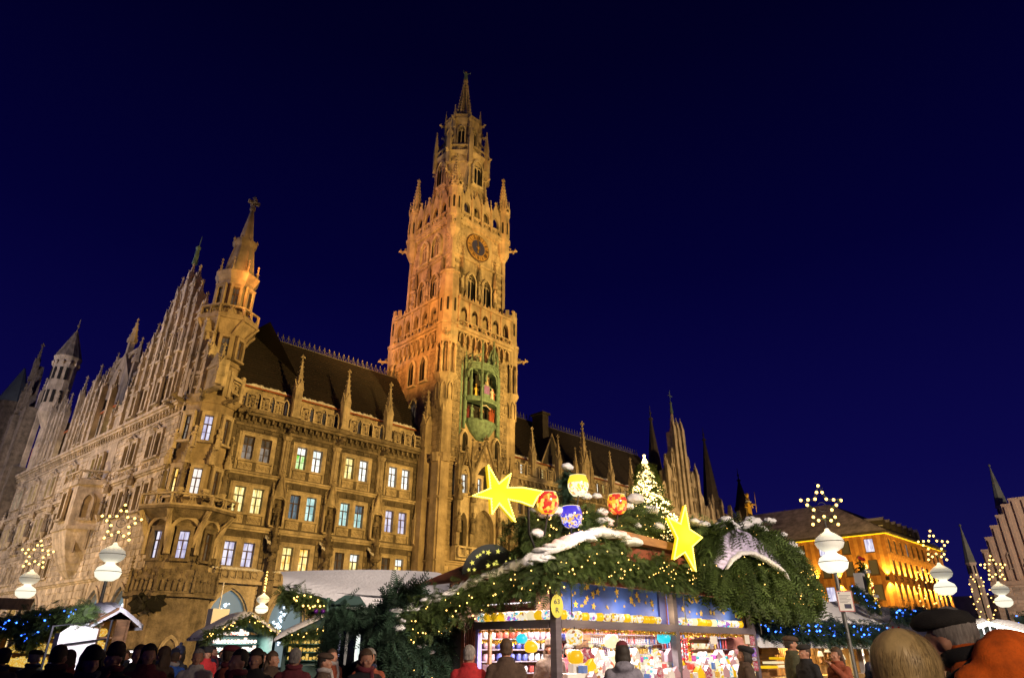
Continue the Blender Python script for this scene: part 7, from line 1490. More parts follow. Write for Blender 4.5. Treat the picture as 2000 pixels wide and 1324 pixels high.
# ================================================================== MARKET: the other stalls
def market_stall(name, label, x, y, rz, w, d, eave, ridge, wood='wood_brown', lit='goods_glow', gable=True, gar=None, over=.35, light=120, lcol=(1, .85, .6), snowt=.16, board=None, opengable=False):
    """timber market hut; local front faces -y. gable: ridge runs front to back, else along the front"""
    t = thing(name, label, 'market stall', (x, y, 0), rz); M0 = T(x, y, 0) @ rotz(rz); h = w / 2
    def pt(nm, m, *bx):
        q = MB()
        for b_ in bx: q.box(*b_)
        return mk(nm, q, m, t, M0)
    pt('counter', wood, (-h, -.1, 0, h, .3, 1.0)); pt('back_wall', wood, (-h, d - .06, 0, h, d, eave))
    for s in (-1, 1):
        pt('side_wall', wood, (s * h - .03, .3, 0, s * h + .03, d - .06, eave)); pt('post', wood, (s * (h - .05) - .06, -.06, 0, s * (h - .05) + .06, .06, eave))
    if not opengable: pt('lintel', wood, (-h - .05, -.1, eave - .12, h + .05, .08, eave + .1))
    e = over; sl = (ridge - eave) / (h if gable else d / 2)
    def slab(q, P_, th): q.add([*P_, *[(a, b_, c + th) for a, b_, c in P_]], [(3, 2, 1, 0), (4, 5, 6, 7), (0, 1, 5, 4), (1, 2, 6, 5), (2, 3, 7, 6), (3, 0, 4, 7)])
    if gable: planes = [[(-h - e, -e, eave - e * sl), (0, -e, ridge), (0, d + e * .5, ridge), (-h - e, d + e * .5, eave - e * sl)], [(0, -e, ridge), (h + e, -e, eave - e * sl), (h + e, d + e * .5, eave - e * sl), (0, d + e * .5, ridge)]]
    else: planes = [[(-h - e, -e, eave - e * sl), (h + e, -e, eave - e * sl), (h + e, d / 2, ridge), (-h - e, d / 2, ridge)], [(-h - e, d / 2, ridge), (h + e, d / 2, ridge), (h + e, d + e, eave - e * sl), (-h - e, d + e, eave - e * sl)]]
    q = MB()
    for P_ in planes: slab(q, P_, .05)
    if opengable: q.prism([(-h, eave + .1), (h, eave + .1), (0, ridge)], d - .06, d)
    elif gable: q.prism([(-h, eave + .1), (h, eave + .1), (0, ridge)], -.05, .02)
    else:
        for s in (-1, 1): q.add([(s * h, 0, eave), (s * h, d / 2, ridge), (s * h, d, eave)], [(0, 1, 2), (2, 1, 0)])
    mk('roof', q, board or wood, t, M0)
    for pi, P_ in enumerate(planes):        # settled snow: a rounded uneven sheet on each slope
        n, m = 14, 8; V, F = [], []; a, b_, c, d_ = [Vector(p) for p in P_]; off = Vector((x + pi * 7, y, 0))
        for j in range(m + 1):
            for i in range(n + 1):
                u, v = i / n, j / m; p = a.lerp(b_, u).lerp(d_.lerp(c, u), v); ed = min(u, 1 - u, v, 1 - v); k = min(1, ed * 7) ** .5
                nz = mnoise.noise(Vector((p.x * 1.6, p.y * 1.6, 0)) + off); V.append((p.x + (.05 * nz if ed == 0 else 0), p.y + (-.05 + .05 * nz if v == 0 else 0), p.z + .045 + snowt * (.25 + .75 * k) * (1 + .35 * nz) - (.05 if ed == 0 else 0)))
        F = [(j * (n + 1) + i, j * (n + 1) + i + 1, (j + 1) * (n + 1) + i + 1, (j + 1) * (n + 1) + i) for j in range(m) for i in range(n)]
        B0 = len(V); rim = [i for i in range(n + 1)] + [j * (n + 1) + n for j in range(1, m + 1)] + [m * (n + 1) + i for i in range(n - 1, -1, -1)] + [j * (n + 1) for j in range(m - 1, 0, -1)]
        V += [(V[i][0], V[i][1], V[i][2] - snowt * .55) for i in rim]; L = len(rim); F += [(rim[k], B0 + k, B0 + (k + 1) % L, rim[(k + 1) % L]) for k in range(L)]
        me = MB().add(V, F).mesh('snow', True); mk('snow', me, 'snow', t, M0)
    # display inside: shelves, the goods glow by themselves to read as lit
    if lit:
        for k in range(5 if opengable else 3):
            z = 1.12 + .32 * k; hh, h = h, (min(h, (ridge - z - .3) / sl) if opengable and z > eave - .3 else h); pt('shelf', wood, (-h + .1, d - .5, z, h - .1, d - .07, z + .03)); q = MB(); n = max(2, int(h * 2 / .16))
            for i in range(n): a = -h + .15 + (2 * h - .3) * i / n; q.box(a, d - .42, z + .03, a + .11, d - .3, z + .03 + rnd.uniform(.1, .26)) if rnd.random() < .5 else q.ball(a + .06, d - .36, z + .11, .075, 7, 5)
            tag(mk('wares', q, lit, t, M0), kind='stuff'); h = hh
    if light: lamp('stall_light', 'AREA', tuple(M0 @ Vector((0, d * .45, eave - .06))), light, lcol, tuple(M0 @ Vector((0, d * .45, 0))), min(w, d) * .6)
    return t, M0
def garland_on(label, pts, n, size, nb, bulbm='bulb_warm', m='fir', r=.10, br=(.014, .018), off=-.14, fb=None):
    g = thing('fir_garland', label, 'garland', pts[len(pts) // 2]); core(g, pts, r * .8, m); P_, D__ = along(pts, n, r, .4); scatter('foliage', P_, D__, size, m, g, fb or (FRV, FRF)); P2 = [Vector(p) for p in pts]
    toc = Vector((CAM.x, CAM.y, 0)) - Vector((P2[0].x, P2[0].y, 0)); toc.normalize()
    for i in range(nb):
        k = rnd.uniform(0, len(P2) - 1.001); j = int(k); p = P2[j].lerp(P2[j + 1], k - j); s_ = p + toc * abs(off) + Vector((rnd.uniform(-r, r), rnd.uniform(-r, r), rnd.uniform(-r, r) * 1.1)); bulb(g, s_, rnd.choice(br), bulbm)
    return g
# left: long stall with blue lights, its counter towards the west
market_stall('market_stall', 'long brown stall with blue lights under its snowy eave at the left edge', 3.85, -36.2, R(-90), 9.0, .55, 2.10, 2.28, 'wood_brown', 'tile_gold', False, light=60, over=.2)
bp = [(3.42, -31.2, 2.14), (3.45, -33.5, 2.10), (3.45, -35.5, 2.13), (3.45, -37.2, 2.16), (3.45, -38.4, 2.12), (3.45, -39.6, 2.16), (3.55, -41.0, 2.2)]
garland_on('fir garland with blue bulbs along the eave of the long stall at the left edge', bp, 2200, .2, 62, 'bulb_blue', r=.11, br=(.018, .022))
garland_on('loop of fir with blue bulbs hanging below the eave at the left edge', [(3.3, -36.6, 2.05), (3.3, -37.2, 1.80), (3.3, -37.9, 1.72), (3.3, -38.7, 1.84), (3.3, -39.4, 2.08)], 900, .18, 26, 'bulb_blue', r=.08, br=(.018, .02))
wt = thing('lit_booth_end', 'white translucent tent sheet glowing at the end of the long left stall', 'tent', (3.4, -41.1, 0)); q = MB(); q.add([(3.2, -40.95, .9), (3.8, -41.0, .9), (3.8, -41.0, 1.92), (3.36, -40.95, 1.98), (3.2, -40.95, 1.84), (3.2, -40.6, .9), (3.2, -40.6, 1.84)], [(0, 1, 2, 3, 4), (5, 0, 4, 6)]); q.cur = 1; q.tube([(3.05, -41.0, 0), (3.05, -41.0, 1.95), (3.98, -41.05, 2.08), (3.98, -41.05, 0)], .025, 5); q.tube([(3.3, -41.0, 1.65), (3.95, -41.05, 1.75)], .015, 4); mk('sheet', q, ('canvas', 'iron'), wt)
lamp('tent_light', 'AREA', (3.3, -42.2, 2.3), 45, (.95, .88, 1), (3.5, -41, 1.4), .4)
bn = thing('market_banner', 'brown printed board above the stalls at the left edge', 'sign', (2.2, -39, 2.4)); q = MB(); q.box(-1.0, -.03, 0, 1.0, .03, .3); mk('board', q, 'wood_pale', bn, T(3.2, -32.0, 2.55) @ rotz(R(-10)))
# two small huts before the arcade
market_stall('market_stall', 'small green hut with a brilliantly lit white display and snowy gable', 12.8, -27.0, R(-10), 2.6, 2.6, 2.15, 2.9, 'board_green', 'display_glow', True, light=420, lcol=(1, .93, .86), over=.4, opengable=True)
garland_on('fir garland with bulbs on the gable of the small lit hut', [(11.1, -27.1, 1.98), (12.75, -27.4, 2.74), (14.4, -27.5, 2.0)], 900, .22, 30, br=(.02, .026))
market_stall('market_stall', 'small hut with snow piled roof and fairy lit valley behind the green cornered stall', 14.9, -29.8, R(-28), 3.0, 2.6, 2.1, 2.85, 'board_green', 'tile_gold', True, light=60, over=.4)
garland_on('fir garland with greenish bulbs slung between the huts', [(12.9, -30.4, 1.95), (13.8, -31.4, 2.2), (14.8, -31.9, 2.7), (15.6, -32.2, 2.3)], 900, .22, 34, 'bulb_warm', br=(.02, .026))
garland_on('curtain of green fairy lights between the huts', [(13.9, -32.4, 1.95), (14.3, -32.5, 1.6), (14.5, -32.6, 1.95)], 300, .2, 22, 'bulb_green', br=(.016, .02))
bl_ = thing('spot_lamp', 'single bluish white work lamp shining beside the lit hut', 'lamp', (9.9, -33.2, 1.5)); bulb(bl_, (9.9, -33.2, 1.53), .06, 'bulb_ice'); q = MB(); q.tube([(9.9, -33.15, 0), (9.9, -33.15, 1.5)], .02, 5); mk('stand', q, 'iron', bl_); lamp('spot_light', 'POINT', (9.9, -33.4, 1.6), 8, (.5, .6, 1), None, .1)
ek = thing('kiosk_box', 'pale kiosk box with a mast behind the snowy hut', 'kiosk', (13.6, -22.0, 0)); q = MB(); q.box(13.2, -22.2, 0, 14.0, -21.6, 3.3); q.tube([(13.6, -21.9, 3.3), (13.6, -21.9, 4.5)], .03, 5); mk('box', q, 'canvas', ek)
# green cornered stall with a heavy snow roof, left of the candle stall
gst = thing('market_stall', 'green cornered stall with a thick smooth snow roof and a dark glazed side', 'market stall', (8.2, -42.6, 0))
def gp_(nm, m, bm_): return mk(nm, bm_, m, gst)
q = MB(); q.tube([(7.42, -43.05, 0), (7.40, -43.0, 2.55)], .035, 6); gp_('corner_pole', 'pole_green', q)
low = [(6.75, -42.2, 2.74), (7.38, -43.05, 2.50), (8.22, -43.65, 2.17), (8.75, -44.05, 2.30), (9.6, -44.5, 2.55)]; top_ = [(7.4, -40.6, 3.05), (8.1, -41.4, 3.06), (8.9, -41.9, 3.08), (9.5, -42.3, 3.1), (10.4, -42.8, 3.1)]
V = []; m_ = 8
for j in range(m_ + 1):
    for i in range(5):
        a, c = Vector(low[i]), Vector(top_[i]); p = a.lerp(c, j / m_); V.append((p.x, p.y, p.z + .20 * min(1, j / m_ * 5) ** .5 + .04 * mnoise.noise(p * 1.7)))
nV = len(V); V += [(V[i][0], V[i][1], low[i][2] - .02) for i in range(5)] + [(top_[i][0], top_[i][1], 2.6) for i in range(5)]
F = [(j * 5 + i, j * 5 + i + 1, (j + 1) * 5 + i + 1, (j + 1) * 5 + i) for j in range(m_) for i in range(4)] + [(nV + i, nV + i + 1, i + 1, i) for i in range(4)] + [(nV, nV + 5, nV + 9, nV + 4)[::-1]]
me = MB().add(V, F).mesh('snow', True); sm = mk('snow', me, 'snow', gst); md = sm.modifiers.new('smooth', 'SUBSURF'); md.levels = md.render_levels = 1
q = MB()
for i in range(4): q.add([(low[i][0] + .02, low[i][1] + .02, low[i][2] - .16), (low[i + 1][0] + .02, low[i + 1][1] + .02, low[i + 1][2] - .16), (low[i + 1][0] + .02, low[i + 1][1] + .02, low[i + 1][2] + .02), (low[i][0] + .02, low[i][1] + .02, low[i][2] + .02)], [(0, 1, 2, 3)])
q.add([(7.4, -43.16, 2.42), (7.62, -43.32, 2.60), (7.85, -43.46, 2.58), (7.98, -43.55, 2.40)], [(0, 1, 2, 3)]); q.add([(7.4, -43.10, 2.42), (7.62, -43.26, 2.60), (7.85, -43.40, 2.58), (7.98, -43.49, 2.40)], [(3, 2, 1, 0)]); gp_('eave_board', 'board_green', q)
q = MB(); q.box(8.6, -41.6, 0, 10.6, -41.0, 2.6); q.add([(7.4, -43.0, 0), (9.4, -44.3, 0), (9.4, -44.3, 1.25), (7.4, -43.0, 1.25)], [(0, 1, 2, 3)]); q.add([(7.5, -42.9, 2.1), (9.4, -44.1, 2.1), (9.4, -44.1, 2.5), (7.5, -42.9, 2.5)], [(0, 1, 2, 3)]); gp_('walls', 'wood_red', q)
q = MB(); q.add([(7.5, -42.85, 1.25), (9.4, -44.1, 1.25), (9.4, -44.1, 2.1), (7.5, -42.85, 2.1)], [(0, 1, 2, 3)]); gp_('glass', 'dark_glass', q)
for k, (f, m_, w_) in enumerate(((.12, 'lit_violet', .02), (.21, 'pane_lilac', .035), (.32, 'pane_grey', .03), (.48, 'pane_white', .05), (.62, 'pane_grey', .02))):
    p = Vector((7.5, -42.85, 0)).lerp(Vector((9.4, -44.1, 0)), f * .62); q = MB(); q.lathe([(w_ * .7, 1.3), (w_, 1.5), (w_ * .8, 1.8), (w_ * .45, 2.05)], 8, T(p.x - .04, p.y - .06, 0)); o = mk('candle_reflection', q.mesh('candle_reflection', True), m_); tag(o, ('slim violet', 'tall bluish', 'tall dim brown', 'broad white', 'thin dim')[k] + ' candle reflection, a glowing shape on the dark glazed side', 'candle')  # reflections in the dark glass, built as glowing shapes in front of it
for k, f in enumerate((.04, .44)):
    p = Vector((7.5, -42.9, 0)).lerp(Vector((9.4, -44.15, 0)), f); t = thing('straw_star_chain', ('gilt chain of flat stars hanging at the glazed side nearest the green pole', 'gilt chain of flat stars hanging at the glazed side near the leaning fir')[k], 'decoration', (p.x, p.y - .08, 1.4)); q = MB(); q.tube([(p.x, p.y - .08, 2.1), (p.x, p.y - .08, 1.3)], .006, 4)
    for z in (2.0, 1.92, 1.48, 1.4, 1.34): q.prism([(p.x + a, z + c) for a, c in star_poly(.06, .025)], p.y - .10, p.y - .085)
    mk('stars', q, 'gold_paint', t)
garland_on('dark fir garland round the dark glazed side of the green cornered stall', [(7.45, -43.2, 1.1), (7.45, -43.15, 2.2), (8.3, -43.75, 2.1), (9.3, -44.4, 2.2)], 1500, .24, 0, m='fir_blue', r=.12)
bush('snow dusted fir hedge under the dark glazed side', [(7.35, .6), (7.3, 1.25), (8.0, 1.3), (8.7, 1.28), (8.9, .6)], -44.2, -43.7, 1100, .25, 5, 'fir_blue', br=(.016,))
garland_on('fir garland with warm bulbs at the snowy eave beside the arcade', [(6.7, -42.3, 2.6), (7.0, -42.6, 2.5), (7.3, -42.9, 2.38)], 420, .2, 16, br=(.018, .022))
for k, dx in enumerate((0, .1)): o = mk('bauble', MB().ball(7.12 + dx, -43.05 - dx, 2.28, .05, 10, 7).mesh('bauble', True), 'ball_purple'); tag(o, ('purple glass bauble hanging left of its twin under the snowy eave', 'purple glass bauble hanging nearest the green pole')[k], 'bauble')
# half round sign with cut out stars
hd = thing('star_cutout_sign', 'dark half round board with glowing cut out stars behind the snowy garland', 'sign', (8.5, -46.85, 2.6)); MD = T(8.46, -46.8, 2.80) @ rotz(R(-45)); q = MB(); q.prism([(.53 * math.cos(a), .55 * math.sin(a)) for a in [2 * math.pi * i / 36 for i in range(36)]], -.03, .03); mk('board', q, 'board_dark', hd, MD)
for x, z, r_ in ((-.05, .40, .055), (.13, .42, .05), (-.2, .36, .035), (-.14, .41, .035), (-.34, .22, .05), (-.40, .10, .04), (-.3, .1, .04), (-.05, .17, .05), (.0, .03, .045), (.06, .2, .04), (.1, .24, .035), (.12, .19, .04), (.35, .3, .03), (.28, .24, .03), (.42, .22, .032), (-.33, -.12, .035), (-.28, -.16, .03), (-.25, .33, .04)): mk('cut_star', MB().prism(star_poly(r_, r_ * .45, 5, math.pi / 2 + rnd.uniform(-.4, .4)), -.036, -.031), 'cut_star', hd, MD @ T(x, 0, z))
q = MB(); q.tube([(0, .05, -.5), (0, .05, -2.6)], .04, 5); mk('post', q, 'wood_brown', hd, MD)
# right: snowy stall with blue lights and warm wooden interior
market_stall('market_stall', 'wooden stall with cream lampshades inside and thick snow above blue lights', 19.3, -47.9, 0, 7.4, 2.4, 2.12, 3.1, 'wood_pale', 'tile_gold', False, light=520, lcol=(1, .72, .34), snowt=.2, over=.5)
garland_on('fir garland with blue bulbs under the thick snow of the lampshade stall', [(15.3, -48.5, 2.12), (17.2, -48.55, 2.06), (19.2, -48.55, 2.07), (21, -48.55, 2.06), (23.2, -48.5, 2.08)], 2000, .24, 150, 'bulb_blue', 'fir_blue', r=.12, br=(.02, .028))
for k in range(16): lump(bpy.data.objects['fir_bush'], (15.6 + .48 * k, -48.42, 2.26 + .03 * (k % 3)), .16, 1.4, 1, .7, 500 + k)
SHD = MB(); SHD.lathe([(.085, 0), (.045, .13), (.03, .135)], 12); SHD = SHD.mesh('lamp_shade', True); STN = MB(); STN.lathe([(.05, -.16), (.02, -.14), (.015, 0), (.02, .05)], 8); STN = STN.mesh('lamp_stem', True)
for i, (x, z) in enumerate(((18.3, 1.78), (18.9, 1.86), (19.25, 1.88), (18.35, 1.55), (19.2, 1.62), (18.75, 1.42), (19.25, 1.36), (17.9, 1.45))):
    x = 20.05 + (x - 17.9) * 1.12; t = thing('table_lamp', ('lit cream lampshade, upper left of those on the wooden wall', 'lit cream lampshade under the eave in the middle of the wall', 'lit cream lampshade highest on the right of the wooden wall', 'lit cream lampshade second down on the left', 'lit cream lampshade second down on the right', 'lit cream lampshade low in the middle of the wall', 'lit cream lampshade lowest on the right', 'lit cream lampshade low and nearest the dark doorway')[i], 'lamp', (x, -47.7, z), 0, 'lampshades in the wooden stall'); mk('lamp_shade', SHD, 'lit_cream', t, T(x, -47.7, z)); mk('stem', STN, 'wood_brown', t, T(x, -47.7, z))
q = MB()
for k in range(56): x = 17.6 + .082 * k; q.tint = rnd.uniform(-.3, .3); q.tube([(x, -47.2, 1.0), (x + rnd.uniform(-.05, .05), -47.22, 1.5), (x + rnd.uniform(-.08, .08), -47.2, 2.1)], .035, 5)
rt = mk('rough_bark_wall', q, 'wood_pale'); tag(rt, 'wall of rough pale bark poles behind the lampshades', 'wall')
bk = thing('wooden_hutch', 'small roofed wooden crib hutch at the left of the lampshade stall', 'hutch', (16.9, -47.6, 0)); q = MB(); q.box(16.5, -47.7, 1.0, 17.3, -47.2, 1.5); q.prism([(16.4, 1.5), (17.4, 1.5), (17.2, 1.8), (16.6, 1.8)], -47.8, -47.1); mk('hutch', q, 'wood_brown', bk)
for k in range(4): q = MB(); q.box(-.3, -.12, 0, .3, .12, .05); o = mk('lit_tray', q, ('lit_yellow', 'lit_cream')[k % 2], None, T(16.0 + .35 * k, -48.1, 1.22 + .09 * (k % 3))); tag(o, ('bright yellow', 'bright cream')[k % 2] + (' tray of sweets nearest the candle stall', ' tray of sweets second along the counter', ' tray of sweets third along the counter', ' tray of sweets below the bark wall')[k], 'tray')
q = MB(); q.box(15.6, -48.35, 1.94, 16.3, -48.3, 2.06); o = mk('name_board', q, 'paper'); tag(o, 'blank cream board fixed under the blue lit garland', 'sign')
# beyond: white lit stall, roof decoration, further stalls
market_stall('market_stall', 'stall with a white and red lit front beyond the lamp pole', 27.2, -47.9, 0, 7.6, 2.4, 2.3, 3.0, 'box_a', 'lit_cream', False, light=650, lcol=(1, .9, .9), over=.5)
garland_on('fir garland with blue bulbs on the far white lit stall', [(24.0, -48.6, 2.65), (26, -48.6, 2.7), (28, -48.6, 2.72), (30, -48.6, 2.75)], 900, .26, 36, 'bulb_blue', 'fir_blue', br=(.026, .032))
for k in range(4): q = MB(); q.box(0, -.02, 0, .08, .02, 1.6); o = mk('red_post', q, 'ribbon', None, T(23.4 + .55 * k, -48.3, .7)); tag(o, ('red painted post nearest the notice pole', 'second red painted post of the white lit stall', 'third red painted post of the white lit stall', 'red painted post farthest along the white lit stall')[k], 'post')
rd = thing('roof_decoration', 'tall lit roof ornament with red bows, fairy lights and a yellow boot', 'decoration', (24.3, -47.8, 2.6)); M0 = T(24.35, -47.8, 2.75); q = MB(); q.box(-.42, -.1, .2, -.1, .15, 1.15); q.cur = 1; q.box(-.36, -.12, .55, -.16, -.101, 1.05); mk('chimney', q, ('canvas', 'iron'), rd, M0)
P_, D__ = along([tuple(M0 @ Vector(p)) for p in ((0, 0, 1.5), (.1, 0, .9), (.25, 0, .2))], 500, .12); scatter('foliage', P_, D__, .18, 'fir', rd)
q = MB(); q.tube([(.05, -.1, 1.5), (.12, -.12, 1.0), (.0, -.1, .5)], .05, 6); q.tube([(.25, -.12, .35), (.3, -.12, 0), (.42, -.14, -.05)], .08, 7); mk('boot', q, 'tag_yellow', rd, M0)
for k, (x, z, m_) in enumerate(((-.22, 1.62, 'ribbon'), (.05, 1.6, 'ribbon'), (.3, .75, 'ribbon'), (.5, .35, 'ribbon'))): q = MB(); q.ball(x - .07, -.1, z, .075, 8, 5, 1, .6, .8); q.ball(x + .07, -.1, z, .075, 8, 5, 1, .6, .8); q.ball(x, -.12, z, .035, 6, 4); mk('bow', q, m_, rd, M0)
for i in range(60): a = rnd.uniform(0, 1); bulb(rd, tuple(M0 @ Vector((.05 + .2 * (1 - a) + rnd.gauss(0, .10), -.16, .1 + 1.35 * a))), rnd.choice((.014, .02)), 'bulb_warm')
lump(rd, tuple(M0 @ Vector((.12, -.1, 1.2))), .14, 1.2, 1, .8, 600); lump(rd, tuple(M0 @ Vector((.35, -.1, .45))), .14, 1.3, 1, .7, 601)
garland_on('drooping fir swag with blue bulbs beside the lit roof ornament', [(23.0, -47.9, 3.35), (23.5, -48, 3.05), (24.0, -48.1, 2.85)], 300, .2, 16, 'bulb_blue', 'fir_blue', br=(.016, .02))
market_stall('market_stall', 'open gabled stall outlined by dazzling white light tubes at the right edge', 14.6, -53.0, R(-84), 2.3, 2.2, 1.60, 2.02, 'wood_brown', 'goods_glow', True, light=60, over=.25, board='canvas_dark', snowt=.1)
rp = thing('light_tubes', 'dazzling white light tubes along the gable at the right edge', 'lights', (14.3, -53.0, 1.6)); q = MB(); Mg = T(14.6, -53.0, 0) @ rotz(R(-84)); q.tube([(-1.45, -.30, 1.52), (0, -.30, 2.03), (1.45, -.30, 1.52)], .03, 6); mk('tube', q, 'rope_white', rp, Mg)
q = MB()
for i in range(28): x = -1.4 + .1 * i; q.box(x, -.31, 2.03 - abs(x) * .35 - .14, x + .02, -.30, 2.03 - abs(x) * .35 - .03)
tag(mk('light_fringe', q, 'lit_white', rp, Mg), kind='stuff')
lamp('tube_light', 'POINT', (13.9, -53.1, 2.1), 14, (1, .92, .75), None, .2)
market_stall('market_stall', 'low snow roofed stall dotted with blue lights behind the dazzling gable', 19.4, -54.6, R(-80), 4.5, 2.4, 1.9, 2.65, 'canvas_dark', 'tile_violet', True, light=60, over=.3, snowt=.08)
garland_on('sprinkle of blue bulbs on the dark roof at the right edge', [(17.8, -52.8, 2.15), (17.9, -54.0, 2.4), (17.9, -55.0, 2.35), (17.9, -56, 2.1)], 300, .2, 30, 'bulb_blue', 'fir_blue', br=(.014, .018))
# ================================================================== PEOPLE
def remesh(q, voxel, name, smooth=2):
    me = q.mesh('tmp'); o = bpy.data.objects.new('tmp', me); COL.objects.link(o); r = o.modifiers.new('r', 'REMESH'); r.mode = 'VOXEL'; r.voxel_size = voxel
    s = o.modifiers.new('s', 'SMOOTH'); s.iterations = smooth; s.factor = .5
    bpy.context.view_layer.update(); out = bpy.data.meshes.new_from_object(o.evaluated_get(bpy.context.evaluated_depsgraph_get())); bpy.data.objects.remove(o); bpy.data.meshes.remove(me)
    out.name = name; out.polygons.foreach_set('use_smooth', [True] * len(out.polygons)); return out
def loft(q, rings, n=18, M=None):
    vs = [(cx + rx * math.cos(2 * math.pi * i / n), cy + ry * math.sin(2 * math.pi * i / n), z) for z, rx, ry, cx, cy in rings for i in range(n)]
    q.add(vs, [(k * n + i, k * n + (i + 1) % n, (k + 1) * n + (i + 1) % n, (k + 1) * n + i) for k in range(len(rings) - 1) for i in range(n)] + [list(range(n - 1, -1, -1)), list(range((len(rings) - 1) * n, len(rings) * n))], M)
def limb(q, pts, rs, n=10):
    P_ = [Vector(p) for p in pts]
    for i in range(len(P_) - 1):
        q.tube([P_[i], P_[i + 1]], rs[i], n, r1=rs[i + 1]); q.ball(*P_[i + 1], rs[i + 1] * .99, 10, 6)
    q.ball(*P_[0], rs[0], 10, 6)
ARMS = {'down': (((.185, .01, 1.375), (.255, .04, 1.10), (.25, -.06, .87)),) * 2,
        'fwd': (((.185, .01, 1.375), (.255, .03, 1.12), (.16, -.24, 1.10)),) * 2,
        'up': (((.185, .01, 1.375), (.27, -.04, 1.14), (.12, -.24, 1.42)), ((.185, .01, 1.375), (.255, .03, 1.10), (.2, -.15, .95)))}
def hand(q, w, d, s):
    d = d.normalized(); side = d.cross(Vector((0, 0, 1)) if abs(d.z) < .8 else Vector((0, 1, 0))).normalized(); nrm = side.cross(d)
    pc = w + d * .05
    for k in range(4):
        b0 = pc + side * (.026 - .0175 * k) + d * .03; L = (.066, .075, .070, .055)[k]; m_ = b0 + d * L * .5 - nrm * .006; t_ = b0 + d * L * .92 - nrm * .03; q.tube([b0 - d * .02, m_, t_], .0085, 6, r1=.0065)
    q.tube([w + side * .025 + d * .015, w + side * .05 + d * .05, w + side * .048 + d * .085 - nrm * .015], .0105, 6, r1=.0075)
def head_pieces(q, hx=0, hy=-.01, hz=1.585):
    M = T(hx, hy, hz)
    q.ball(0, .012, .025, .098, 18, 12, .80, .98, .98, M); q.ball(0, -.028, -.035, .07, 14, 10, .86, .92, 1.18, M); q.ball(0, -.055, -.092, .030, 10, 8, 1.1, 1, .8, M)
    q.ball(0, -.088, .018, .03, 10, 8, 1.7, .5, .45, M); q.tube([(0, -.088, .018), (0, -.112, -.025)], .011, 8, M, r1=.017); q.ball(0, -.098, -.030, .016, 8, 6, 1.2, .8, .7, M)
    q.ball(0, -.088, -.062, .018, 10, 6, 1.35, .6, .35, M); q.ball(0, -.086, -.073, .017, 10, 6, 1.2, .6, .4, M)
    for s in (-1, 1): q.ball(s * .078, .012, -.005, .03, 10, 8, .38, .7, 1.05, M); q.ball(s * .045, -.062, -.02, .026, 8, 6, 1, .8, .8, M)
def body_mesh(pose, hy=-.01):
    q = MB(); loft(q, [(.86, .165, .115, 0, 0), (1.0, .145, .10, 0, 0), (1.15, .15, .10, 0, 0), (1.3, .17, .105, 0, 0), (1.39, .15, .085, 0, 0), (1.44, .075, .065, 0, 0)])
    q.tube([(0, .015, 1.38), (0, hy + .02, 1.55)], .056, 12, r1=.052); head_pieces(q, 0, hy)
    for s in (-1, 1):
        limb(q, [(s * .09, 0, .88), (s * .095, -.01, .48), (s * .095, .02, .07)], (.085, .058, .04)); q.tube([(s * .095, .05, .05), (s * .1, -.14, .035)], .04, 8, r1=.032)
        a = ARMS[pose][0 if s > 0 else 1]; a = [(s * x, y, z) for x, y, z in a]; limb(q, a, (.052, .042, .028)); d = (Vector(a[2]) - Vector(a[1])).normalized(); w = Vector(a[2]); q.tube([w, w + d * .085], .030, 8, r1=.034)
    me = remesh(q, .0125, 'body', 2); f = MB()
    for s in (-1, 1):
        a = ARMS[pose][0 if s > 0 else 1]; w = Vector((s * a[2][0], a[2][1], a[2][2])); e = Vector((s * a[1][0], a[1][1], a[1][2])); hand(f, w, w - e, s)
    b_ = bmesh.new(); b_.from_mesh(me); tm = f.mesh('f', True); b_.from_mesh(tm); b_.to_mesh(me); b_.free(); me.polygons.foreach_set('use_smooth', [True] * len(me.polygons)); return me
def coat_mesh(pose, long=True, hood=False, stoop=0, fat=1.0):
    q = MB(); z0 = .62 if long else .84
    loft(q, [(z0, .235 * fat, .165 * fat, 0, 0), (.95, .21 * fat, .155 * fat, 0, 0), (1.12, .205 * fat, .15 * fat, 0, 0), (1.27, .215 * fat, .15 * fat, 0, stoop * .3), (1.36, .205, .135, 0, stoop * .5), (1.43, .145, .11, 0, stoop * .7), (1.475, .085, .085, 0, stoop), (1.51, .08, .08, 0, stoop)])
    for s in (-1, 1):
        a = ARMS[pose][0 if s > 0 else 1]; a = [(s * x, y, z) for x, y, z in a]; limb(q, [(a[0][0] * .95, a[0][1], a[0][2] - .02), a[1], a[2]], (.083, .070, .054))
    if hood == 'stoop': q.ball(0, .10, 1.40, .17, 16, 10, 1.35, .85, .95); q.ball(0, .08, 1.50, .10, 14, 8, 1.1, .7, .7)
    elif hood: q.ball(0, .10, 1.45, .12, 14, 8, 1.15, .75, .6)
    q.tube([(.085 * math.cos(i * .5236), .085 * math.sin(i * .5236) + stoop, 1.485) for i in range(12)], .027, 8, closed=True)
    for k in range(5): zz = .95 + .09 * k; q.tube([(.19 * math.cos(i * .5236 + k), .145 * math.sin(i * .5236 + k), zz + .02 * math.sin(i * 2.1 + k)) for i in range(7)], .014, 6)
    me = remesh(q, .018, 'coat', 3)
    for v in me.vertices:      # soft folds
        p = v.co; v.co += v.normal * (.011 * mnoise.noise(Vector((p.x * 8, p.y * 8, p.z * 16))) + .006 * mnoise.noise(Vector((p.x * 22, p.y * 22, p.z * 30))))
    return me
TRO = MB()
for _s in (-1, 1): limb(TRO, [(_s * .09, 0, .90), (_s * .098, -.01, .48), (_s * .1, .02, .10)], (.105, .08, .066))
TRO.ball(0, 0, .9, .17, 12, 8, 1.1, .75, .8); TROM = remesh(TRO, .022, 'trousers', 2)
SHO = MB()
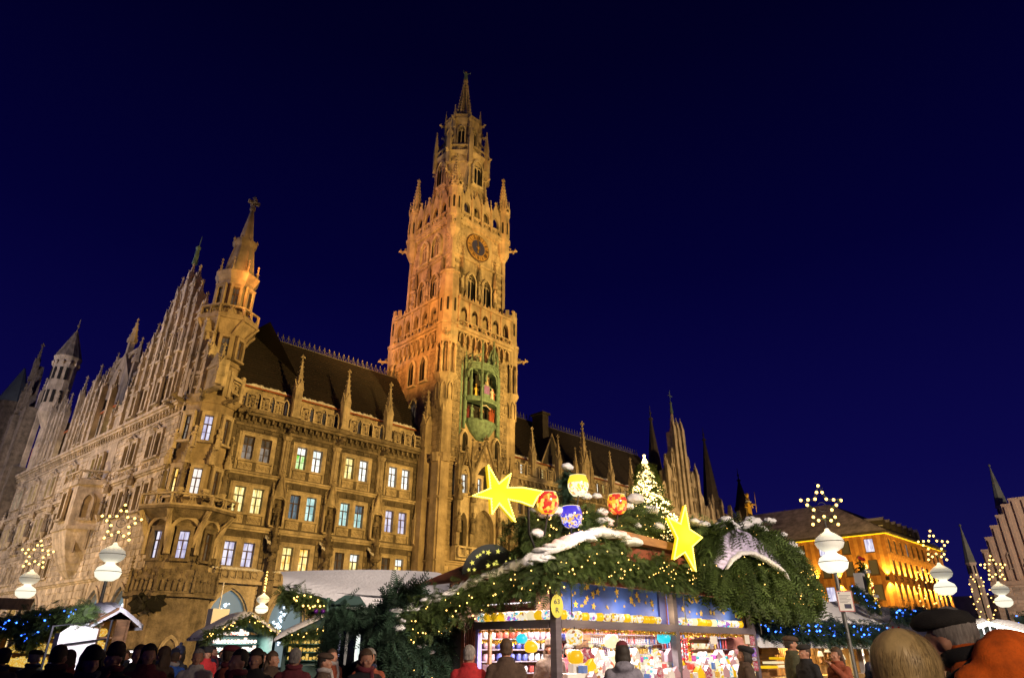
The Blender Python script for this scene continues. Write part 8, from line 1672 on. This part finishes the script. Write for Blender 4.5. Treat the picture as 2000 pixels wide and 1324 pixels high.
for _s in (-1, 1): SHO.ball(_s * .1, -.05, .045, .06, 10, 6, .85, 2.3, .85)
SHOM = SHO.mesh('shoes', True)
def hairshell(kind):
    q = MB(); M = T(0, 0, 1.61)
    if kind == 'short': q.ball(0, .018, .028, .105, 18, 12, .84, .98, .96, M); q.ball(0, .055, -.03, .085, 14, 9, .95, .6, .9, M)
    elif kind == 'bob': q.ball(0, .022, .02, .115, 18, 12, .90, 1.0, 1.02, M); q.ball(0, .05, -.06, .11, 16, 10, .98, .75, 1.05, M); q.ball(.075, .005, -.06, .05, 10, 8, .7, 1.1, 1.6, M); q.ball(-.075, .005, -.06, .05, 10, 8, .7, 1.1, 1.6, M)
    elif kind == 'long': q.ball(0, .022, .022, .112, 18, 12, .88, .98, 1, M); q.ball(0, .075, -.12, .1, 14, 10, 1.1, .55, 1.7, M)
    me = remesh(q, .013, 'hair', 2)
    bm_ = bmesh.new(); bm_.from_mesh(me)
    lim = {'short': lambda p: p.z < 1.535 or (p.y < .03 and p.z < 1.60 - p.y * .2) or (p.y < -.035 and p.z < 1.66), 'bob': lambda p: p.y < -.03 and p.z < 1.655, 'long': lambda p: p.y < -.03 and p.z < 1.655}[kind]
    bmesh.ops.delete(bm_, geom=[v for v in bm_.verts if lim(v.co)], context='VERTS'); bm_.to_mesh(me); bm_.free()
    for v in me.vertices:
        p = v.co; n_ = mnoise.noise(Vector((p.x * 40, p.y * 40, p.z * 9))) * (.005 if kind == 'short' else .002)
        c = Vector((p.x, p.y, p.z - 1.6)); v.co += c.normalized() * n_
    return me
def hatmesh(kind):
    q = MB(); M = T(0, 0, 1.61)
    if kind == 'beanie': q.lathe([(.101, .015), (.107, .03), (.107, .06), (.101, .062), (.098, .10), (.075, .14), (.03, .162), (.004, .165)], 20, M, .86, 1.02)
    elif kind == 'bobble': q.lathe([(.104, .0), (.112, .02), (.112, .055), (.104, .06), (.112, .10), (.09, .15), (.04, .18), (.004, .185)], 20, M, .9, 1.04); q.ball(0, .0, .20, .035, 10, 8, 1, 1, 1, M)
    elif kind == 'beret': q.lathe([(.095, .02), (.13, .06), (.14, .09), (.11, .125), (.04, .14), (.004, .142)], 20, M @ T(0, .025, 0) @ Matrix.Rotation(R(-14), 4, 'X'), .92, 1.05)
    elif kind == 'flat': q.lathe([(.100, .045), (.112, .055), (.118, .075), (.10, .105), (.06, .125), (.004, .13)], 22, M @ Matrix.Rotation(R(5), 4, 'X'), .92, 1.18); q.add([(x, y, z) for x, y, z in [(-.085, -.085, .055), (-.05, -.125, .052), (0, -.145, .05), (.05, -.125, .052), (.085, -.085, .055), (.08, -.08, .085), (.04, -.11, .09), (0, -.12, .092), (-.04, -.11, .09), (-.08, -.08, .085)]], [list(range(10)), list(range(10))[::-1]], M)
    return q.mesh('hat', True)
SCF = MB(); SCF.tube([(.088 * math.cos(i * .5236), .09 * math.sin(i * .5236) - .005, 1.485 + .012 * math.sin(i * 1.3)) for i in range(12)], .036, 8, closed=True); SCF.tube([(.04, -.10, 1.48), (.05, -.145, 1.33), (.045, -.15, 1.2)], .03, 6); SCFM = SCF.mesh('scarf', True)
EYE = MB(); EYE.ball(0, 0, 0, .0115, 10, 8); EYE.cur = 1; EYE.ball(0, -.0065, 0, .0065, 8, 6, 1, .9, 1); EYEM = EYE.mesh('eye', True)
BODY = {p: body_mesh(p) for p in ARMS}; COATS = {}
HAIRS = {k: hairshell(k) for k in ('short', 'bob', 'long')}; HATS = {k: hatmesh(k) for k in ('beanie', 'bobble', 'beret', 'flat')}
def person(label, x, y, face, h=1.68, pose='down', coat='black', hair=('short', 'hair_brown'), hat=None, scarf=None, long=True, hood=False, trousers='cloth_black', group=None):
    t = thing('person', label, 'person', (x, y, 0), face, group); M0 = T(x, y, 0) @ rotz(face) @ Matrix.Scale(h / 1.70, 4); t.matrix_local = M0; W[t.as_pointer()] = M0
    mk('body', BODY[pose], 'skin', t, M0); key = (pose, long, hood)
    if key not in COATS: COATS[key] = coat_mesh(*key)
    mk('coat', COATS[key], 'cloth_' + coat, t, M0); mk('trousers', TROM, trousers, t, M0); mk('shoes', SHOM, 'cloth_black', t, M0)
    if hair: mk('hair', HAIRS[hair[0]], hair[1], t, M0)
    if hat: mk('hat', HATS[hat[0]], 'cloth_' + hat[1], t, M0)
    if scarf: mk('scarf', SCFM, 'cloth_' + scarf, t, M0)
    for s in (-1, 1): mk('eye', EYEM, ('old_white', 'ink'), t, M0 @ T(s * .032, -.0865, 1.592))
    return t
def toward(x, y, tx_, ty_): return math.atan2(tx_ - x, -(ty_ - y))
# shoppers at the candle stall, seen from behind
person('person in a bright red jacket with greying hair at the stall\'s glass door', 6.35, -48.7, toward(6.35, -48.7, 8.2, -47.4), 1.62, 'fwd', 'red', ('short', 'hair_grey'))
person('person in a brown coat with cropped brown hair facing the mug shelves', 6.60, -49.15, toward(6.6, -49.15, 8.6, -47.2), 1.70, 'fwd', 'brown', ('short', 'hair_brown'))
person('person in a grey hooded jacket and dark knitted hat facing the counter', 7.72, -50.2, toward(7.72, -50.2, 9.6, -48.2), 1.64, 'fwd', 'grey', ('bob', 'hair_dark'), ('beanie', 'maroon'), None, True, True)
person('stall keeper with dark hair standing behind the counter in shadow', 9.75, -47.5, toward(9.75, -47.5, 8, -50), 1.66, 'down', 'maroon', ('bob', 'hair_dark'))
person('second stall keeper with a brown hood behind the counter by the corner', 9.15, -47.6, toward(9.15, -47.6, 8, -50), 1.72, 'down', 'brown', ('long', 'hair_brown'), ('beanie', 'brown'))
person('woman in a dark beret and brown coat seen in profile at the end post', 11.0, -50.2, toward(11, -50.2, 8.5, -46.6), 1.62, 'down', 'brown', ('bob', 'hair_dark'), ('beret', 'black'))
person('tall dim person in a dark cap behind the lamp pole shoppers', 12.9, -50.15, toward(12.9, -50.15, 15, -53), 1.80, 'down', 'olive', ('short', 'hair_dark'), ('flat', 'brown'))
person('person in a brown cap and dark jacket before the lampshade stall', 12.4, -50.6, toward(12.4, -50.6, 9, -49), 1.66, 'down', 'black', ('short', 'hair_brown'), ('flat', 'cap'))
person('woman with long brown hair and a pale cup before the lampshade stall', 12.85, -50.95, toward(12.85, -50.95, 10, -49.6), 1.62, 'up', 'rust', ('long', 'hair_brown'))
person('person in a dark coat just behind the notice pole', 15.2, -50.8, toward(15.2, -50.8, 18, -48), 1.66, 'fwd', 'navy', ('short', 'hair_dark'))
person('person in a pale knitted hat at the lampshade counter', 14.4, -49.7, toward(14.4, -49.7, 15.5, -47), 1.60, 'fwd', 'olive', ('bob', 'hair_brown'), ('beanie', 'pale'))
person('person in a pink scarf near the white lit stall', 17.2, -50.6, toward(17.2, -50.6, 22, -47), 1.64, 'down', 'black', ('long', 'hair_dark'), None, 'maroon')
# the couple close to the camera
MX, MY = 3.77, -55.16
man = thing('person', 'man in a dark flat cap and orange jacket, close by with his back half turned', 'person', (MX, MY, 0)); MF = T(MX, MY, 0) @ rotz(toward(0, 0, .18, .98)) @ Matrix.Scale(1.03, 4); man.matrix_local = MF; W[man.as_pointer()] = MF
mk('body', body_mesh('down', -.12), 'skin', man, MF); mk('jacket', coat_mesh('down', False, 'stoop', -.03, 1.12), 'cloth_orange', man, MF @ T(0, .02, .075)); mk('trousers', TROM, 'cloth_navy', man, MF); mk('shoes', SHOM, 'cloth_black', man, MF)
HM = MF @ T(0, -.11, 0)
def hair_strands(parent, M, m, n, rx, ry, rz_, length, cz, seed, parting=(0, .02), clip=None, w=.0035, curl=.0):
    r = random.Random(seed); V, F, tt = [], [], []
    locks = [(r.uniform(0, 2 * math.pi), r.uniform(.97, 1.09), r.uniform(-.25, .25), r.uniform(.8, 1.1), r.uniform(-.5, .5)) for _ in range(110)]
    for _ in range(n):
        la, lj, lt, ll, lw = r.choice(locks); da = r.gauss(0, .15); e0 = math.acos(1 - r.uniform(0, .75)) * .9; L = length * ll * r.uniform(.85, 1.08); k = 9; pts = []; jj = r.uniform(-.012, .02)
        for i in range(k):
            f = i / (k - 1); a = la + da * (1 - .65 * f) + lw * .3 * f * f + .05 * math.sin(f * 6 + la * 5)
            e = e0 + (L / max(rx, rz_)) * f; ee = min(e, 1.75); x = rx * math.sin(ee) * math.cos(a); y = ry * math.sin(ee) * math.sin(a); z = rz_ * math.cos(ee)
            if e > 1.75: z -= (e - 1.75) * rz_ * .95; x *= 1 - .10 * (e - 1.75); y *= 1 - .10 * (e - 1.75)
            j = 1 + (lj - 1) * (.3 + .7 * f) + jj * (1 - .5 * f); pts.append(Vector((x * j, y * j, cz + z * (1 + jj))))
        if clip and any(clip(p) for p in pts): pts = [p for p in pts if not clip(p)]
        if len(pts) < 3: continue
        b0 = len(V); t_ = lt + r.uniform(-.12, .12)
        for i, p in enumerate(pts):
            d = (pts[min(i + 1, len(pts) - 1)] - pts[max(0, i - 1)]).normalized(); s_ = d.cross(Vector((p.x, p.y, p.z - cz))).normalized() * w * (1 - .6 * i / len(pts)); V += [tuple(p - s_), tuple(p + s_)]
        for i in range(len(pts) - 1): F.append((b0 + 2 * i, b0 + 2 * i + 1, b0 + 2 * i + 3, b0 + 2 * i + 2)); tt.append(t_)
    me = np_mesh('hair', np.array(V), np.array(F), np.array(tt)); me.polygons.foreach_set('use_smooth', [True] * len(F)); return mk('hair', me, m, parent, M)
hg = mk('hair', HAIRS['short'], 'hair_grey', man, HM)
mk('cap', hatmesh('flat').copy(), 'cloth_cap', man, HM @ T(0, -.012, -.012)); 
q = MB(); q.tube([(.102 * math.cos(i * .5236), .10 * math.sin(i * .5236) - .03, 1.475 + .02 * math.sin(i * .5236)) for i in range(12)], .034, 10, closed=True); mk('collar', q.mesh('collar', True), 'cloth_black', man, MF @ T(0, 0, .06))
q = MB(); q.tube([(.13, -.13, 1.15), (.15, -.11, 1.36), (.13, .02, 1.445), (.13, .15, 1.34), (.12, .19, 1.15)], .024, 8); q.tube([(-.13, -.13, 1.15), (-.15, -.11, 1.36), (-.13, .02, 1.445), (-.13, .15, 1.34), (-.12, .19, 1.15)], .024, 8); mk('shoulder_strap', q.mesh('shoulder_strap', True), 'cloth_black', man, MF @ T(0, .02, .075))
for s in (-1, 1): mk('eye', EYEM, ('old_white', 'ink'), man, HM @ T(s * .032, -.0865, 1.592))
WX, WY = 2.86, -55.12
wom = thing('person', 'woman with full short blond hair and a dark collar seen from behind, close by', 'person', (WX, WY, 0)); WF = T(WX, WY, 0) @ rotz(toward(0, 0, .98, -.05)) @ Matrix.Scale(.965, 4); wom.matrix_local = WF; W[wom.as_pointer()] = WF
mk('body', BODY['down'], 'skin', wom, WF); mk('coat', COATS.setdefault(('down', True, False), coat_mesh('down', True, False)), 'cloth_black', wom, WF); mk('trousers', TROM, 'cloth_black', wom, WF); mk('shoes', SHOM, 'cloth_black', wom, WF)
hb = mk('hair', HAIRS['bob'], 'hair_blond', wom, WF @ T(0, .004, 1.60) @ Matrix.Scale(.93, 4) @ T(0, 0, -1.60))
hair_strands(wom, WF, 'hair_blond', 9000, .108, .122, .116, .235, 1.612, 5, clip=lambda p: p.y < -.06 and p.z < 1.67, w=.0011, curl=1)
hair_strands(wom, WF, 'hair_blond', 1200, .115, .130, .122, .22, 1.612, 6, clip=lambda p: p.y < -.06 and p.z < 1.67, w=.0008, curl=3)
q = MB(); q.tube([(.10 * math.cos(i * .5236), .10 * math.sin(i * .5236), 1.475) for i in range(12)], .04, 10, closed=True); mk('collar', q.mesh('collar', True), 'cloth_black', wom, WF)
for s in (-1, 1): mk('eye', EYEM, ('old_white', 'ink'), wom, WF @ T(s * .032, -.0865, 1.592))
# the crowd passing at the left, and a few on the right
crowd = [(1.75, -45.2, 'brown', 'short', 'hair_dark', None), (2.05, -46.6, 'black', 'short', 'hair_brown', None), (2.75, -44.0, 'rust', 'bob', 'hair_brown', None), (2.32, -47.7, 'black', 'short', 'hair_dark', 'beanie'), (3.1, -45.9, 'olive', 'short', 'hair_brown', None), (3.9, -44.4, 'brown', 'long', 'hair_brown', None), (5.1, -41.7, 'black', 'bob', 'hair_dark', 'bobble'), (4.05, -45.4, 'pale', 'short', 'hair_grey', None), (4.1, -46.4, 'rust', 'short', 'hair_brown', 'flat'), (3.85, -47.7, 'black', 'bob', 'hair_dark', None), (5.1, -45.6, 'brown', 'long', 'hair_brown', None), (4.62, -47.2, 'maroon', 'short', 'hair_grey', None), (5.6, -44.2, 'navy', 'short', 'hair_dark', None), (1.35, -43.2, 'brown', 'bob', 'hair_brown', 'beret'), (1.0, -46.8, 'black', 'short', 'hair_dark', None), (2.6, -42.6, 'olive', 'short', 'hair_grey', 'flat'), (3.5, -42.6, 'rust', 'bob', 'hair_dark', 'beanie'), (4.6, -42.9, 'blue', 'short', 'hair_brown', 'beanie'), (5.9, -42.0, 'brown', 'short', 'hair_dark', None), (6.3, -40.0, 'red', 'bob', 'hair_brown', 'beanie'), (4.9, -39.2, 'black', 'short', 'hair_brown', None), (5.6, -38.0, 'pale', 'short', 'hair_grey', 'beanie'), (6.9, -38.8, 'navy', 'long', 'hair_dark', None), (7.4, -37.2, 'maroon', 'short', 'hair_brown', None), (2.9, -46.9, 'maroon', 'long', 'hair_dark', None), (5.35, -46.7, 'brown', 'short', 'hair_dark', 'flat'), (3.25, -48.6, 'black', 'short', 'hair_dark', None), (1.95, -48.3, 'navy', 'bob', 'hair_brown', 'beanie'), (5.7, -47.3, 'rust', 'bob', 'hair_grey', None), (8.2, -36.2, 'black', 'short', 'hair_dark', None), (6.7, -44.6, 'rust', 'short', 'hair_brown', None), (5.0, -48.3, 'black', 'long', 'hair_brown', None)]
places = ('at the left edge', 'low in the left corner', 'before the blue lit stall', 'under the blue lights', 'near the tent sheet', 'before the glowing tent sheet', 'before the dragon corner', 'by the leaning lamp pole', 'amid the left crowd', 'close to the camera on the left', 'before the white lit hut', 'near the green cornered stall', 'beside the work lamp', 'far along the left edge', 'nearest the lower left corner', 'deep in the crowd at the left', 'behind the tent sheet', 'under the star lamp', 'between the lamp pole and the hut', 'before the small green hut', 'far back under the arcade', 'far back by the town hall door', 'far back before the kiosk', 'far back between the huts', 'under the loop of blue bulbs', 'at the edge of the green stall', 'lowest at the left', 'low beside the blue garland', 'before the hedge of the green stall', 'farthest back by the arches', 'next to the green pole', 'low before the white lit hut')
for i, (x, y, c, hk, hm, ht) in enumerate(crowd):
    hd_ = {'hair_dark': 'dark', 'hair_brown': 'brown', 'hair_grey': 'grey'}[hm]; lb_ = 'passer-by in a ' + {'black': 'black coat', 'pale': 'pale coat', 'rust': 'rusty brown coat', 'navy': 'navy coat', 'maroon': 'dark red coat', 'olive': 'olive coat', 'brown': 'brown coat', 'blue': 'bright blue coat', 'red': 'red coat'}[c] + (' with ' + hd_ + ' hair ' if not ht else ' wearing a ' + {'beanie': 'knitted cap ', 'bobble': 'bobble hat ', 'flat': 'flat cap ', 'beret': 'beret '}[ht]) + places[i]
    person(lb_.replace('passer-by', 'person'), x, y, rnd.uniform(0, 6.28), rnd.uniform(1.50, 1.62), rnd.choice(('down', 'down', 'fwd')), c, (hk, hm), (ht, rnd.choice(('black', 'brown', 'maroon', 'navy'))) if ht else None, rnd.choice((None, None, 'maroon', 'pale', 'navy')), group='people strolling past the stalls on the left')
for i, (x, y, c, hk, hm, ht, pl) in enumerate(((11.0, -53.2, 'black', 'short', 'hair_dark', None, 'a black coat under the dazzling gable'), (12.2, -53.6, 'black', 'bob', 'hair_dark', 'beanie', 'a knitted cap under the light tubes'), (12.6, -53.0, 'pale', 'short', 'hair_grey', 'beanie', 'a pale coat before the open gabled stall'), (10.1, -53.9, 'navy', 'short', 'hair_dark', None, 'a navy coat at the right edge'), (9.3, -53.2, 'black', 'short', 'hair_grey', None, 'a black coat right behind the orange jacket'))):
    person('person in ' + pl, x, y, rnd.uniform(0, 6.28), rnd.uniform(1.6, 1.72), 'down', c, (hk, hm), (ht, 'pale') if ht else None, None)
